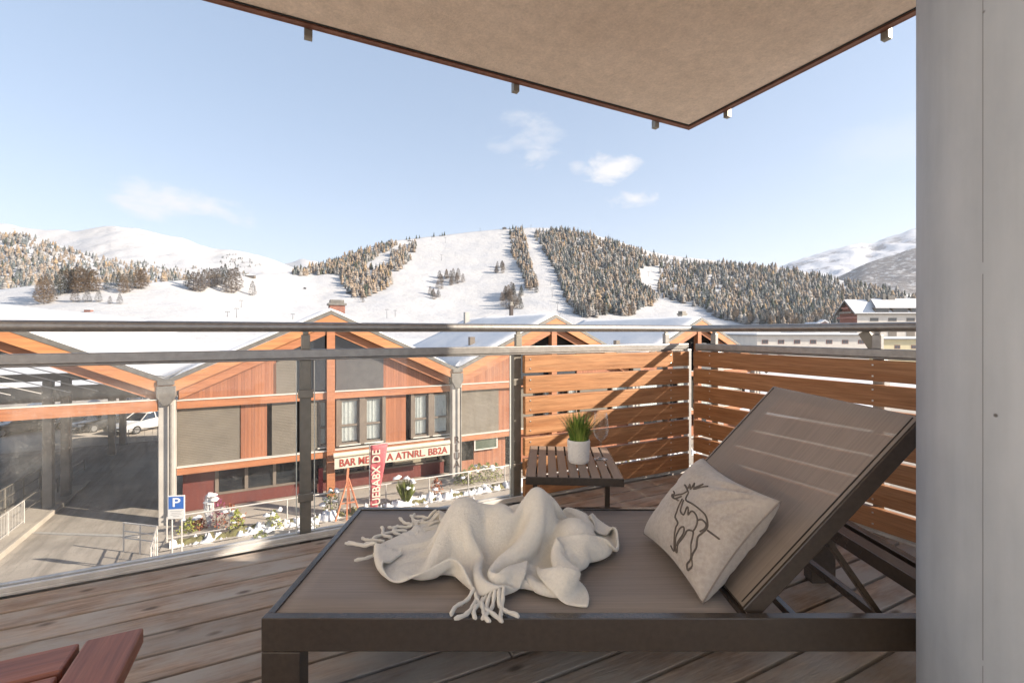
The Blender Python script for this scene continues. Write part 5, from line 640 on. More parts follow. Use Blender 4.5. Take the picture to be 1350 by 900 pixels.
[92,-13,-14,-12,-3,8,11,-2,10,-9,-21,-16,-4,0,0,0,0,1,-1,0,0,6,17,18,17,16,13,-3,-13,-16,-17,-13,-4,3,8,9,10,10,7,11,16,21,21,23,22,22,23,21,21,19,16,10,2,-6,-12,-7,-9,-16,-25,-20,-23,-22,-23,-16,-2,-1,10,9,5,3,0,-4,-8,-5,-13,-21,-18,-19,-20,-21,-22,-10,0,0,0,0,0,19,21,22],
[77,-14,-10,-2,10,16,12,5,-10,-21,-17,-14,-5,0,0,0,0,0,0,0,0,0,12,17,17,14,14,-3,-14,-17,-17,-12,-4,1,6,8,10,11,10,14,17,21,21,22,23,22,20,20,20,19,16,7,-1,-5,-10,-9,-4,-11,-22,-24,-19,-24,-24,-19,-4,2,10,9,5,3,0,-3,-4,-2,-13,-21,-21,-19,-20,-21,-21,-3,0,0,0,0,4,21,21,22],
[62,-8,0,9,16,14,9,4,-6,-20,-20,-17,-12,-4,0,0,0,0,0,0,0,0,4,15,16,17,11,-5,-17,-15,-17,-9,0,0,0,6,10,11,13,14,19,20,22,22,22,20,19,20,21,21,13,3,-4,-5,-9,-10,-3,-5,-15,-25,-22,-21,-24,-22,-8,4,9,8,6,3,1,-3,3,-1,-12,-22,-22,-21,-20,-20,-16,0,0,0,0,0,11,21,21,21],
[57,1,8,14,13,10,5,3,-5,-12,-15,-17,-17,-12,-6,0,0,0,0,0,0,0,0,12,17,18,7,-12,-14,-16,-12,0,0,0,0,0,3,11,13,16,18,21,22,22,19,18,20,21,23,19,9,2,-7,-6,-8,-11,-4,-2,-7,-19,-24,-21,-23,-24,-14,3,9,7,6,4,0,-2,9,4,-13,-21,-22,-23,-21,-18,-9,0,0,0,0,0,18,21,21,21],
[61,10,9,11,9,6,8,-1,0,-6,-12,-15,-16,-14,-14,-9,0,0,0,0,0,0,0,7,17,16,1,-14,-12,-15,0,0,11,11,-7,-15,0,5,11,15,19,22,21,18,17,20,22,23,22,15,8,-1,-9,-7,-8,-11,-5,-1,-2,-10,-22,-24,-21,-24,-19,-2,7,7,6,4,2,1,16,5,-12,-21,-23,-22,-23,-16,-3,0,0,0,0,4,21,21,21,22],
[59,17,10,9,6,5,3,4,-1,-4,-5,-7,-14,-13,-15,-14,-12,-1,0,0,0,0,0,5,15,16,-8,-14,-14,0,0,13,17,5,-19,-16,0,0,8,13,19,21,18,16,19,22,22,23,20,13,6,-4,-10,-8,-8,-10,-7,-1,0,-2,-15,-23,-23,-23,-23,-9,5,6,6,4,2,14,20,4,-14,-21,-22,-22,-23,-13,0,0,0,0,0,11,21,21,21,22],
[49,20,17,11,6,3,5,-4,-4,-1,4,-4,-11,-5,-13,-14,-14,-14,-4,0,0,0,0,6,20,3,-17,-12,0,0,9,19,15,0,-20,-19,-4,0,1,11,18,18,15,18,21,22,23,22,18,11,4,-6,-11,-10,-8,-10,-7,-2,0,1,-5,-18,-24,-23,-24,-15,-1,6,5,5,15,22,17,1,-14,-22,-22,-23,-22,-7,0,0,0,0,0,18,21,21,22,21],
[48,7,19,19,11,3,0,-5,-2,5,0,-7,-3,1,-7,-12,-13,-14,-13,-10,0,0,0,2,19,-5,-16,0,0,3,19,17,7,7,-17,-19,-17,0,0,4,15,14,16,20,22,22,22,21,17,9,2,-7,-13,-12,-8,-10,-7,-3,1,1,1,-9,-21,-24,-24,-19,-5,4,6,13,22,22,15,-2,-15,-23,-22,-22,-20,-3,0,0,0,0,4,21,21,22,21,18],
[49,2,10,18,20,7,-1,-3,0,-3,-6,-3,3,8,-4,-4,-12,-13,-12,-11,-11,-7,0,0,12,-12,0,0,0,18,15,18,7,3,-12,-20,-13,-16,0,0,7,14,16,21,22,22,22,20,16,7,-1,-8,-14,-13,-11,-9,-7,-4,1,2,3,-1,-14,-24,-23,-21,-8,3,10,19,23,22,12,-5,-15,-22,-23,-22,-17,0,0,0,0,0,11,21,21,22,18,5],
[51,6,7,8,9,14,6,0,-2,-9,2,0,12,-2,-8,0,-11,-8,-1,-10,-10,-11,-11,-5,0,0,0,0,12,16,18,6,1,4,2,-21,-12,-11,-15,0,1,10,16,21,22,21,23,19,14,6,-3,-11,-14,-14,-12,-10,-8,-4,0,3,3,4,-5,-20,-24,-21,-9,3,14,22,23,21,11,-5,-18,-22,-23,-22,-12,0,0,0,0,1,17,21,22,18,4,-5],
[67,4,7,6,-8,-4,12,9,2,-10,6,14,0,-13,-6,2,-11,-6,8,1,-6,-11,-10,-12,-11,-3,0,5,20,17,5,-10,-5,7,14,-2,-24,-2,-8,-17,0,4,14,20,22,21,23,20,12,4,-7,-13,-14,-14,-13,-11,-8,-5,-1,2,4,5,4,-12,-24,-21,-9,5,17,23,23,20,10,-7,-19,-23,-22,-22,-8,0,0,0,0,6,19,22,19,3,-6,-7],
[81,3,2,-7,-7,-13,3,12,13,1,14,6,-13,-7,-4,-3,-5,-2,-1,10,6,-6,-11,-11,-11,-12,-6,12,20,11,-11,-17,-4,10,15,12,-12,-17,2,-10,-16,0,10,19,21,23,22,21,11,0,-11,-14,-14,-14,-14,-11,-10,-6,-1,1,6,4,8,-1,-20,-22,-8,8,19,23,23,19,8,-9,-21,-21,-23,-22,-4,0,0,0,0,13,21,20,4,-9,-8,-6],
[89,-2,-9,-7,-10,-6,-2,3,13,18,15,7,-8,-2,-6,-6,-6,-2,-5,1,15,8,-6,-11,-11,-11,-12,5,20,-5,-19,-15,-1,13,18,4,13,-15,-12,2,-13,-15,3,18,21,23,23,21,12,-7,-15,-15,-14,-15,-13,-12,-10,-7,-1,1,3,8,6,9,-11,-22,-6,11,20,23,23,17,4,-10,-20,-23,-23,-21,-1,0,0,0,3,19,21,6,-9,-9,-5,-3],
[86,-4,-10,-6,-5,-3,-5,-2,5,17,19,19,7,-2,-6,-9,-6,-2,-5,-12,7,18,7,-6,-11,-12,-11,-6,11,-21,-16,-9,0,10,23,12,13,-2,-13,-11,-3,-17,-12,14,22,24,23,21,7,-14,-15,-15,-15,-14,-14,-13,-7,-2,-1,-1,0,3,8,11,1,-20,-3,16,22,22,22,14,0,-13,-19,-22,-23,-19,0,0,0,0,13,20,10,-8,-9,-2,-1,-2],
[77,7,-8,-3,-2,-3,-3,-13,-1,9,20,21,20,8,-3,-9,-7,-4,-6,-18,0,16,16,5,-8,-11,-12,-13,-14,-13,-21,0,0,5,18,18,20,8,-7,-12,-13,-9,-17,1,20,24,24,19,-2,-17,-15,-15,-15,-15,-13,-7,13,9,-5,-6,-7,-4,0,0,13,-13,4,20,21,22,20,10,-4,-15,-20,-22,-22,-14,0,0,0,6,20,13,-3,-10,-2,1,0,-2],
[57,16,7,-9,-1,-1,-5,-11,-2,2,16,20,21,20,8,-6,-11,-9,-7,-18,-3,11,19,13,3,-10,-13,-14,-21,-25,-19,-1,0,1,18,22,21,17,2,-12,-12,-14,-12,-11,12,23,25,10,-8,-16,-16,-17,-15,-13,-5,0,22,18,-1,-6,-8,-11,-9,-5,0,0,13,20,20,22,17,4,-10,-18,-20,-19,-23,-6,0,0,2,17,16,2,-8,-4,0,1,-1,3],
[50,3,18,4,-11,-15,1,2,-2,0,12,19,18,19,20,4,-9,-13,-11,-16,-2,3,12,18,12,2,-15,-21,-24,-23,-21,-7,0,0,14,22,19,25,15,-6,-13,-14,-12,-13,0,25,15,0,-10,-15,-17,-17,-13,-5,0,0,20,28,11,-6,-9,-10,-9,-6,-17,3,18,19,20,21,13,-4,-17,-20,-19,-20,-16,0,0,0,15,17,7,-4,-5,-1,0,5,6,9],
[50,-1,3,10,-9,21,-5,-12,-7,0,8,17,17,15,16,18,-1,-11,-17,-13,1,-3,3,17,13,6,-7,-20,-24,-22,-23,-13,0,0,10,21,23,24,23,4,-11,-15,-10,-15,-14,18,2,-1,-7,-16,-17,-14,-5,0,0,4,24,19,22,1,-9,-12,-6,-14,-17,3,17,20,20,20,3,-14,-19,-19,-19,-19,-5,0,0,12,17,12,2,-2,-2,3,5,8,8,7],
[49,-2,10,14,-18,-1,11,-3,-9,1,4,19,17,9,12,9,13,-2,-12,-16,-12,-3,5,14,13,6,-3,-12,-21,-23,-23,-19,0,0,7,22,25,23,24,14,-4,-17,-12,-14,-23,-9,2,0,-1,-11,-17,-9,0,0,0,19,7,20,24,10,-6,-14,-14,-18,-9,7,18,19,21,13,-10,-19,-19,-17,-20,-12,0,0,12,16,14,11,2,-2,3,6,6,8,9,7],
[47,-4,23,2,3,-19,-3,5,-4,1,6,17,16,6,9,-1,13,9,-4,-12,-15,-7,3,10,12,7,1,-9,-17,-23,-22,-23,0,0,8,24,22,23,23,18,3,-13,-20,-19,-21,-27,-3,-2,0,4,-7,-13,0,0,13,15,-3,18,25,19,-3,-15,-19,-17,-7,12,19,18,20,-2,-19,-19,-17,-18,-19,-1,0,13,15,14,16,10,3,-1,8,6,6,6,7,6],
[45,-2,31,-26,20,2,-16,-5,0,2,6,15,14,2,2,1,6,11,6,-4,-8,-11,-2,8,11,8,1,-6,-18,-23,-22,-21,0,0,12,20,21,23,24,19,5,-7,-19,-24,-27,-27,-20,0,0,0,0,0,0,6,19,-4,3,18,23,23,5,-15,-21,-17,-4,16,18,19,7,-17,-18,-18,-18,-18,-7,0,14,16,14,15,15,11,4,0,8,7,6,5,5,4]]]
# ------------------------------------------------------------------ throw blanket (drape solved beforehand, stored as a point grid)
NXB,NYB=90,64
BP=np.cumsum(np.array(BGRID),axis=2).transpose(1,2,0)*.0005+np.array([-.6,1.0,.28])
m,nt,bs=newmat('cream_wool'); v=coords(nt); c=mix(nt,ramp(nt,noi(nt,v,14,5),[(.3,0.),(.7,1.)]),(.95,.89,.775),(.91,.84,.715)); c=mix(nt,1,c,ramp(nt,noi(nt,v,130,5,.75),[(.3,.93),(.7,1.06)]),'MULTIPLY'); nt.links.new(c,bs.inputs['Base Color'])
bs.inputs['Roughness'].default_value=1; bs.inputs['Specular IOR Level'].default_value=.05; bs.inputs['Sheen Weight'].default_value=.5; bs.inputs['Sheen Roughness'].default_value=.6
hh=math_(nt,'ADD',noi(nt,v,420,3,.7),math_(nt,'MULTIPLY',noi(nt,v,85,5,.75),1.6)); bump(nt,bs,hh,.9,.0045); M['wool']=m
tb_=empty('throw_blanket',(0,1.45,.287),0,'crumpled cream wool throw with tassels lying on the lounger','blanket')
og=Vector((0,1.45,.287))
b=MB(); b.smooth=True; b.add([Vector(p)-og for p in BP.reshape(-1,3)],[(j*NXB+i,j*NXB+i+1,(j+1)*NXB+i+1,(j+1)*NXB+i) for j in range(NYB-1) for i in range(NXB-1)])
o=b.build('cloth',M['wool'],tb_,fix=False)
sm=o.modifiers.new('sm','SMOOTH'); sm.iterations=2; sm.factor=.5
so=o.modifiers.new('s','SOLIDIFY'); so.thickness=.0075; so.offset=0; so.use_rim=True
su=o.modifiers.new('u','SUBSURF'); su.levels=1; su.render_levels=1
rs=random.Random(5)
# short fibres standing out of the wool
fz=MB(); NRM=np.cross(np.gradient(BP,axis=1),np.gradient(BP,axis=0)); NRM/=np.linalg.norm(NRM,axis=2,keepdims=True)+1e-9
for k in range(26000):
    j=rs.uniform(0,NYB-1.01); i=rs.uniform(0,NXB-1.01); j0,i0=int(j),int(i); fj,fi=j-j0,i-i0
    p=(BP[j0,i0]*(1-fi)+BP[j0,i0+1]*fi)*(1-fj)+(BP[j0+1,i0]*(1-fi)+BP[j0+1,i0+1]*fi)*fj; n_=NRM[j0,i0]
    for sg in (1,-1):
        if sg<0 and k%3: continue
        p_=Vector(p)-og+Vector(n_)*(.0035*sg); d_=(Vector(n_)*sg+Vector((rs.uniform(-1.3,1.3),rs.uniform(-1.3,1.3),rs.uniform(-1.3,1.3)))).normalized()*rs.uniform(.003,.0065); w_=Vector((rs.uniform(-1,1),rs.uniform(-1,1),rs.uniform(-1,1))).normalized()*.00022
        if (p_+d_).z+og.z<.289: continue
        fz.add([p_-w_,p_+w_,p_+d_],[(0,1,2)])
o=fz.build('wool_fuzz',M['wool'],tb_,fix=False); o['kind']='stuff'
def tassel(b,p,d,L,seed):
    p=Vector(p); d=Vector((d[0],d[1],0)); d=d.normalized() if d.length>1e-6 else Vector((-1,0,0)); sd=Vector((-d.y,d.x,0)); pts=[];z0=p.z; n=12; c1=rs.uniform(-.5,.5); c2=rs.uniform(-1,1)
    x,y=p.x,p.y; an=0
    for i in range(n+1):
        t=i/n; z=max(.2955,z0-(z0-.2955)*min(1,t*3.2)**1.3)+.0025*math.sin(seed*3+t*9)+.001
        if z<.2965: z=.2965
        pts.append((x-og.x,y-og.y,z-og.z)); an+=(c1+c2*math.sin(t*5+seed))*.22; dd=d*math.cos(an)+sd*math.sin(an); x+=dd.x*L/n; y+=dd.y*L/n
    rr=[.0042]+[.0054+.0008*math.sin(i*2.1+seed) for i in range(1,n-1)]+[.0062,.0035]
    b.tube(pts,rr,8)
for j in range(1,NYB,3):
    b=MB(); p=BP[j,0]; q=BP[j,4]; dv=(p-q); dv=dv/ (np.linalg.norm(dv[:2])+1e-6); dv=dv*.5+np.array([-.8,-.15,0]); tassel(b,p,dv,rs.uniform(.085,.13),j)
    if p[2]<.36: b.build('tassel',M['wool'],tb_)
FRX,FRN=-.06,9
FR=[(i,BP[0,i]) for i in range(NXB) if True]
cand=sorted([(abs(p[0]-FRX)+(p[1]-1.0)*.5,i) for i,p in FR])[:FRN]
for _,i in cand:
    b=MB(); p=BP[0,i]; tassel(b,p,(rs.uniform(-.55,.15),-1,0),rs.uniform(.085,.115),i*1.7); b.build('tassel',M['wool'],tb_)
# ------------------------------------------------------------------ street level (heights relative to the eye: local z = 0 at 1 m above the deck)
G=Vector((-9.025,22.75,1.0)); RF=math.radians(27.5)
MF=Matrix.Translation(G)@Matrix.Rotation(RF,4,'Z')
def fac(px,py,y=0):
    """facade-frame point (w,z) in plane y seen along a measured direction of the photo"""
    xp=(px-675)/600; dx=xp*.887+.4617; dy=-.4617*xp+.887; t=(y+24.35)/dy
    return -2.5+t*dx, t*(437-py)/600
def fw(px,y=0): return fac(px,437,y)[0]
GZ=-8.3
M['snow']=pmat('snow',(.70,.685,.675),(.64,.64,.65),.9,.65,0,.5,3,.05,spec=.3)
M['snowroof']=pmat('roof_snow',(.70,.685,.675),(.64,.64,.65),.5,.65,0,.35,2.5,.05,spec=.3)
M['asphalt']=pmat('asphalt',(.38,.34,.29),(.30,.27,.23),.35,.9,0,.3,60,.01,detail=8)
am,nt,bs=M['asphalt'],M['asphalt'].node_tree,M['asphalt'].node_tree.nodes['Principled BSDF']; src=bs.inputs['Base Color'].links[0].from_socket; tk=ramp(nt,noi(nt,coords(nt,(2.2,.16,1)),1.1,5,.6,.4),[(.42,.80),(.56,1.06)]); st_=ramp(nt,noi(nt,coords(nt),.8,7,.7),[(.35,.84),(.62,1.08)]); nt.links.new(mix(nt,1,mix(nt,1,src,tk,'MULTIPLY'),st_,'MULTIPLY'),bs.inputs['Base Color'])
M['pave']=pmat('pavement_concrete',(.46,.41,.34),(.36,.32,.27),.7,.9,0,.3,30,.01,detail=7)
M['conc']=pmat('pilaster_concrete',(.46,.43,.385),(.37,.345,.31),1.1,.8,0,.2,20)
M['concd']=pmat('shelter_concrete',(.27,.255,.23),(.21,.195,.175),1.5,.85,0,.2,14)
def vclad(name,c1,c2,per=.14):
    """vertical board cladding; facade runs along local x"""
    m,nt,bs=newmat(name); v=coords(nt,(1/per,1,1)); sep=nt.nodes.new('ShaderNodeSeparateXYZ'); nt.links.new(v,sep.inputs[0])
    fr=math_(nt,'FRACT',sep.outputs[0]); fl=math_(nt,'FLOOR',sep.outputs[0])
    gr=ramp(nt,fr,[(.0,0.),(.07,1.),(.93,1.),(1.,0.)])
    wn=nt.nodes.new('ShaderNodeTexWhiteNoise'); wn.noise_dimensions='1D'; nt.links.new(fl,wn.inputs['W'])
    n=noi(nt,coords(nt,(10,10,.6)),1,5); f=math_(nt,'ADD',math_(nt,'MULTIPLY',n,.8),math_(nt,'MULTIPLY',wn.outputs[0],.45)); f=ramp(nt,f,[(.3,0.),(.85,1.)])
    c=mix(nt,f,c1,c2); c=mix(nt,1,c,mix(nt,gr,(.45,.4,.38),(1,1,1)),'MULTIPLY')
    nt.links.new(c,bs.inputs['Base Color']); bs.inputs['Roughness'].default_value=.7; bump(nt,bs,gr,.4,.02); return m
M['clad']=vclad('larch_cladding',(.37,.15,.075),(.26,.10,.052))
M['beam']=pmat('orange_timber',(.42,.175,.08),(.31,.12,.055),2.5,.6,0,.1,12,stretch=(.4,4,4))
M['fascia']=pmat('orange_fascia',(.48,.215,.085),(.37,.15,.06),2,.6,0,.1,12,stretch=(.4,4,4))
M['maroon']=pmat('dark_red_panel',(.16,.045,.035),(.12,.035,.03),3,.6,stretch=(4,4,.5))
def hslat(name,c1,c2,per):
    m,nt,bs=newmat(name); v=coords(nt,(1,1,1/per)); sep=nt.nodes.new('ShaderNodeSeparateXYZ'); nt.links.new(v,sep.inputs[0])
    fr=math_(nt,'FRACT',sep.outputs[2]); g=ramp(nt,fr,[(.0,0.),(.3,1.),(1.,.6)])
    c=mix(nt,g,c2,c1); c=mix(nt,1,c,ramp(nt,noi(nt,coords(nt),1.4,4),[(.3,.85),(.7,1.08)]),'MULTIPLY')
    nt.links.new(c,bs.inputs['Base Color']); bs.inputs['Roughness'].default_value=.7; bump(nt,bs,g,.5,.02); return m
M['shutter']=hslat('louvre_shutter',(.19,.165,.13),(.10,.085,.065),.075)
M['pane']=plain('window_pane',(.02,.024,.028),.06,0,.8)
M['curtain']=pmat('curtain',(.82,.82,.78),(.60,.60,.57),6,.9,stretch=(5,5,.3))
M['wframe']=pmat('window_frame_taupe',(.20,.165,.13),(.16,.13,.105),3,.6)
M['sill']=plain('sill_white',(.62,.59,.53),.6)
M['dark']=pmat('dark_interior',(.022,.018,.015),(.014,.012,.01),2,.8)
M['roofedge']=pmat('roof_edge_metal',(.20,.185,.165),(.15,.14,.125),5,.5,.4)
M['railm']=pmat('street_rail_metal',(.62,.59,.54),(.50,.47,.43),9,.5,.2)
# ground
def sheet(name,poly,z,mat,frame=True,label=None):
    b=MB(); b.add([(x,y,z) for x,y in poly],[tuple(range(len(poly)))])
    o=b.build(name,mat,None,fix=False)
    if frame: o.matrix_world=MF
    tag(o,kind='structure'); return o
gnd=sheet('snow_ground',[(-14000,-3000),(14000,-3000),(14000,14000),(-14000,14000)],1-8.42,M['snow'],False)
sheet('street',[(-34,-30),(60,-30),(60,-2.9),(-34,-2.9)],GZ-.05,M['asphalt'])
sheet('forecourt',[(-34,-2.9),(-6.4,-2.9),(-6.4,.6),(-34,.6)],GZ-.05,M['asphalt'])
sheet('pavement',[(-6.4,-2.9),(60,-2.9),(60,1.6),(-6.4,1.6)],GZ-.02,M['pave'])
# service road rising gently to the car park
b=MB(); prof=[(.6,GZ-.05),(5,GZ+.0),(10,GZ+.25),(15,GZ+.6),(60,GZ+.7)]
for (y0,z0),(y1,z1) in zip(prof,prof[1:]): b.add([(-46,y0,z0),(-6.0,y0,z0),(-6.0,y1,z1),(-46,y1,z1)],[(0,1,2,3)])
o=b.build('service_road',M['asphalt'],None,fix=False); o.matrix_world=MF; tag(o,kind='structure')
b=MB(); b.add([(-60,15.8,GZ+.625),(-6.0,15.8,GZ+.625),(-6,27,GZ+.715),(-60,27,GZ+.715)],[(0,1,2,3)]); o=b.build('car_park',pmat('pale_asphalt',(.48,.43,.37),(.40,.36,.31),.5,.9,0,.3,30),None,fix=False); o.matrix_world=MF; tag(o,kind='structure')  # paler asphalt tone than the road beneath
# raised kerb along the road, drain line
b=MB(); b.box(-13.4,-11.5,-2.5,14.5,GZ-.2,GZ+.14); b.box(-11.58,-11.42,-3.5,14.5,GZ-.2,GZ+.17)
o=b.build('raised_kerb',M['pave'],None,.02); o.matrix_world=MF; tag(o,kind='structure')
b=MB(); b.bar((-11.4,1.55,GZ-.04),(-7.4,-.9,GZ-.04),.16,.05); o=b.build('drain_channel',pmat('drain',(.42,.40,.37),None,9,.6),None); o.matrix_world=MF; tag(o,kind='structure')
b=MB()
for i in range(5):
    pass
PK=1.08; EV=-2.05; HW=6.667
def roof_parts(parent,w0,y0,y1,left=True,right=True,snow=True):
    sl=(PK-EV)/HW
    for s,on in ((-1,left),(1,right)):
        if not on: continue
        b=MB(); q=[(w0,PK-.02),(w0+s*HW,EV-.02),(w0+s*HW,EV-.22),(w0,PK-.22)]
        b.prism(q,y0,y1); b.build('roof',M['roofedge'],parent)
    if snow:
        b=MB(); b.smooth=True; ny=int((y1-y0)/.7); nx=14
        vs=[]
        for j in range(ny+1):
            y=y0+.12+(y1-y0-.2)*j/ny
            for i in range(-nx,nx+1):
                t=i/nx; e=min(1,(1-abs(t))*12+.15)*min(1,j*.8+.25); w=w0+t*(HW-.12); z=PK-abs(t)*(PK-EV)
                vs.append((w,y,z+(.17+.05*noise.noise(Vector((w*.5,y*.5,w0))))*e*(1 if t else .8)))
        W=2*nx+1; b.add(vs,[(j*W+i,j*W+i+1,(j+1)*W+i+1,(j+1)*W+i) for j in range(ny) for i in range(2*nx)])
        n0=len(b.v); 
        # skirt
        edge=[j*W for j in range(ny+1)]+[ny*W+i for i in range(1,W)]+[j*W+W-1 for j in range(ny-1,-1,-1)]+[i for i in range(W-2,0,-1)]
        sk=[]
        for e in edge:
            x,y,z=vs[e]; t=abs(x-w0)/HW; sk.append((x,y,PK-t*(PK-EV)-.01))
        b.add([vs[e] for e in edge]+sk,[(k,(k+1)%len(edge),len(edge)+(k+1)%len(edge),len(edge)+k) for k in range(len(edge))])
        b.build('roof_snow',M['snowroof'],parent,fix=True)
    # fascia boards under the verge
    for s,on in ((-1,left),(1,right)):
        if not on: continue
        b=MB(); b.prism([(w0,PK-.23),(w0+s*HW,EV-.23),(w0+s*HW,EV-.70),(w0,PK-.70)],y0+.02,y0+.10); b.build('fascia',M['fascia'],parent)
        b=MB(); b.prism([(w0,PK-.71),(w0+s*(HW-.4),EV-.52),(w0+s*(HW-.4),EV-.95),(w0,PK-1.14)],y0+.32,y0+.40); b.build('inner_fascia',M['beam'],parent)
def beamz(parent,w0,w1,zt,zb,y0=.35,y1=.62):
    b=MB(); b.box(w0,w1,y0,y1,zb,zt-.04); b.build('beam',M['beam'],parent)
    b=MB(); b.box(w0,w1,y0-.05,y1,zt-.038,zt); b.build('beam_flashing',M['sill'],parent)
def panel(parent,name,mat,w0,w1,zb,zt,y,th=.05):
    b=MB(); b.box(w0,w1,y,y+th,zb,zt); return b.build(name,mat,parent)
def window(parent,w0,w1,zb,zt,y,curtain=True,split=.42):
    b=MB(); f=.09
    b.box(w0,w0+f,y-.06,y+.04,zb,zt); b.box(w1-f,w1,y-.06,y+.04,zb,zt); b.box(w0+f,w1-f,y-.06,y+.04,zt-f,zt); b.box(w0+f,w1-f,y-.06,y+.04,zb,zb+f)
    if split: zs=zb+(zt-zb)*split; b.box(w0+f,w1-f,y-.05,y+.035,zs-.05,zs+.05)
    o=b.build('window',M['wframe'],parent)
    b=MB(); b.box(w0+f,w1-f,y+.0,y+.012,zb+f,zt-f); b.build('pane',M['winglass'],o)
    if curtain:
        b=MB(); n=40; vs=[]
        for i in range(n+1):
            x=w0+f+(w1-w0-2*f)*i/n; yy=y+.10+.03*math.sin(i*1.9)
            vs+=[(x,yy,zb+f+.05),(x,yy,zt-f)]
        b.smooth=True; b.add(vs,[(2*i,2*i+2,2*i+3,2*i+1) for i in range(n)]); b.build('curtain',M['curtain'],o,fix=False)
    b=MB(); b.box(w0-.05,w1+.05,y-.16,y-.062,zb-.06,zb-.005); b.build('sill',M['sill'],o)
    return o
M['winglass']=glassmat('window_glass',.10,(.95,.97,.97),False)
def pilaster(parent,w,txt=None):
    b=MB(); b.box(w-.29,w+.29,0.02,.5,GZ-.3,EV-.95); b.build('pilaster',M['conc'],parent,.03)
    b=MB(); b.prism([(w-.34,EV-.30),(w+.34,EV-.30),(w+.34,EV-.75),(w+.12,EV-1.15),(w-.12,EV-1.15),(w-.34,EV-.75)],-.10,.2); b.tube([(w+.16,-.14,EV-1.1),(w+.16,-.14,GZ)],.05,8); b.build('rain_hopper',M['roofedge'],parent,.02)
    b=MB(); b.box(w-.30,w+.30,-.15,6.9 if w<HW+1 else 15,EV-.25,EV-.05); b.build('gutter',M['roofedge'],parent,.02)
    if txt:
        for i,c in enumerate(txt): text_mesh('lettering',c,.55,M['signdark'],parent,Matrix.Translation((w-.02,.005,-6.15-i*.46))@Matrix.Rotation(PI/2,4,'X'))
M['signdark']=plain('sign_dark',(.10,.06,.05),.7)
BB=empty('timber_bar_building',G,RF,'orange timber chalet-style building with three snowy gables and a bar sign','building')
ZU=(-3.03,-3.42); ZL=(-6.0,-6.36)
for kbay,w0 in enumerate((0,2*HW,4*HW)):
    DB=7.0 if kbay==0 else 15.2; roof_parts(BB,w0,-.05,DB)
    # body
    b=MB(); b.prism([(w0-6.36,ZL[1]),(w0+6.36,ZL[1]),(w0+6.36,EV-.75),(w0,PK-.3),(w0-6.36,EV-.75)],.9,DB-.2); b.box(w0-6.36,w0+6.36,3.0,DB-.2,GZ-.3,ZL[1]); b.build('core_wall',M['dark'],BB)
    b=MB(); b.prism([(w0-6.36,ZL[1]),(w0-6.36,EV-.35),(w0-6.30,EV-.33),(w0-6.30,ZL[1])],.9,DB-.2); b.build('side_wall',M['clad'],BB) if kbay==0 else None
    # gable cladding left / right of the glazed middle
    zr=lambda w:(PK-.5)-abs(w-w0)*(PK-EV)/HW
    wl,wr=(-4.0+w0,-2.05+w0)
    for (a,c) in ((w0-6.36,w0-2.45),(w0+2.05,w0+6.36)):
        b=MB(); b.prism([(a,ZU[0]),(c,ZU[0]),(c,zr(c)),(a,zr(a))],.62,.70); b.build('cladding',M['clad'],BB)
    beamz(BB,w0-6.36,w0+6.36,*ZU); beamz(BB,w0-6.36,w0+6.36,*ZL)
    b=MB(); b.box(w0-.19,w0+.19,.20,.60,GZ-.2,PK-.9); b.build('centre_post',M['beam'],BB)
Y=.62
def W1(px): return fw(px,Y)
# --- bay 1, top row
b=MB(); b.prism([(W1(360),ZU[0]),(W1(391),ZU[0]),(W1(391),-.95),(W1(360),-1.6)],Y,Y+.04); b.build('screen_panel',M['shutter'],BB)
panel(BB,'pane',M['pane'],W1(391.5),W1(431),ZU[0],-1.3,Y+.12,.02)
b=MB(); b.box(W1(443),W1(505.5),Y-.02,Y+.05,ZU[0],-1.25); b.build('screen_panel',pmat('dark_screen',(.10,.095,.09),(.075,.07,.068),3,.35),BB)
for (a,c) in ((-2.3,-.25),(.25,2.4)):
    b=MB(); q=[(a,-1.1),(c,-1.1)]+([(c,.15),(a,-.75)] if a<0 else [(c,-.75),(a,.15)])
    b.prism(q,Y+.05,Y+.09); b.build('attic_pane',M['pane'],BB)
b=MB(); b.box(-2.45,2.05,Y-.1,Y+.1,-1.24,-1.10); b.build('transom',M['beam'],BB)
# --- bay 1, middle row
zm=(ZL[0],ZU[1])
def mid(kind,p0,p1):
    a,c=W1(p0),W1(p1)
    if kind=='s': panel(BB,'shutter',M['shutter'],a,c,zm[0],zm[1],Y-.05,.08)
    if kind=='c': panel(BB,'cladding',M['clad'],a,c,zm[0],zm[1],Y,.08)
    if kind=='d': panel(BB,'recess',M['dark'],a,c,zm[0],zm[1],Y+.2,.03)
    if kind=='w': window(BB,a,c,zm[0]+.16,zm[1]-.08,Y)
    if kind=='m': panel(BB,'mullion',M['wframe'],a,c,zm[0]+.1,zm[1],Y-.14,.3)
for k,p0,p1 in [('s',232,316),('c',317.5,352),('d',352,358),('s',358.5,391),('d',391,398),('s',398,420),('w',420,431),('m',443,448),('w',448,473.5),('m',473.5,481),('w',481,503.5),('m',503.5,508),('c',508,535),('d',535,541),('m',541,545),('w',545,564),('m',564,570.5),('w',570.5,591)]: mid(k,p0,p1)
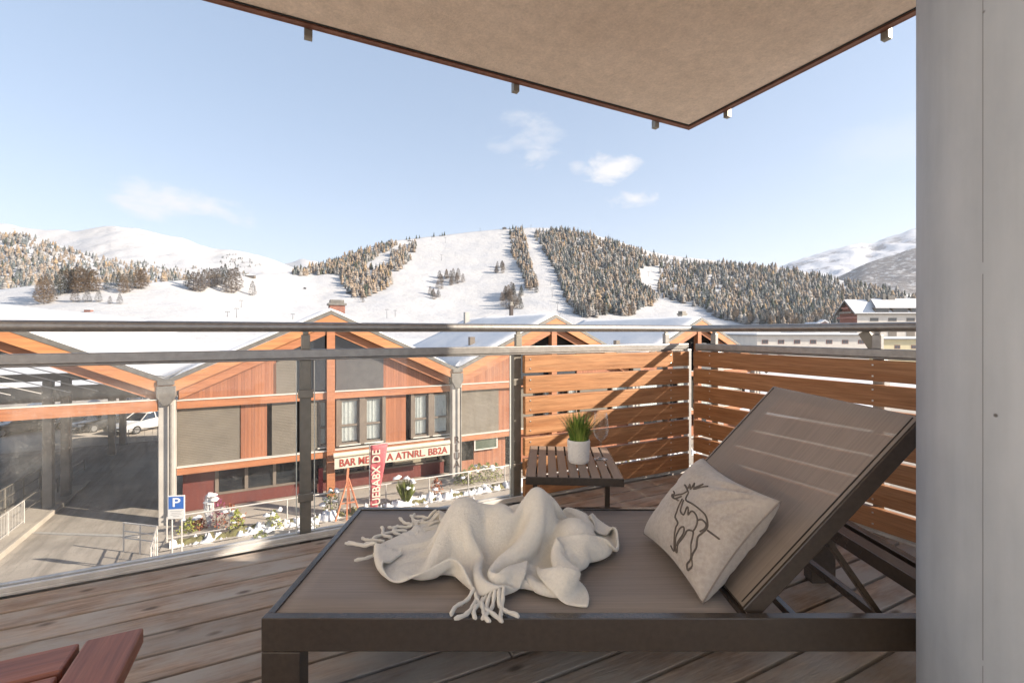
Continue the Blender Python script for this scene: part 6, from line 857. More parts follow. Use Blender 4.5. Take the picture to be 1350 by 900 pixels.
# --- bay 1, ground floor
zg=(GZ,ZL[1]); Y2=1.25
panel(BB,'red_panel',M['maroon'],fw(241,Y2),fw(285,Y2),zg[0],zg[1],Y2,.06)
panel(BB,'ground_floor_pane',M['pane'],fw(286,Y2),fw(431,Y2),zg[0]+.6,zg[1],Y2+.05,.03)
panel(BB,'plinth',M['maroon'],fw(286,Y2),fw(431,Y2),zg[0],zg[0]+.6,Y2-.02,.08)
b=MB()
for p in (286,325,362,400,428): w=fw(p,Y2); b.box(w-.07,w+.07,Y2-.05,Y2+.048,zg[0]+.6,zg[1])
b.box(fw(286,Y2),fw(431,Y2),Y2-.055,Y2+.045,zg[0]+.58,zg[0]+.68); b.build('ground_floor_frame',M['wframe'],BB)
panel(BB,'door',M['pane'],fw(401,Y2),fw(418,Y2),zg[0],zg[1],Y2-.10,.04)
panel(BB,'menu_board',plain('red_board',(.28,.02,.03),.5),fw(420,.9),fw(426,.9),zg[0],zg[0]+1.3,.9,.05)
panel(BB,'soffit',M['dark'],-6.3,6.3,zg[1]-.02,zg[1]+.02,.62,2.3)
panel(BB,'ceiling_lining',M['maroon'],-6.3,6.3,zg[1]-.06,zg[1]-.03,.62,2.3)
# right half: brick low wall and shop windows
panel(BB,'low_wall',M['maroon'],.25,6.3,zg[0],zg[0]+.75,Y2-.02,.1)
panel(BB,'ground_floor_pane',M['pane'],.25,6.3,zg[0]+.75,zg[1],Y2+.06,.03)
b=MB()
for p in (455,482,519,560,580): w=fw(p,Y2); b.box(w-.06,w+.06,Y2-.06,Y2+.055,zg[0]+.7,zg[1])
b.box(.25,6.3,Y2-.1,Y2+.05,zg[0]+.72,zg[0]+.80); b.build('ground_floor_frame',M['wframe'],BB)
b=MB(); b.box(fw(519,Y2),fw(576,Y2),Y2-.02,Y2+.02,-7.45,-6.85); b.build('counter_lining',plain('pale_stock',(.30,.27,.2),.8),BB)
M['signcream']=pmat('sign_cream',(.62,.56,.45),(.55,.49,.39),2,.6); M['signred']=plain('sign_red',(.33,.05,.035),.6)
# sign
sg=MB(); sg.box(fw(441,-.2),fw(593,-.2),-.22,-.16,-6.84,-6.32); so_=sg.build('sign_board',M['signcream'],BB)
sg=MB(); sg.tube([(fw(440,-.2),-.05,-6.2),(fw(594,-.2),-.05,-6.2)],.13,12); sg.build('awning_case',M['signcream'],BB)
def sgtext(s,p0,p1):
    a,c=fw(p0,-.22),fw(p1,-.22)
    o=text_mesh('lettering',s,.52,M['signred'],so_,Matrix.Rotation(PI/2,4,'X'),.01)
    xs=[v.co.x for v in o.data.vertices]; w=max(xs)-min(xs); mn=min(xs); sx=(c-a)/w
    for v in o.data.vertices: v.co.x=a+(v.co.x-mn)*sx; v.co.z=v.co.z*1.0-6.58; v.co.y=v.co.y-.235
sgtext('BAR ME',448,487); sgtext('A ATNRL. BB2A',510,590)
# lamps over the door
# --- bay 2
w0=2*HW
panel(BB,'shutter',M['shutter'],fw(607,Y),fw(657,Y),zm[0],zm[1],Y-.05,.08); panel(BB,'cladding',M['clad'],fw(657.5,Y),fw(677,Y),zm[0],zm[1],Y,.08)
for p0,p1,k in ((684,702,'s'),(716,735,'w'),(748,760,'w'),(764,800,'s'),(806,830,'w')): 
    a,c=fw(p0,Y),fw(p1,Y)
    if k=='s': panel(BB,'shutter',M['shutter'],a,c,zm[0],zm[1],Y-.05,.08)
    else: window(BB,a,c,zm[0]+.1,zm[1]-.05,Y)
panel(BB,'attic_pane',M['pane'],w0-2.3,w0+2.3,ZU[0],-.9,Y+.1,.03)
b=MB(); b.box(fw(607,Y),fw(625,Y),Y2,Y2+.05,zg[0],zg[1]); b.build('ground_floor_pane',M['pane'],BB)
panel(BB,'ground_floor_wall',M['clad'],fw(625.5,Y),fw(667,Y),zg[0],zg[1],Y+.1,.08); panel(BB,'ground_floor_wall',M['clad'],fw(684,Y),fw(850,Y),zg[0],zg[1],Y+.1,.08)
panel(BB,'low_wall',M['clad'],fw(607,Y),fw(625,Y),zg[0],zg[0]+.7,Y+.1,.08)
panel(BB,'door',M['pane'],fw(669,Y2),fw(683,Y2),zg[0],zg[1],Y2,.05)
b=MB(); a,c=fw(626,.5),fw(655,.5); b.box(a,c,.5,.56,-6.98,-6.40); o=b.build('notice_board',plain('board_green',(.08,.10,.07),.6),BB)
b=MB(); b.box(a-.04,c+.04,.48,.50,-7.02,-6.96); b.box(a-.04,c+.04,.48,.50,-6.42,-6.36); b.box(a-.04,a+.03,.48,.50,-6.96,-6.42); b.box(c-.03,c+.04,.48,.50,-6.96,-6.42)
b.build('board_frame',M['sill'],o)
# --- bay 3 (mostly behind the slats)
w0=4*HW
panel(BB,'attic_pane',M['pane'],w0-2.3,w0+2.3,ZU[0],-.9,Y+.1,.03)
for a,c in ((w0-6,w0-3.4),(w0-2,w0-.5),(w0+.5,w0+2),(w0+3,w0+5.5)): window(BB,a,c,zm[0]+.1,zm[1]-.05,Y); panel(BB,'ground_floor_pane',M['pane'],a,c,zg[0]+.8,zg[1],Y2,.05)
panel(BB,'ground_floor_wall',M['clad'],w0-6.3,w0+6.3,zg[0],zg[1],Y2+.1,.08)
for w,t in ((-HW,None),(HW,'RLUA'),(3*HW,None),(5*HW,None)): pilaster(BB,w,t)
# chimneys
brick=pmat('chimney_brick',(.26,.12,.085),(.19,.09,.07),6,.85)
def chimney(w,y,z0,z1,s,mat,cap=True):
    b=MB(); b.box(w-s,w+s,y-s,y+s,z0,z1); o=b.build('chimney',mat,BB)
    if cap: b=MB(); b.box(w-s*1.2,w+s*1.2,y-s*1.2,y+s*1.2,z1,z1+.12); b.box(w-s*.9,w+s*.9,y-s*.9,y+s*.9,z1+.12,z1+.32); b.build('chimney_cap',M['roofedge'],o)
chimney(.75,4.5,.2,1.55,.42,brick)
chimney(fw(674,9.5),9.5,.2,fac(674,403,9.5)[1],.13,pmat('chimney_dark',(.07,.055,.05),None,5,.8))
chimney(2*HW-4.3,3.6,-1.6,-.35,.17,M['wframe'],False)
chimney(2*HW-.9,13,.2,1.7,.2,M['conc'],False)
chimney(4*HW+1.2,3,.2,1.4,.25,M['conc'])
chimney(4*HW-5.0,4,-1.6,-.7,.18,M['wframe'],False)
# --- open timber shelter on the left
SH=empty('open_timber_shelter',G,RF,'open timber shelter with snowy gable roof, concrete columns and orange beams on the left','shelter')
w0=-2*HW
roof_parts(SH,w0,-.05,28)
b=MB(); b.box(w0-6.5,-HW-.32,.0,.30,-3.42,-2.95); b.build('front_beam',M['beam'],SH); b=MB(); b.box(w0-6.5,-HW-.32,-.03,.30,-2.945,-2.91); b.build('beam_flashing',M['sill'],SH)
b=MB(); 
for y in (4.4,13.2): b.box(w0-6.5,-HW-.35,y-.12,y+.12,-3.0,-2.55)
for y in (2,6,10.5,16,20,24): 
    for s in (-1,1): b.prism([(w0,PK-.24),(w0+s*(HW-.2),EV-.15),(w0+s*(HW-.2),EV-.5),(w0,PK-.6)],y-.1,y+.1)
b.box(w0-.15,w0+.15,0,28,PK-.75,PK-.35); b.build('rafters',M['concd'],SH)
b=MB()
for s in (-1,1): b.prism([(w0,PK-.235),(w0+s*(HW-.1),EV-.20),(w0+s*(HW-.1),EV-.24),(w0,PK-.275)],.3,27.8)
b.build('roof_lining',pmat('dark_boards',(.055,.04,.03),(.035,.026,.02),4,.8),SH)
for (w,y) in ((-11.85,4.4),(-11.75,6.1),(-11.75,13.3),(-11.7,15.4),(-15.4,4.4),(-19.4,4.4),(-19.4,13.3)):
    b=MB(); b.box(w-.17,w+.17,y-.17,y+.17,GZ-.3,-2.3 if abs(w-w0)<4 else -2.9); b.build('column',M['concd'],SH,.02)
b=MB()
for i in range(7):
    b.tube([(w0-3.6+i*.9,1.2,-.75-.0*i),(w0+1.4+i*.9,1.2,-2.55)],.022,6)
b.build('tie_rods',plain('rod',(.45,.43,.4),.5),SH)
# --- far side wall beam of shelter (dim long screen)
b=MB(); b.box(w0-6.5,-HW-.6,12.9,13.0,-4.25,-3.35); b.build('rear_screen',M['concd'],SH)

# --- fence with snow in front of the bar
def fence(name,pts,h,label,post=2.0,mid=(.5,),mat=None,r=.025,cat='fence',bars=0):
    root=empty(name,MF@Vector((pts[0][0],pts[0][1],pts[0][2])),RF,label,cat); o0=Vector(pts[0])
    P=[Vector(p)-o0 for p in pts]
    b=MB(); b.tube([p+Vector((0,0,h)) for p in P],r,8); b.build('top_rail',mat or M['railm'],root)
    for m_ in mid:
        b=MB(); b.tube([p+Vector((0,0,h*m_)) for p in P],r*.7,6); b.build('lower_rail',mat or M['railm'],root)
    for a,c in zip(P,P[1:]):
        n=max(1,round((c-a).length/post))
        for i in range(n+(c is P[-1])):
            p=a+(c-a)*i/n; b=MB(); b.tube([p+Vector((0,0,-.1)),p+Vector((0,0,h))],r*.9,6); b.build('post',mat or M['railm'],root)
        if bars:
            b=MB(); k=int((c-a).length/bars)
            for i in range(1,k):
                p=a+(c-a)*i/k; b.box(p.x-.006,p.x+.006,p.y-.006,p.y+.006,p.z+.08,p.z+h)
            b.build('bars',mat or M['railm'],root)
    return root
fence('pavement_fence',[(-6.3,-2.07,GZ),(30,-2.07,GZ)],.95,'thin metal fence along the pavement in front of the bar',2.1,(.12,),r=.034)
fence('road_end_fence',[(-11.4,15.4,GZ+.6),(-6.6,15.4,GZ+.6)],1.0,'grey metal barrier at the top of the service road before the car park',1.6,(.1,.9),bars=.4)
fence('kerb_railing',[(-12.0,-5.5,GZ),(-12.0,2.5,GZ+.1)],1.0,'light metal railing on the kerb at the left edge',1.4,(.15,),bars=.12)
fence('stair_railing',[(-13.3,1.0,GZ+.1),(-13.3,9.5,GZ+.1)],1.15,'dark metal railing under the timber shelter',1.6,(.2,.6),mat=M['steel_dark'],bars=.13,r=.035)
fence('lower_stair_railing',[(-12.3,3.2,GZ+.1),(-12.3,10.5,GZ+.1)],.8,'dark low railing beside the kerb between the shelter columns',1.8,(.4,),mat=M['steel_dark'],r=.03)
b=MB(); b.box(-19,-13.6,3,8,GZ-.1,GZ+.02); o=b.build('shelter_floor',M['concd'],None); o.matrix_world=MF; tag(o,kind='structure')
fence('corner_guard_rail',[(-7.6,-2.2,GZ),(-6.4,-3.2,GZ),(-6.2,-5.2,GZ)],1.05,'pale bent guard rail by the parking sign',.7,(.45,.7),r=.03)

# --- snow lumps and planting
def lump(b,c,r,seed=0,n=10,flat=.6,sq=.25):
    o=b.smooth; b.smooth=True; vs=[]; m=n//2+1
    for j in range(m+1):
        th_=PI*.5*j/m
        for i in range(n):
            a=2*PI*i/n; d=Vector((math.cos(a)*math.cos(th_),math.sin(a)*math.cos(th_),math.sin(th_)*flat))
            k=1+sq*noise.noise(d*1.7+Vector((seed,seed*.7,c[0])))*2
            vs.append((c[0]+d.x*r*k,c[1]+d.y*r*k,c[2]+d.z*r*k-.02))
    b.add(vs,[(j*n+i,j*n+(i+1)%n,(j+1)*n+(i+1)%n,(j+1)*n+i) for j in range(m) for i in range(n)]); b.smooth=o
def snow_strip(w0,w1,y0,y1,z,h,thr,seed,slope=0,st=.085,b=None):
    """uneven heap of thrown snow: a height field with ragged edges"""
    nx=int((w1-w0)/st); ny=int((y1-y0)/st); vs=[]
    for j in range(ny+1):
        for i in range(nx+1):
            w=w0+(w1-w0)*i/nx; y=y0+(y1-y0)*j/ny; t=2*j/ny-1
            f=.38*noise.noise(Vector((w*1.3,y*1.4,seed)))+.48*noise.noise(Vector((w*3.6,y*3.6,seed+5)))+.55*abs(noise.noise(Vector((w*8,y*8,seed+9))))+.2*noise.noise(Vector((w*17,y*17,seed)))
            e=(1-abs(t)**3); zz=h*max(-.3,(f+thr)*e-.08-(1-e)*.5); vs.append((w,y+slope*w,z+zz))
    b.add(vs,[(j*(nx+1)+i,j*(nx+1)+i+1,(j+1)*(nx+1)+i+1,(j+1)*(nx+1)+i) for j in range(ny) for i in range(nx)])
b=MB(); b.smooth=True; b.mi=1; snow_strip(-6.1,26,-2.75,-2.15,GZ,.32,.30,2,b=b); b.mi=0; snow_strip(-6.1,26,-2.95,-2.1,GZ+.02,.55,.12,8,st=.06,b=b)
o=b.build('snowy_kerb_planting',[M['snow'],pmat('dry_groundcover',(.19,.18,.07),(.12,.10,.05),9,.9)],None,fix=False); o.matrix_world=MF; tag(o,kind='stuff',label='low planting under clumps of snow along the pavement fence',cat='planting')
b=MB(); b.smooth=True; snow_strip(-7.2,15,-5.3,-4.3,GZ-.03,.75,.30,31,slope=.0,b=b)
o=b.build('snow_bank',M['snow'],None,fix=False); o.matrix_world=MF; tag(o,kind='stuff',label='lumpy bank of cleared snow along the near side of the path',cat='snow bank')
sheet('footpath',[(-6.0,-4.35),(40,-4.35),(40,-2.95),(-6.0,-2.95)],GZ-.035,M['pave'])
leafg=pmat('shrub_leaves',(.10,.13,.03),(.20,.22,.05),9,.6); leafy=pmat('yellow_leaves',(.30,.30,.05),(.20,.24,.05),9,.6); leafp=pmat('purple_flowers',(.22,.05,.16),(.35,.06,.10),9,.6); leafr=pmat('rust_leaves',(.35,.10,.04),(.22,.07,.03),9,.6)
def bush(px,py,h,wd,mat,snow,label,y=None,group=None,upright=False,name='shrub',cat='shrub'):
    yy=y; 
    if yy is None:
        xp=(px-675)/600; dy=-.4617*xp+.887; t=-(GZ)/((py-437)/600); yy=t*dy-24.35
    w=fw(px,yy); root=empty(name,MF@Vector((w,yy,GZ)),RF,label,cat,group)
    b=MB()
    for i in range(int(260)):
        a=R(0,2*PI); rr=math.sqrt(random.random()); z=R(.05,1) 
        if upright:
            L=R(.5,1)*h; dx,dy=math.cos(a)*wd*rr,math.sin(a)*wd*rr; p=Vector((dx*.2,dy*.2,0)); q=Vector((dx,dy,L)); s=Vector((-math.sin(a),math.cos(a),0))*.02
            b.add([p-s,p+s,(p+q)/2+s+Vector((0,0,.1*h)),q,(p+q)/2-s+Vector((0,0,.1*h))],[(0,1,2,3,4)])
        else:
            f=math.sin(PI*(.25+.75*z)); p=Vector((math.cos(a)*rr*wd*f,math.sin(a)*rr*wd*f,z*h)); s=R(.03,.08)
            d1=Vector((R(-1,1),R(-1,1),R(-1,1))).normalized()*s; d2=Vector((R(-1,1),R(-1,1),R(-1,1))).normalized()*s
            b.add([p,p+d1,p+d1+d2,p+d2],[(0,1,2,3)])
    b.build('foliage',mat,root,fix=False)
    b=MB(); b.tube([(0,0,-.05),(0,0,h*.5)],.02,5); b.build('stem',M['wframe'],root)
    if snow:
        b=MB()
        for i in range(snow): lump(b,(R(-1,1)*wd*.7,R(-1,1)*wd*.7,h*R(.35,.95)),R(.06,.15)*1.3,i+px,7,.7,.5)
        b.build('snow_cap',M['snow'],root)
    return root
bush(250,700,.55,.45,leafy,2,'yellow green shrub behind the parking sign')
bush(262,697,.5,.3,leafr,0,'rust coloured low shrub beside the yellow green one')
bush(276,694,1.45,.22,M['snow'],6,'tall narrow snow covered shrub near the red panel',upright=True)
bush(285,692,1.35,.38,leafp,2,'purple and pink flowering shrub in front of the red panel')
bush(303,694,.95,.62,leafr,3,'orange brown shrub right of the purple flowers')
bush(312,700,.9,.3,leafy,2,'bright yellow shrub at the pavement fence')
bush(361,697,.8,.34,leafy,5,'yellow green shrub with snow on it by the fence')
bush(343,725,.75,.45,leafg,9,'snow laden shrub on the near snow bank')
bush(405,706,.6,.5,leafg,12,'low shrub buried in snow behind the balcony post')
bush(436,676,1.15,.42,leafg,8,'white topped shrub at the foot of the orange post')
bush(535,664,1.3,.5,leafg,7,'spiky green plant wrapped in snow at the fence',upright=True)
bush(576,652,.9,.35,leafr,2,'red berried shrub below the end of the bar sign')
for i,(x,hh) in enumerate(((612,.8),(622,1.0),(632,1.05),(643,1.0),(654,.9))): bush(x,638-(x-612)*.1,hh,.55,leafy if i%2 else leafg,2,'yellowish hedge shrub in the row under the notice board',y=-1.2,group='hedge shrubs under the notice board')
# --- orange trestle frame
t=empty('orange_trestle',MF@Vector((fw(459,-2.9),-2.9,GZ)),RF,'orange wooden A-frame trestle standing in the snow before the bar','trestle')
om=pmat('orange_wood',(.55,.22,.12),(.45,.17,.09),5,.6)
for (x,y) in ((-.55,-.2),(.5,-.25),(.15,.35),(-.1,-.3)): b=MB(); b.bar((x,y,0),(.02*x,.02*y,1.75),.06,.06); b.build('leg',om,t)
b=MB(); b.bar((-.32,-.12,.7),(.3,-.15,.7),.05,.05); b.bar((-.05,0,1.6),(0,0,2.2),.09,.09); b.build('brace',om,t)
# --- banner
yb=-3.3; wa=fw(488,yb); t=empty('red_banner',MF@Vector((wa+.35,yb,GZ)),RF,'faded red feather banner with pale sideways letters in front of the bar','banner')
bm_=pmat('banner_cloth',(.50,.13,.14),(.42,.10,.11),1.5,.7)
b=MB(); vs=[]; n=16
for i in range(n+1):
    z=.25+2.95*i/n; wd=.30+.48*i/n
    for j in range(7): 
        x=-.35+wd*j/6+.015*i/n; vs.append((x,.04*math.sin(i*.6+j*.8),z))
b.smooth=True; b.add(vs,[(i*7+j,i*7+j+1,(i+1)*7+j+1,(i+1)*7+j) for i in range(n) for j in range(6)]); o=b.build('cloth',bm_,t,fix=False); sd=o.modifiers.new('s','SOLIDIFY'); sd.thickness=.012
b=MB(); b.tube([(-.37,.02,0),(-.375,.02,3.28),(-.2,.02,3.3),(.47,.02,3.22)],.018,8); b.build('pole',M['sill'],t)
b=MB(); b.box(-.6,-.1,-.25,.25,0,.05); b.build('base_plate',M['roofedge'],t)
text_mesh('lettering','UEBABX DE',.50,M['signcream'],t,Matrix.Translation((-.12,-.075,1.72))@Matrix.Rotation(-PI/2,4,'Y')@Matrix.Rotation(PI/2,4,'X') if 0 else Matrix.Translation((-.08,-.08,1.75))@Matrix.Rotation(PI/2,4,'X')@Matrix.Rotation(PI/2,4,'Z'),.006,sx=.95)
# --- parking sign
d=15.5; p=at(232.5,668,d); g0=Vector((p.x,p.y,1+GZ)); t=empty('parking_sign',g0,math.atan2(-p.x,p.y)*.0+math.radians(8),'white and blue square parking sign on two thin posts','sign')
hz=p.z-g0.z
b=MB(); b.box(-.27,.27,-.012,.012,hz-.40,hz+.40); o=b.build('plate',plain('sign_white',(.72,.70,.67),.5),t,.01)
b=MB(); b.box(-.235,.235,-.016,-.0125,hz-.06,hz+.36); b.build('blue_panel',plain('sign_blue',(.03,.14,.48),.5),o)
text_mesh('letter_p','P',.42,plain('sign_white2',(.85,.85,.84),.5),o,Matrix.Translation((0,-.019,hz+.15))@Matrix.Rotation(PI/2,4,'X'),.002,sx=1.25)
b=MB()
for i,wd in enumerate((.18,.14,.17,.1)): b.box(-wd,wd,-.0155,-.0125,hz-.14-i*.06,hz-.125-i*.06)
b.build('small_print',plain('sign_grey',(.35,.34,.33),.6),o)
for x in (-.15,.15): b=MB(); b.tube([(x,.03,-.1),(x,.03,hz+.3)],.025,8); b.build('post',M['railm'],t)

# --- cars
tyre=plain('tyre',(.02,.02,.02),.8); rim=plain('rim',(.4,.4,.4),.35,.7); carglass=plain('car_glass',(.025,.035,.05),.08,0,.8); lampm=plain('headlamp',(.6,.6,.62),.15)
def car(loc,rz,col,label,suv=False,group='cars in the car park behind the shelter'):
    root=empty('parked_car',loc,rz,label,'car',group); L=4.3; Wd=1.78; Hh=1.62 if suv else 1.45
    paint=plain('car_paint',col,.3,.2); paint.node_tree.nodes['Principled BSDF'].inputs['Coat Weight'].default_value=.6
    lo_=[(-2.12,.28),(-2.15,.62),(-2.0,.78),(-1.05,.93),(-.1,.96),(1.2,.98),(1.95,.92),(2.12,.7),(2.13,.3)]
    def sec(x,z,half): return half
    b=MB(); b.smooth=True
    st=[(-2.12,.25,.60,.62),(-2.05,.22,.72,.80),(-1.7,.2,.80,.87),(-1.0,.2,.90,.89),(-.3,.2,.95,.89),(.6,.2,.97,.89),(1.5,.2,.97,.88),(1.95,.24,.92,.82),(2.12,.3,.78,.70)]
    vs=[]; n=10
    for (x,zb,zt,hw) in st:
        prof=[(-hw*.86,zb),(-hw,zb+.12),(-hw,zt-.22),(-hw*.95,zt-.06),(-hw*.80,zt),(hw*.80,zt),(hw*.95,zt-.06),(hw,zt-.22),(hw,zb+.12),(hw*.86,zb)]
        vs+=[(x,y,z) for y,z in prof]
    fs=[(i*n+k,i*n+(k+1)%n,(i+1)*n+(k+1)%n,(i+1)*n+k) for i in range(len(st)-1) for k in range(n)]+[tuple(range(n)),tuple(reversed(range((len(st)-1)*n,len(st)*n)))]
    b.add(vs,fs)
    rf=[(-.95,.93,.74),(-.25,Hh-.06,.60),(.2,Hh,.60),(1.15,Hh-.03,.60),(1.85,.95,.72)]
    # roof + pillars
    vs=[]; 
    for (x,z,hw) in rf: vs+=[(x,-hw,z),(x,hw,z)]
    b.add([(x+.02,y*1.0,z+.005) for x,y,z in vs[2:8]]+[(x+.02,y,z-.06) for x,y,z in vs[2:8]],[(0,1,3,2),(2,3,5,4),(0,2,8,6),(2,4,10,8),(1,7,9,3),(3,9,11,5),(0,6,7,1),(4,5,11,10)])
    o=b.build('body',paint,root); 
    b=MB(); b.prism([(-.93,.9),(-.27,Hh-.07),(1.12,Hh-.05),(1.8,.9)],-.6,.6)
    for v in range(len(b.v)):
        x,y,z=b.v[v]; k=.76 if z<1 else .585; b.v[v]=(x,k if y>0 else -k,z)
    b.build('windows',carglass,root)
    b=MB()
    for s in (-1,1):
        b.bar((.30,s*.775,.93),(.30,s*.60,Hh-.05),.07,.03); b.bar((-.93,s*.765,.92),(-.27,s*.60,Hh-.05),.06,.04); b.bar((1.8,s*.765,.92),(1.12,s*.60,Hh-.04),.10,.04)
    b.build('pillars',paint,root)
    for x in (-1.33,1.33):
        for s in (-1,1):
            b=MB(); b.tube([(x,s*.70,.32),(x,s*.90,.32)],.32,18); o=b.build('wheel',tyre,root)
            b=MB(); b.tube([(x,s*.895,.32),(x,s*.91,.32)],.2,14); b.build('rim',rim,o)
    for s in (-1,1):
        b=MB(); b.box(-2.12,-1.9,s*.62-.17,s*.62+.17,.58,.74); b.build('headlight',lampm,root,.03)
    b=MB(); b.box(-2.145,-2.1,-.45,.45,.40,.56); b.box(-2.14,-2.1,-.6,.6,.26,.34); b.build('grille',M['black'],root)
    b=MB(); b.box(-2.16,-2.146,-.24,.24,.36,.45); b.build('number_plate',M['sill'],root)
    return root
def cz(py_base,d): return None
def carat(px,d,rz,col,label,suv=False):
    p=at(px,437,d); l=MF.inverted()@Vector((p.x,p.y,1)); z=GZ+.6+.1*(l.y-15)/45 if l.y>15 else GZ+.3
    return car((p.x,p.y,1+z+.02),rz,col,label,suv)
# rotation: front (-x) towards the camera's left
carat(30,34.5,math.radians(62),(.055,.06,.065),'dark grey hatchback seen from the front left, at the left end of the shelter')
carat(97,37,math.radians(75),(.42,.42,.41),'silver grey car between the two nearer shelter columns',True)
carat(137,36,math.radians(78),(.03,.032,.035),'black car with big headlights between the shelter columns',True)
carat(190,35.5,math.radians(80),(.70,.70,.70),'white car closest to the bar building pilaster')
carat(176,42,math.radians(80),(.30,.31,.32),'grey car in the second row behind the white car',True)
carat(206,44,math.radians(80),(.10,.11,.13),'dark blue car in the second row nearest the bar building',True)
b=MB()
for i in range(60): lump(b,(-40+i*.62,29.5+R(-1.2,1.2),GZ+.6),R(.7,1.6),i,9,R(.6,1.1),.3)
o=b.build('snow_heap',M['snow'],None); o.matrix_world=MF; tag(o,kind='stuff',label='heap of cleared snow behind the parked cars',cat='snow heap')
# ------------------------------------------------------------------ town on the right and the mountains
def house(px0,px1,d,ztop,zbase,depth,label,wallm,winrows,name='house',roof='flat',rot=0,wins=6,group=None):
    a=at(px0,437,d); c=at(px1,437,d); W=c.x-a.x
    root=empty(name,(a.x,a.y,1+zbase),rot,label,'building',group); h=ztop-zbase
    b=MB(); b.box(0,W,0,depth,0,h-.3); b.build('wall',wallm,root)
    b=MB(); b.box(-.6,W+.6,-.7,depth+.5,h-.3,h-.1); b.build('roof',M['roofedge'],root)
    b=MB(); b.box(-.55,W+.55,-.65,depth+.4,h-.1,h+.35); b.build('roof_snow',M['snowroof'],root,.12)
    for zc in winrows:
        for i in range(wins):
            x=W*(i+.5)/wins; b=MB(); b.box(x-.8,x+.8,-.04,.05,zc-.5-zbase,zc+.5-zbase); o=b.build('window',M['reddish'],root)
            b=MB(); b.box(x-.68,x-.04,-.055,-.045,zc-.38-zbase,zc+.38-zbase); b.box(x+.04,x+.68,-.055,-.045,zc-.38-zbase,zc+.38-zbase); b.build('pane',M['farglass'],o)
    return root,W,h
M['reddish']=pmat('far_window_frame',(.30,.13,.09),(.22,.10,.08),3,.7); M['farglass']=plain('far_glass',(.10,.10,.105),.15)
M['cream']=pmat('cream_render',(.62,.56,.49),(.55,.50,.44),.5,.85); M['white']=pmat('white_render',(.72,.70,.67),(.66,.64,.61),.4,.85); M['yellow']=pmat('yellow_render',(.62,.54,.34),(.55,.47,.30),.4,.85)
r,W,h=house(998,1146,115,-.75,-9.6,16,'long low cream building with a snowy flat roof and a row of square windows',M['cream'],(-2.6,-5.4),'long_building',wins=7)
# low parapet / lower annex and hedges under it
r,W,h=house(1150,1260,125,-1.9,-9.6,14,'yellow building with snow on its roof at the far right',M['yellow'],(-4.2,),'yellow_building',wins=5)
r,W,h=house(1060,1106,210,1.6,-9,18,'low snow covered house left of the hotel',M['white'],(-1.5,),'small_house',wins=4)
b=MB(); b.prism([(3,h-.1),(9,h-.1),(6,h+2.0)],-.9,8); b.build('dormer',M['reddish'],r); b=MB(); b.prism([(2.6,h+.0),(6,h+2.3),(9.4,h+.0),(9.4,h+.4),(6,h+2.8),(2.6,h+.4)],-1.1,8); b.build('dormer_snow',M['snowroof'],r)
b=MB(); b.box(10.2,12.6,3,5,h,h+2.6); b.build('chimney',M['reddish'],r); b=MB(); b.prism([(9.6,h+2.4),(11.4,h+3.5),(13.2,h+2.4),(13.2,h+2.9),(11.4,h+4.1),(9.6,h+2.9)],2.4,5.6); b.build('chimney_cap',M['snowroof'],r)
# hotel
d=170; a=at(1130,437,d); hr=empty('mountain_hotel',(a.x,a.y,1-9.5),0,'large cream mountain hotel with a snowy roof and a timber gable end','building')
def HH(px,py,yo=0): return ((px-1130)/600*(d+yo), (437-py)/600*(d+yo)+9.5)
Wd_=HH(1290,437)[0]
zt=HH(0,414)[1]; zr_=HH(0,394)[1]; DH=9.0
b=MB(); b.box(0,Wd_,0,DH,0,zt); b.build('wall',M['cream'],hr)
b=MB(); b.add([(-.02,0,zt-6),(-.02,DH,zt-6),(-.02,DH,zt),(-.02,DH/2,zr_-.3),(-.02,0,zt)],[(0,1,2,3,4)]); b.build('timber_gable',M['reddish'],hr)
b=MB(); b.add([(-1.6,-1.1,zt),(Wd_,-1.1,zt),(Wd_,DH/2,zr_-.25),(-1.6,DH/2,zr_-.25),(Wd_,DH+1.1,zt),(-1.6,DH+1.1,zt)],[(0,1,2,3),(3,2,4,5)]); o=b.build('eaves',M['roofedge'],hr); o.modifiers.new('s','SOLIDIFY').thickness=.3
b=MB(); b.add([(-1.5,-1.0,zt+.32),(Wd_,-1.0,zt+.32),(Wd_,DH/2,zr_+.1),(-1.5,DH/2,zr_+.1),(Wd_,DH+1,zt+.32),(-1.5,DH+1,zt+.32)],[(0,1,2,3),(3,2,4,5)]); o=b.build('roof_snow',M['snowroof'],hr); o.modifiers.new('s','SOLIDIFY').thickness=.45
for i,z in enumerate((405,411,418)):
    zz=HH(0,z)[1]; hw_=min(1,(z-398)/18)*DH/2; b=MB(); b.box(-1.3,-.03,DH/2-hw_,DH/2+hw_,zz-.5,zz+.25); b.build('balcony',M['wframe'] if i%2 else M['reddish'],hr)
b=MB(); b.box(-1.5,-.03,0,DH,HH(0,428)[1]-.4,HH(0,428)[1]+.3); b.build('balcony',M['yellow'],hr)
for i,(p0,p1) in enumerate(((1152,1170),(1175,1195),(1199,1216))):
    x0,z0=HH(p0,412); x1,z1=HH(p1,405.5); b=MB(); b.box(x0,x1,-.6,2.5,z0,z1); o=b.build('dormer_window',M['wframe'],hr); b=MB(); b.box(x0+.3,x1-.3,-.64,-.605,z0+.35,z1-.4); b.build('pane',M['farglass'],o)
b=MB(); x0,z0=HH(1150,404.5); b.add([(x0,-1.5,z0),(Wd_,-1.5,z0),(Wd_,4.6,zr_+.5),(x0+3,4.6,zr_+.5),(x0,-1.5,z0-.5),(Wd_,-1.5,z0-.5)],[(0,1,2,3),(0,4,5,1)]); b.build('dormer_roof_snow',M['snowroof'],hr)
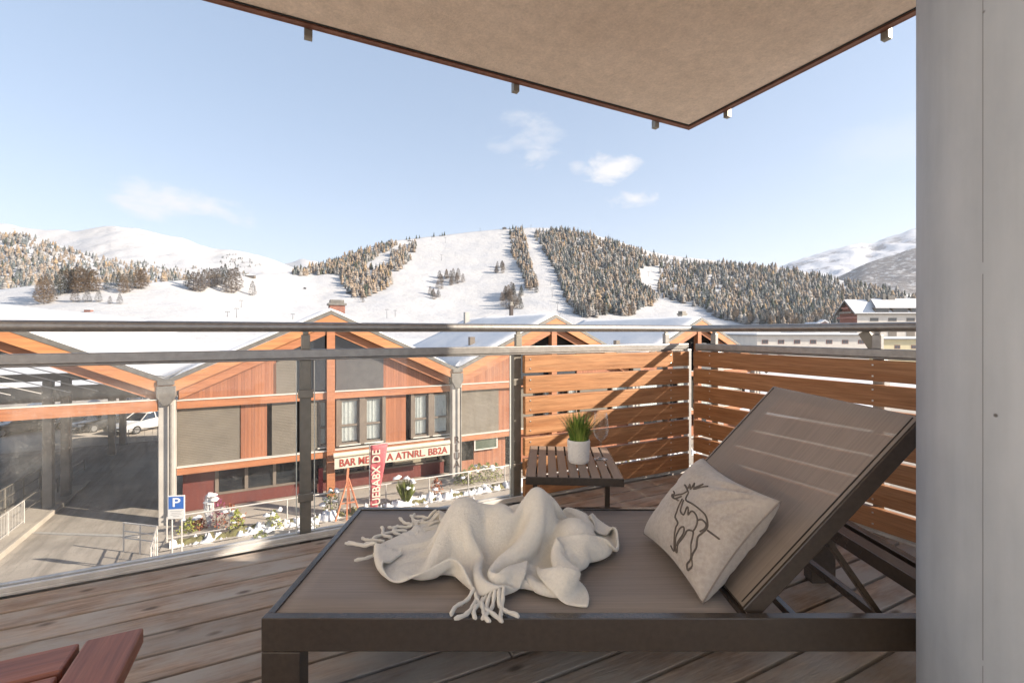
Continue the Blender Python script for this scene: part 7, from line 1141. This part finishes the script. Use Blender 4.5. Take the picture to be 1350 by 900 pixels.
for i,p0 in enumerate((1147,1171,1195,1219)):
    x0,z0=HH(p0,423.5); x1,z1=HH(p0+11,419); b=MB(); b.box(x0,x1,-.08,.1,z0,z1); o=b.build('window',M['wframe'],hr); b=MB(); b.box(x0+.2,x1-.2,-.1,-.085,z0+.2,z1-.2); b.build('pane',M['farglass'],o)
    x0,z0=HH(p0,443); x1,z1=HH(p0+11,436); b=MB(); b.box(x0,x1,-.08,.1,z0,z1); b.build('window',M['wframe'],hr)
for p0,w,hh in ((1155,.7,2.6),(1176,1.0,3.2),(1186,2.6,2.4)):
    x0,_=HH(p0,400); b=MB(); b.box(x0-w/2,x0+w/2,3.5,5,zr_-1,zr_+hh-.9); b.build('chimney',M['roofedge'],hr)
# low wall / hedge strip in front of the long building seen through the slats
for i in range(9):
    p=at(1010+i*24,437,95+R(-4,4)); root=empty('bare_shrub',(p.x,p.y,1-8.5),0,'bare brown shrub in the row in front of the long cream building','shrub','bare shrubs by the long building')
    b=MB()
    for k in range(70):
        a=R(0,2*PI); L=R(.8,1.7); q=Vector((math.cos(a)*R(.1,1.1),math.sin(a)*R(.1,1),L)); b.add([(0,0,0),(.05,0,0),q+Vector((.05,0,0)),q],[(0,1,2,3)])
    b.build('twigs',M['wframe'],root,fix=False)

# ---- terrain
def interp(pts,x):
    if x<=pts[0][0]: return pts[0][1]
    for (x0,y0),(x1,y1) in zip(pts,pts[1:]):
        if x<=x1: 
            t=(x-x0)/(x1-x0); return y0+(y1-y0)*t
    return pts[-1][1]
class Terrain:
    """hill surface: bearing (as x per unit of depth) by row t, from its foot to its skyline"""
    def __init__(s,top,foot,dfoot,dtop,p=1.,seed=0,amp=1.,sm=6): s.top=top;s.foot=foot;s.df=dfoot;s.dt=dtop;s.p=p;s.seed=seed;s.amp=amp;s.sm=sm
    def ys(s,x): return sum(interp(s.top,x+k*s.sm/3) for k in (-2,-1,0,1,2))/5
    def yf(s,x): return interp(s.foot,x)
    def pos(s,x,t):
        d0=sum(interp(s.df,x+k*22) for k in range(-4,5))/9; d1=sum(interp(s.dt,x+k*22) for k in range(-4,5))/9; d=d0+(d1-d0)*t**s.p
        y=s.yf(x)+(s.ys(x)-s.yf(x))*t
        P=at(x,y,d); n=Vector((P.x/140,P.y/140,s.seed))
        P.z+=s.amp*(d1/1300)*(noise.noise(n)*9+noise.noise(n*3)*3+noise.noise(n*9)*.9)*min(1,t*4)*(1-.6*t)
        return P
    def t_of(s,x,y): return (s.yf(x)-y)/(s.yf(x)-s.ys(x))
    def build(s,name,mat,x0,x1,dx,nt):
        b=MB(); b.smooth=True; xs=[x0+dx*i for i in range(int((x1-x0)/dx)+1)]; n=nt+3; vs=[]
        for x in xs:
            for j in range(nt+1): vs.append(s.pos(x,j/nt))
            T=s.pos(x,1); vs.append(Vector((T.x*1.06,T.y*1.06,T.z-(T.z+9)*.12))); vs.append(Vector((T.x*1.4,T.y*1.4,-12)))
        b.add(vs,[(i*n+j,(i+1)*n+j,(i+1)*n+j+1,i*n+j+1) for i in range(len(xs)-1) for j in range(n-1)])
        o=b.build(name,mat,None); tag(o,kind='structure'); return o
def rocky(name,c1,c2,c3,thr=.6,sc=.02):
    m,nt,bs=newmat(name); v=coords(nt); g=nt.nodes.new('ShaderNodeNewGeometry'); sp=nt.nodes.new('ShaderNodeSeparateXYZ')
    f=noi(nt,v,sc,9,.68); f=ramp(nt,f,[(thr-.04,0.),(thr+.04,1.)]); c=mix(nt,ramp(nt,noi(nt,v,sc*.25,4),[(.35,0.),(.65,1.)]),c1,c2); c=mix(nt,f,c,c3)
    nt.links.new(c,bs.inputs['Base Color']); bs.inputs['Roughness'].default_value=.8; bs.inputs['Specular IOR Level'].default_value=.15
    bump(nt,bs,noi(nt,v,sc*1.2,8,.65),.6,14); return m
msnow=rocky('mountain_snow',(.55,.535,.525),(.50,.50,.51),(.34,.30,.27),.66,.012)
m,nt,bs=newmat('piste_snow'); v=coords(nt); f=noi(nt,v,.02,7,.6); c=mix(nt,ramp(nt,f,[(.35,0.),(.65,1.)]),(.56,.545,.53),(.49,.49,.50))
f2=ramp(nt,noi(nt,coords(nt,(1,1,1)),.09,6,.7),[(.66,0.),(.74,1.)]); c=mix(nt,math_(nt,'MULTIPLY',f2,.55),c,(.36,.31,.26))
nt.links.new(c,bs.inputs['Base Color']); bs.inputs['Roughness'].default_value=.75; bs.inputs['Specular IOR Level'].default_value=.15; bump(nt,bs,noi(nt,v,.035,8,.66),.65,4.5); psnow=m
mforest=rocky('far_forest_slope',(.16,.15,.15),(.22,.20,.19),(.45,.45,.46),.56,.03)
main=Terrain([(-300,396),(0,382),(50,376),(120,372),(190,372),(245,368),(330,364),(360,361),(380,358),(415,352),(445,340),(480,328),(515,318),(530,316),(548,314),(560,312),(600,308),(640,304),(665,301),(700,300),(735,301),(765,305),(800,314),(830,323),(850,329),(880,336),(920,341),(960,346),(1000,349),(1040,354),(1100,368),(1160,381),(1208,391),(1400,412),(1600,420)],
  [(-300,462),(0,459),(250,457),(400,452),(560,448.5),(1600,448)],[(-300,260),(250,300),(400,430),(560,560),(1400,600)],[(-300,520),(200,620),(330,800),(440,1150),(600,1350),(900,1350),(1100,1200),(1400,1100)],1.,3,.8)
main.build('ski_hill',psnow,-300,1600,6,80)
woods=Terrain([(-300,290),(-100,296),(0,306),(30,308),(60,318),(90,327),(130,340),(180,347),(240,360),(330,366),(420,372)],[(-300,400),(0,388),(420,376)],[(-300,700),(420,1000)],[(-300,1500),(420,1700)],1.,9,1.)
woods.build('wooded_hill',psnow,-300,420,8,30)
far=Terrain([(-300,270),(-100,285),(0,294),(25,299),(50,302.5),(75,304),(100,304),(120,301),(150,297.5),(162,299),(190,303),(215,309),(240,315),(262,323),(280,328),(300,329),(320,332),(350,339),(365,345),(385,352),(430,362),(480,372)],[(-300,380),(480,380)],[(-300,1900),(480,1900)],[(-300,3300),(480,3300)],1.,15,1.2)
far.build('white_mountain',msnow,-300,480,5,50)
far2=Terrain([(340,352),(370,349),(385,345),(400,342),(415,344),(440,352),(500,360)],[(340,380),(500,380)],[(340,4000),(500,4000)],[(340,5600),(500,5600)],1.,21,1.5)
far2.build('distant_peak',msnow,340,500,5,20)
fr=Terrain([(900,380),(960,368),(1000,362),(1040,347),(1070,337),(1100,328),(1125,321),(1138,321),(1150,321),(1175,312),(1208,301),(1260,286),(1330,268),(1450,250),(1700,240)],[(900,410),(1700,400)],[(900,3000),(1700,3000)],[(900,5200),(1700,5200)],1.,33,1.6)
fr.build('right_mountain',rocky('right_mountain_snow',(.66,.67,.70),(.56,.57,.61),(.26,.26,.28),.57,.0035),900,1700,5,60)
fr2=Terrain([(1040,395),(1080,378),(1110,363),(1140,348),(1170,338),(1208,327),(1300,308),(1450,290),(1700,280)],[(1040,415),(1700,410)],[(1040,1900),(1700,1900)],[(1040,3000),(1700,3000)],1.,41,1.2)
fr2.build('right_wooded_ridge',mforest,1040,1700,6,40)

# ---- trees
def inpoly(x,y,P):
    c=False; j=len(P)-1
    for i in range(len(P)):
        if (P[i][1]>y)!=(P[j][1]>y) and x<(P[j][0]-P[i][0])*(y-P[i][1])/(P[j][1]-P[i][1])+P[i][0]: c=not c
        j=i
    return c
def tm(name,c1,c2,snow=.5,sc=(.62,.61,.62)):
    """crown: twigs of the tree's own colour with snow lying on what faces up"""
    m,nt,bs=newmat(name); v=coords(nt); c=mix(nt,noi(nt,v,.5,3),c1,c2); g=nt.nodes.new('ShaderNodeNewGeometry'); sp=nt.nodes.new('ShaderNodeSeparateXYZ'); nt.links.new(g.outputs['True Normal'],sp.inputs[0])
    k=ramp(nt,math_(nt,'ABSOLUTE',sp.outputs[2]),[(.35,0.),(.95,1.)]); k=math_(nt,'MULTIPLY',k,snow); k2=ramp(nt,noi(nt,v,.35,4),[(.4,.35),(.65,1.)]); k=math_(nt,'MULTIPLY',k,k2)
    c=mix(nt,1,c,ramp(nt,g.outputs['Random Per Island'],[(0.,.62),(1.,1.25)]),'MULTIPLY'); nt.links.new(mix(nt,k,c,sc),bs.inputs['Base Color']); bs.inputs['Roughness'].default_value=.9; bs.inputs['Specular IOR Level'].default_value=.1; return m
KIND=[tm('larch_tan',(.36,.27,.19),(.25,.19,.135),.55),tm('larch_golden',(.45,.31,.17),(.33,.235,.135),.35),tm('frosted_larch',(.33,.30,.26),(.24,.22,.195),.75),tm('spruce_green',(.085,.10,.07),(.06,.07,.05),.4),tm('frosted_spruce',(.15,.165,.16),(.10,.115,.115),.7)]
trunkm=plain('trunk_bark',(.10,.075,.055),.9)
NAMES=['tan larch','golden larch','frosted larch','dark green spruce','frosted spruce']
def template(seed,kind,lo=True):
    """unit-height conifer, triangles only"""
    rnd=random.Random(seed); V=[];Fc=[]
    spr=kind>=3; layers=(5 if lo else 10); wid=.20 if spr else .19
    if lo:
        for L in range(layers):
            t=L/layers; z0=.10+.80*t; z1=min(1.0,z0+.34*(1-.45*t)); r=wid*(1-t)**(.8 if spr else .62)*rnd.uniform(.85,1.15); n=7; b=len(V); a0=rnd.uniform(0,6)
            for k in range(n): 
                rr=r*(rnd.uniform(.62,1.2)); V.append((rr*math.cos(a0+2*PI*k/n),rr*math.sin(a0+2*PI*k/n),z0+rnd.uniform(-.03,.03)))
            V.append((rnd.uniform(-.01,.01),rnd.uniform(-.01,.01),z1))
            for k in range(n): Fc.append((b+k,b+(k+1)%n,b+n))
    else:
        for i in range(950 if spr else 900):
            t=rnd.random()**.8 if spr else rnd.random()**.9; z=.06+.92*t; env=wid*((1-t)**(.85 if spr else .55))*(min(1,t*6+.35)); a=rnd.uniform(0,2*PI); a=round(a/(2*PI)*9+rnd.gauss(0,.22)+t*13)/9*2*PI+rnd.gauss(0,.28) if spr else a
            r=env*(.45+.65*math.sqrt(rnd.random()))*(1.12 if rnd.random()<.1 else 1); x,y=r*math.cos(a),r*math.sin(a); s=rnd.uniform(.022,.048)*(1.15-.5*t)
            out=Vector((math.cos(a),math.sin(a),-.35 if spr else .25)).normalized(); sd=Vector((-math.sin(a),math.cos(a),rnd.uniform(-.4,.4))).normalized()
            c=Vector((x,y,z)); b=len(V); V+= [tuple(c-sd*s*.6),tuple(c+sd*s*.6),tuple(c+out*s*1.5+Vector((0,0,rnd.uniform(-.01,.015))))]; Fc.append((b,b+1,b+2))
    nf=len(Fc); b=len(V); n=5; top=.6 if lo else .95
    for z,r in ((-.03,.009),(top,.003)):
        for k in range(n): V.append((r*math.cos(2*PI*k/n),r*math.sin(2*PI*k/n),z))
    for k in range(n): Fc.append((b+k,b+(k+1)%n,b+n+k)); Fc.append((b+(k+1)%n,b+n+(k+1)%n,b+n+k))
    mi=[0]*nf+[1]*(2*n)
    return V,Fc,mi
TR=[]   # (pos, height, kind, px size, clump label)
def addtree(T,x,y,h,kind,lab):
    t=T.t_of(x,y); 
    if t<0 or t>1.0: return
    P=T.pos(x,t); TR.append((P,h,kind,h*600/P.y,lab))
def pick(w):
    r=random.random()*sum(w); 
    for i,a in enumerate(w):
        r-=a
        if r<0: return i
    return 0
def wood_area(T,poly,n,h0,h1,w,lab,near=1.0):
    x0=min(p[0] for p in poly);x1=max(p[0] for p in poly);y0=min(p[1] for p in poly);y1=max(p[1] for p in poly); k=0;tries=0
    while k<n and tries<n*40:
        tries+=1; x=R(x0,x1); y=R(y0,y1)
        if not inpoly(x,y,poly): continue
        g=noise.noise(Vector((x*.05,y*.08,n*.1))); 
        if random.random()<.25-g*.8: continue
        ww=list(w); ww[4]*=max(.1,1+2.2*g); ww[0]*=max(.1,1-2*g)
        addtree(T,x,y,R(h0,h1),pick(ww),lab); k+=1
F1=[(706,306),(735,304),(765,308),(800,317),(870,341),(868,352),(842,354),(846,380),(868,392),(862,403),(845,407),(836,415),(820,416),(805,412),(780,419),(765,418),(745,395),(738,370),(722,340),(706,315)]
F1b=[(672,305),(690,304),(697,335),(700,355),(709,380),(695,384),(688,360),(675,335)]
F2=[(870,353),(900,347),(960,349),(1040,357),(1120,374),(1208,393),(1300,405),(1300,437),(1150,436),(1100,434),(1040,434),(985,428),(950,420),(930,407),(900,400),(868,390)]
F3=[(380,361),(440,345),(470,333),(520,320),(524,324),(500,337),(480,352),(475,364),(440,362),(400,364)]
F3b=[(445,356),(480,353),(515,356),(518,374),(505,384),(480,393),(465,393),(452,379)]
F3c=[(515,337),(546,322),(552,326),(540,346),(525,358),(513,356)]
wood_area(main,F1,2600,14,21,[4.5,.5,4,1.8,5.5],'main')
wood_area(main,F1b,260,14,20,[6,.5,4,.6,2],'strip')
wood_area(main,F2,3600,14,21,[4,.5,4,1.8,6.5],'right')
wood_area(main,F3,560,12,17,[5,1,3,2,2],'ridge')
wood_area(main,F3b,230,15,21,[7,1.5,2,1.5,1],'left')
wood_area(main,F3c,110,16,21,[6,.5,3,1,1],'upper')
wood_area(woods,[(-200,300),(0,306),(30,309),(60,320),(90,329),(130,342),(180,349),(240,361),(330,366),(330,372),(240,374),(190,378),(120,382),(50,386),(0,388),(-200,392)],2700,13,22,[4.5,1.2,4,1.2,4],'wooded')
wood_area(far,[(180,345),(240,352),(300,356),(330,360),(330,366),(180,366)],160,14,20,[1,0,2,2,2],'farleft')
wood_area(far,[(300,335),(330,342),(345,352),(300,356),(285,345)],60,12,18,[1,0,2,3,2],'farleft')
wood_area(main,[(870,340),(905,343),(905,350),(870,350)],40,12,16,[1,0,2,2,3],'summit')
for x in (536,540,549,553,572,580,583,586,665,672,676,680,683,686,905,948,953,968,812,845,862): addtree(main,x,main.ys(x)+.7,R(9,14),3,'skyline')
for (x,y,hp,k) in [(58,401,38,1),(66,398,30,0),(75,390,28,3),(80,388,34,3),(90,384,36,3),(85,386,30,1),(100,385,34,1),(106,386,36,1),(110,385,32,0),(118,384,32,1),(123,384,30,1),(99,398,18,0),(115,398,16,2),(130,398,16,2),(145,401,11,2),(158,401,14,2),(52,396,26,1),(62,394,34,0),(95,384,30,3),
   (140,381,18,3),(150,379,22,3),(163,386,27,1),(172,380,26,3),(182,380,30,1),(190,376,24,1),(157,376,20,3),(168,384,24,0),(186,380,26,0),
   (248,376,22,3),(255,381,25,0),(262,383,26,0),(270,379,26,0),(278,377,24,0),(287,375,23,0),(297,372,26,3),(305,386,33,0),(311,382,30,0),(333,390,20,2),(301,376,22,3),(266,382,22,2),(283,376,24,2),(292,373,24,3)]:
    t=main.t_of(x,y); P=main.pos(x,t); lab='left meadow, left clump' if x<135 else ('left meadow, middle clump' if x<200 else 'left meadow, right clump')
    TR.append((P,hp*P.y/600,k,hp+100,lab))
for (x0,x1,y0,y1,n,h0,h1,lab) in [(577,612,366,381,16,15,22,'small clump high on the piste'),(566,578,384,396,7,12,18,'little clump left on the piste'),(654,664,348,362,8,15,20,'slim clump by the piste edge'),(656,688,388,408,26,16,24,'clump low on the piste above the second gable'),(690,708,372,388,10,16,20,'lower end of the tree strip'),(475,483,390,400,5,8,12,'bushes under the left wood')]:
    for i in range(n):
        x=R(x0,x1); y=R(y0,y1); t=main.t_of(x,y); P=main.pos(x,t); TR.append((P,R(h0,h1),pick([7,.5,3,1,1]),80,lab))
GN={'main':'trees of the large wood on the ski hill','strip':'trees of the narrow strip between two pistes','right':'trees of the wood above the long cream building','ridge':'trees along the left ridge','left':'trees of the wood above the first gable','upper':'trees of the small upper wood','wooded':'trees of the wooded hill on the left','farleft':'trees on the far left slope','summit':'trees near the summit','skyline':'single trees on the skyline'}
TR.sort(key=lambda q:-q[3]); IND=TR[:290]; REST=TR[290:]
NEAR={}
def tree_mesh(k,s,lo):
    V,Fc,mi=template(s*31+k,k,lo); me=bpy.data.meshes.new('conifer'); me.from_pydata(V,[],Fc); me.materials.append(KIND[k]); me.materials.append(trunkm); me.polygons.foreach_set('material_index',mi); me.update(); return me
for (P,h,k,s,lab) in IND:
    key=(k,random.randrange(4)); 
    if key not in NEAR: NEAR[key]=tree_mesh(k,key[1],False)
    o=bpy.data.objects.new('conifer_tree',NEAR[key]); COL.objects.link(o); wf_=h*(R(1.15,1.6) if k<3 else R(.95,1.25)); o.location=P-Vector((0,0,.4)); o.scale=(wf_,wf_,h); o.rotation_euler=(0,0,R(0,6.28))
    where=lab if lab not in GN else GN[lab].replace('trees of ','').replace('trees ','')
    tag(o,'%s in the %s'%(NAMES[k],where) if lab not in GN else '%s, one of the nearer trees of %s'%(NAMES[k],where),'tree','%ss: %s'%(NAMES[k],where))
# the rest of the woods: one object per wood
def forest(name,items,label):
    tp=[[template(100+k*7+s,k,True) for s in range(4)] for k in range(5)]
    VV=[];FF=[];MI=[];base=0
    for (P,h,k,s,lab) in items:
        V,Fc,mi=tp[k][random.randrange(4)]; a=R(0,6.28); h=h*R(.62,1.22); wf_=h*(R(1.3,1.85) if k<3 else R(1.0,1.35)); ca,sa=math.cos(a)*wf_,math.sin(a)*wf_
        v=np.array(V); w=np.empty_like(v); w[:,0]=v[:,0]*ca-v[:,1]*sa+P.x; w[:,1]=v[:,0]*sa+v[:,1]*ca+P.y; w[:,2]=v[:,2]*h+P.z-.4
        VV.append(w); FF.append(np.array(Fc)+base); MI.append(np.where(np.array(mi)==0,k,5)); base+=len(V)
    VV=np.concatenate(VV);FF=np.concatenate(FF);MI=np.concatenate(MI)
    me=bpy.data.meshes.new(name); me.vertices.add(len(VV)); me.vertices.foreach_set('co',VV.ravel()); me.loops.add(len(FF)*3); me.loops.foreach_set('vertex_index',FF.ravel().astype(np.int32)); me.polygons.add(len(FF)); me.polygons.foreach_set('loop_start',np.arange(0,len(FF)*3,3,dtype=np.int32)); me.polygons.foreach_set('material_index',MI.astype(np.int32)); me.update(calc_edges=True)
    for m in KIND+[trunkm]: me.materials.append(m)
    o=bpy.data.objects.new(name,me); COL.objects.link(o); tag(o,label,'forest',None,'stuff')
forest('forest',REST,'snow dusted larch and spruce woods covering the slopes')

# ---- ski lifts, mountain hut, tiny things on the snow
liftm=plain('lift_grey',(.10,.10,.11),.6,.3)
def pylon(x,y,T,h,label,arm=4):
    P=T.pos(x,T.t_of(x,y)); t=empty('lift_pylon',P,math.radians(10),label,'ski lift pylon','ski lift pylons')
    b=MB(); b.tube([(0,0,-1),(0,0,h)],[.35,.22],8); b.build('mast',liftm,t); b=MB(); b.box(-arm/2,arm/2,-.2,.2,h-.3,h+.1); b.box(-arm/2-.6,-arm/2+.6,-.5,.5,h-.7,h-.3); b.box(arm/2-.6,arm/2+.6,-.5,.5,h-.7,h-.3); b.build('crossarm',liftm,t)
for i,(x,y,h,l) in enumerate([(312,419,11,'ski lift pylon on the snow left of the first gable'),(318,405,10,'ski lift pylon just below the single larch'),(300,418,6,'low lift frame on the meadow'),(386,420,7,'small lift mast left of the first gable peak'),(510,421,13,'tall mast right of the first gable'),(521,417,8,'short mast right of the tall one'),(582,343,14,'lift pylon on the upper piste'),(587,320,14,'lift pylon high on the piste'),(569,316,11,'pylon on the left skyline of the piste'),(633,305,9,'pylon on the piste skyline'),(412,360,9,'lift top mast on the left ridge'),(728,392,14,'lift pylon in the gap between the woods'),(726,378,13,'second lift pylon up the gap'),(735,408,14,'lowest pylon in the gap'),(738,424,12,'pylon above the second gable'),(855,363,11,'thin mast by the right wood'),(700,301,10,'lift station mast on the summit'),(213,356,15,'thin mast before the left wood')]): pylon(x,max(y,main.ys(x)+.5),main,h,l)
P=main.pos(330,main.t_of(330,366)); t=empty('mountain_hut',P,math.radians(12),'timber mountain hut with a snowy roof on the left ridge','hut')
b=MB(); b.box(-8,8,-4,4,-1,3.4); b.build('wall',M['wframe'],t); b=MB(); b.prism([(-9.5,3.2),(9.5,3.2),(0,6.0)],-5,5); b.build('roof',M['snowroof'],t); b=MB(); b.box(-7,7,-4.1,-4.02,.6,2.2); b.build('window',M['farglass'],t)
for x,y,lab,w,h in [(402,381,'dark snow groomer parked on the left piste',4,3),(402,353,'grey lift station on the left ridge',7,6),(665,300,'summit lift station with dark roof',12,6),(540,318,'long low barrier on the upper piste',9,2)]:
    P=main.pos(x,main.t_of(x,max(y,main.ys(x)+.6))); t=empty('lift_station' if h>5 else 'snow_groomer' if h==3 else 'snow_barrier',P,.2,lab,'lift station' if h>5 else 'groomer' if h==3 else 'barrier')
    b=MB(); b.box(-w/2,w/2,-2,2,-.5,h*.7); b.build('body',liftm,t,.2); b=MB(); b.prism([(-w/2-.5,h*.7),(w/2+.5,h*.7),(w*.2,h),(-w*.2,h)],-2.4,2.4); b.build('roof',M['roofedge'],t)
def skier(x,y,i):
    P=main.pos(x,main.t_of(x,y)); o=empty('person',P,R(0,6),'tiny skier in dark clothes on the piste','person','skiers far off on the piste')
    b=MB(); b.smooth=True; b.tube([(-.2,0,0),(-.17,0,.45),(-.1,.08,.9)],[.07,.09,.12],6); b.tube([(.2,0,0),(.17,0,.45),(.1,.08,.9)],[.07,.09,.12],6); b.tube([(0,.08,.85),(0,.02,1.2),(0,0,1.5)],[.2,.24,.12],8); b.tube([(-.2,0,1.42),(-.42,-.15,1.1),(-.4,-.4,1.0)],.06,5); b.tube([(.2,0,1.42),(.42,-.15,1.1),(.4,-.4,1.0)],.06,5); b.lathe([(0,1.48),(.09,1.52),(.12,1.64),(.08,1.75),(0,1.78)],8)
    b.build('body',liftm,o); b=MB(); b.box(-.26,-.16,-.9,.8,-.02,.02); b.box(.16,.26,-.9,.8,-.02,.02); b.build('skis',M['reddish'],o)
for i,(x,y) in enumerate([(557,371),(563,362),(601,338),(610,332),(628,331),(592,420),(450,392),(575,392),(541,376),(521,419)]): skier(x,y,i)
# avalanche fences / rails far away
P=main.pos(117,main.t_of(117,411)); t=empty('field_shed',P,.1,'small brown shed on the snow meadow above the handrail','shed'); b=MB(); b.box(-3,3,-2,2,-.5,2); b.build('wall',M['reddish'],t); b=MB(); b.prism([(-3.5,1.9),(3.5,1.9),(0,3.4)],-2.4,2.4); b.build('roof',M['snowroof'],t)

# ------------------------------------------------------------------ sky, sun, camera
AZ=math.radians(12); EL=math.radians(24.5)
ldir=Vector((-math.cos(AZ)*math.cos(EL),math.sin(AZ)*math.cos(EL),-math.sin(EL)))   # light travels this way
sd=-ldir
L=bpy.data.lights.new('sun','SUN'); L.energy=SUN_E; L.angle=math.radians(.6); L.color=(1.0,.88,.73); lo_=bpy.data.objects.new('sun',L); COL.objects.link(lo_); lo_.rotation_euler=ldir.to_track_quat('-Z','Y').to_euler()
w=bpy.data.worlds.new('World'); SC.world=w; w.use_nodes=True; nt=w.node_tree; bg=nt.nodes['Background']
sk=nt.nodes.new('ShaderNodeTexSky'); sk.sky_type='NISHITA'; sk.sun_disc=False; sk.sun_elevation=EL; sk.sun_rotation=math.atan2(sd.x,sd.y); sk.altitude=1800; sk.air_density=1.0; sk.dust_density=SKY_DUST; sk.ozone_density=1.0
tc=nt.nodes.new('ShaderNodeTexCoord'); gen=tc.outputs['Generated']
col=sk.outputs[0]
hs=nt.nodes.new('ShaderNodeHueSaturation'); hs.inputs['Saturation'].default_value=SKY_SAT; nt.links.new(col,hs.inputs['Color']); col=hs.outputs[0]
gm_=nt.nodes.new('ShaderNodeGamma'); gm_.inputs[1].default_value=SKY_GAM; nt.links.new(col,gm_.inputs[0]); col=gm_.outputs[0]
col=mix(nt,1.,col,SKY_TINT,'MULTIPLY')
def vm(op,a,b=None):
    n=nt.nodes.new('ShaderNodeVectorMath'); n.operation=op
    for i,x in ((0,a),(1,b)):
        if x is None: continue
        if hasattr(x,'is_output'): nt.links.new(x,n.inputs[i])
        else: n.inputs[i].default_value=x
    return n
for (px,py,wx,wz,amt,sc_) in [(240,268,.15,.05,.85,10),(700,180,.12,.07,.35,16),(708,206,.05,.035,.45,18),(815,219,.10,.045,.9,13),(836,262,.085,.025,.75,15),(760,222,.03,.03,.4,14),(1180,190,.20,.07,.15,6)]:
    dv=Vector(((px-675)/600,1,(437-py)/600)).normalized(); yaw=math.atan2(dv.x,dv.y)
    df=vm('SUBTRACT',gen,tuple(dv)).outputs[0]; rt_=nt.nodes.new('ShaderNodeVectorRotate'); rt_.rotation_type='Z_AXIS'; nt.links.new(df,rt_.inputs['Vector']); rt_.inputs['Angle'].default_value=yaw
    q=vm('MULTIPLY',rt_.outputs[0],(1/wx,.8,1/wz)).outputs[0]; ln=vm('LENGTH',q).outputs['Value']
    mk=math_(nt,'SUBTRACT',1.,ln); nz=noi(nt,vm('MULTIPLY',gen,(1,1,2.2)).outputs[0],sc_,8,.62,.3); f=math_(nt,'ADD',mk,math_(nt,'MULTIPLY',math_(nt,'SUBTRACT',nz,.5),2.4))
    f=ramp(nt,f,[(.38,0.),(1.,1.)]); f=math_(nt,'MULTIPLY',f,amt)
    col=mix(nt,f,col,CLOUD)
nt.links.new(col,bg.inputs[0]); bg.inputs[1].default_value=SKY_E
cam=bpy.data.cameras.new('camera'); co=bpy.data.objects.new('camera',cam); COL.objects.link(co); co.location=(0,0,1); co.rotation_euler=(PI/2,0,0); cam.lens=16; cam.sensor_width=36; cam.shift_y=-13/1350; cam.clip_start=.05; cam.clip_end=30000; SC.camera=co
SC.view_settings.view_transform='Standard'; SC.view_settings.look='None'; SC.view_settings.exposure=EXPO; SC.view_settings.gamma=1
SC.render.engine='CYCLES'; SC.cycles.use_denoising=True; SC.cycles.max_bounces=10; SC.cycles.diffuse_bounces=5; SC.cycles.transparent_max_bounces=16; SC.cycles.sample_clamp_indirect=6; SC.cycles.caustics_reflective=False; SC.cycles.caustics_refractive=False

if HAZE>0:
    b=MB(); b.box(-8500,8500,-60,9000,-30,1300); hz_=b.build('haze',[],None); m=bpy.data.materials.new('haze_air'); m.use_nodes=True; nt=m.node_tree; nt.nodes.remove(nt.nodes['Principled BSDF']); pv=nt.nodes.new('ShaderNodeVolumePrincipled'); pv.inputs['Color'].default_value=(.93,.95,1,1); pv.inputs['Density'].default_value=HAZE; pv.inputs['Anisotropy'].default_value=.2
    nt.links.new(pv.outputs[0],nt.nodes['Material Output'].inputs['Volume']); hz_.data.materials.append(m); tag(hz_,kind='stuff',label='thin pale winter haze in the valley air',cat='haze')
    SC.cycles.volume_bounces=0; SC.cycles.volume_max_steps=32
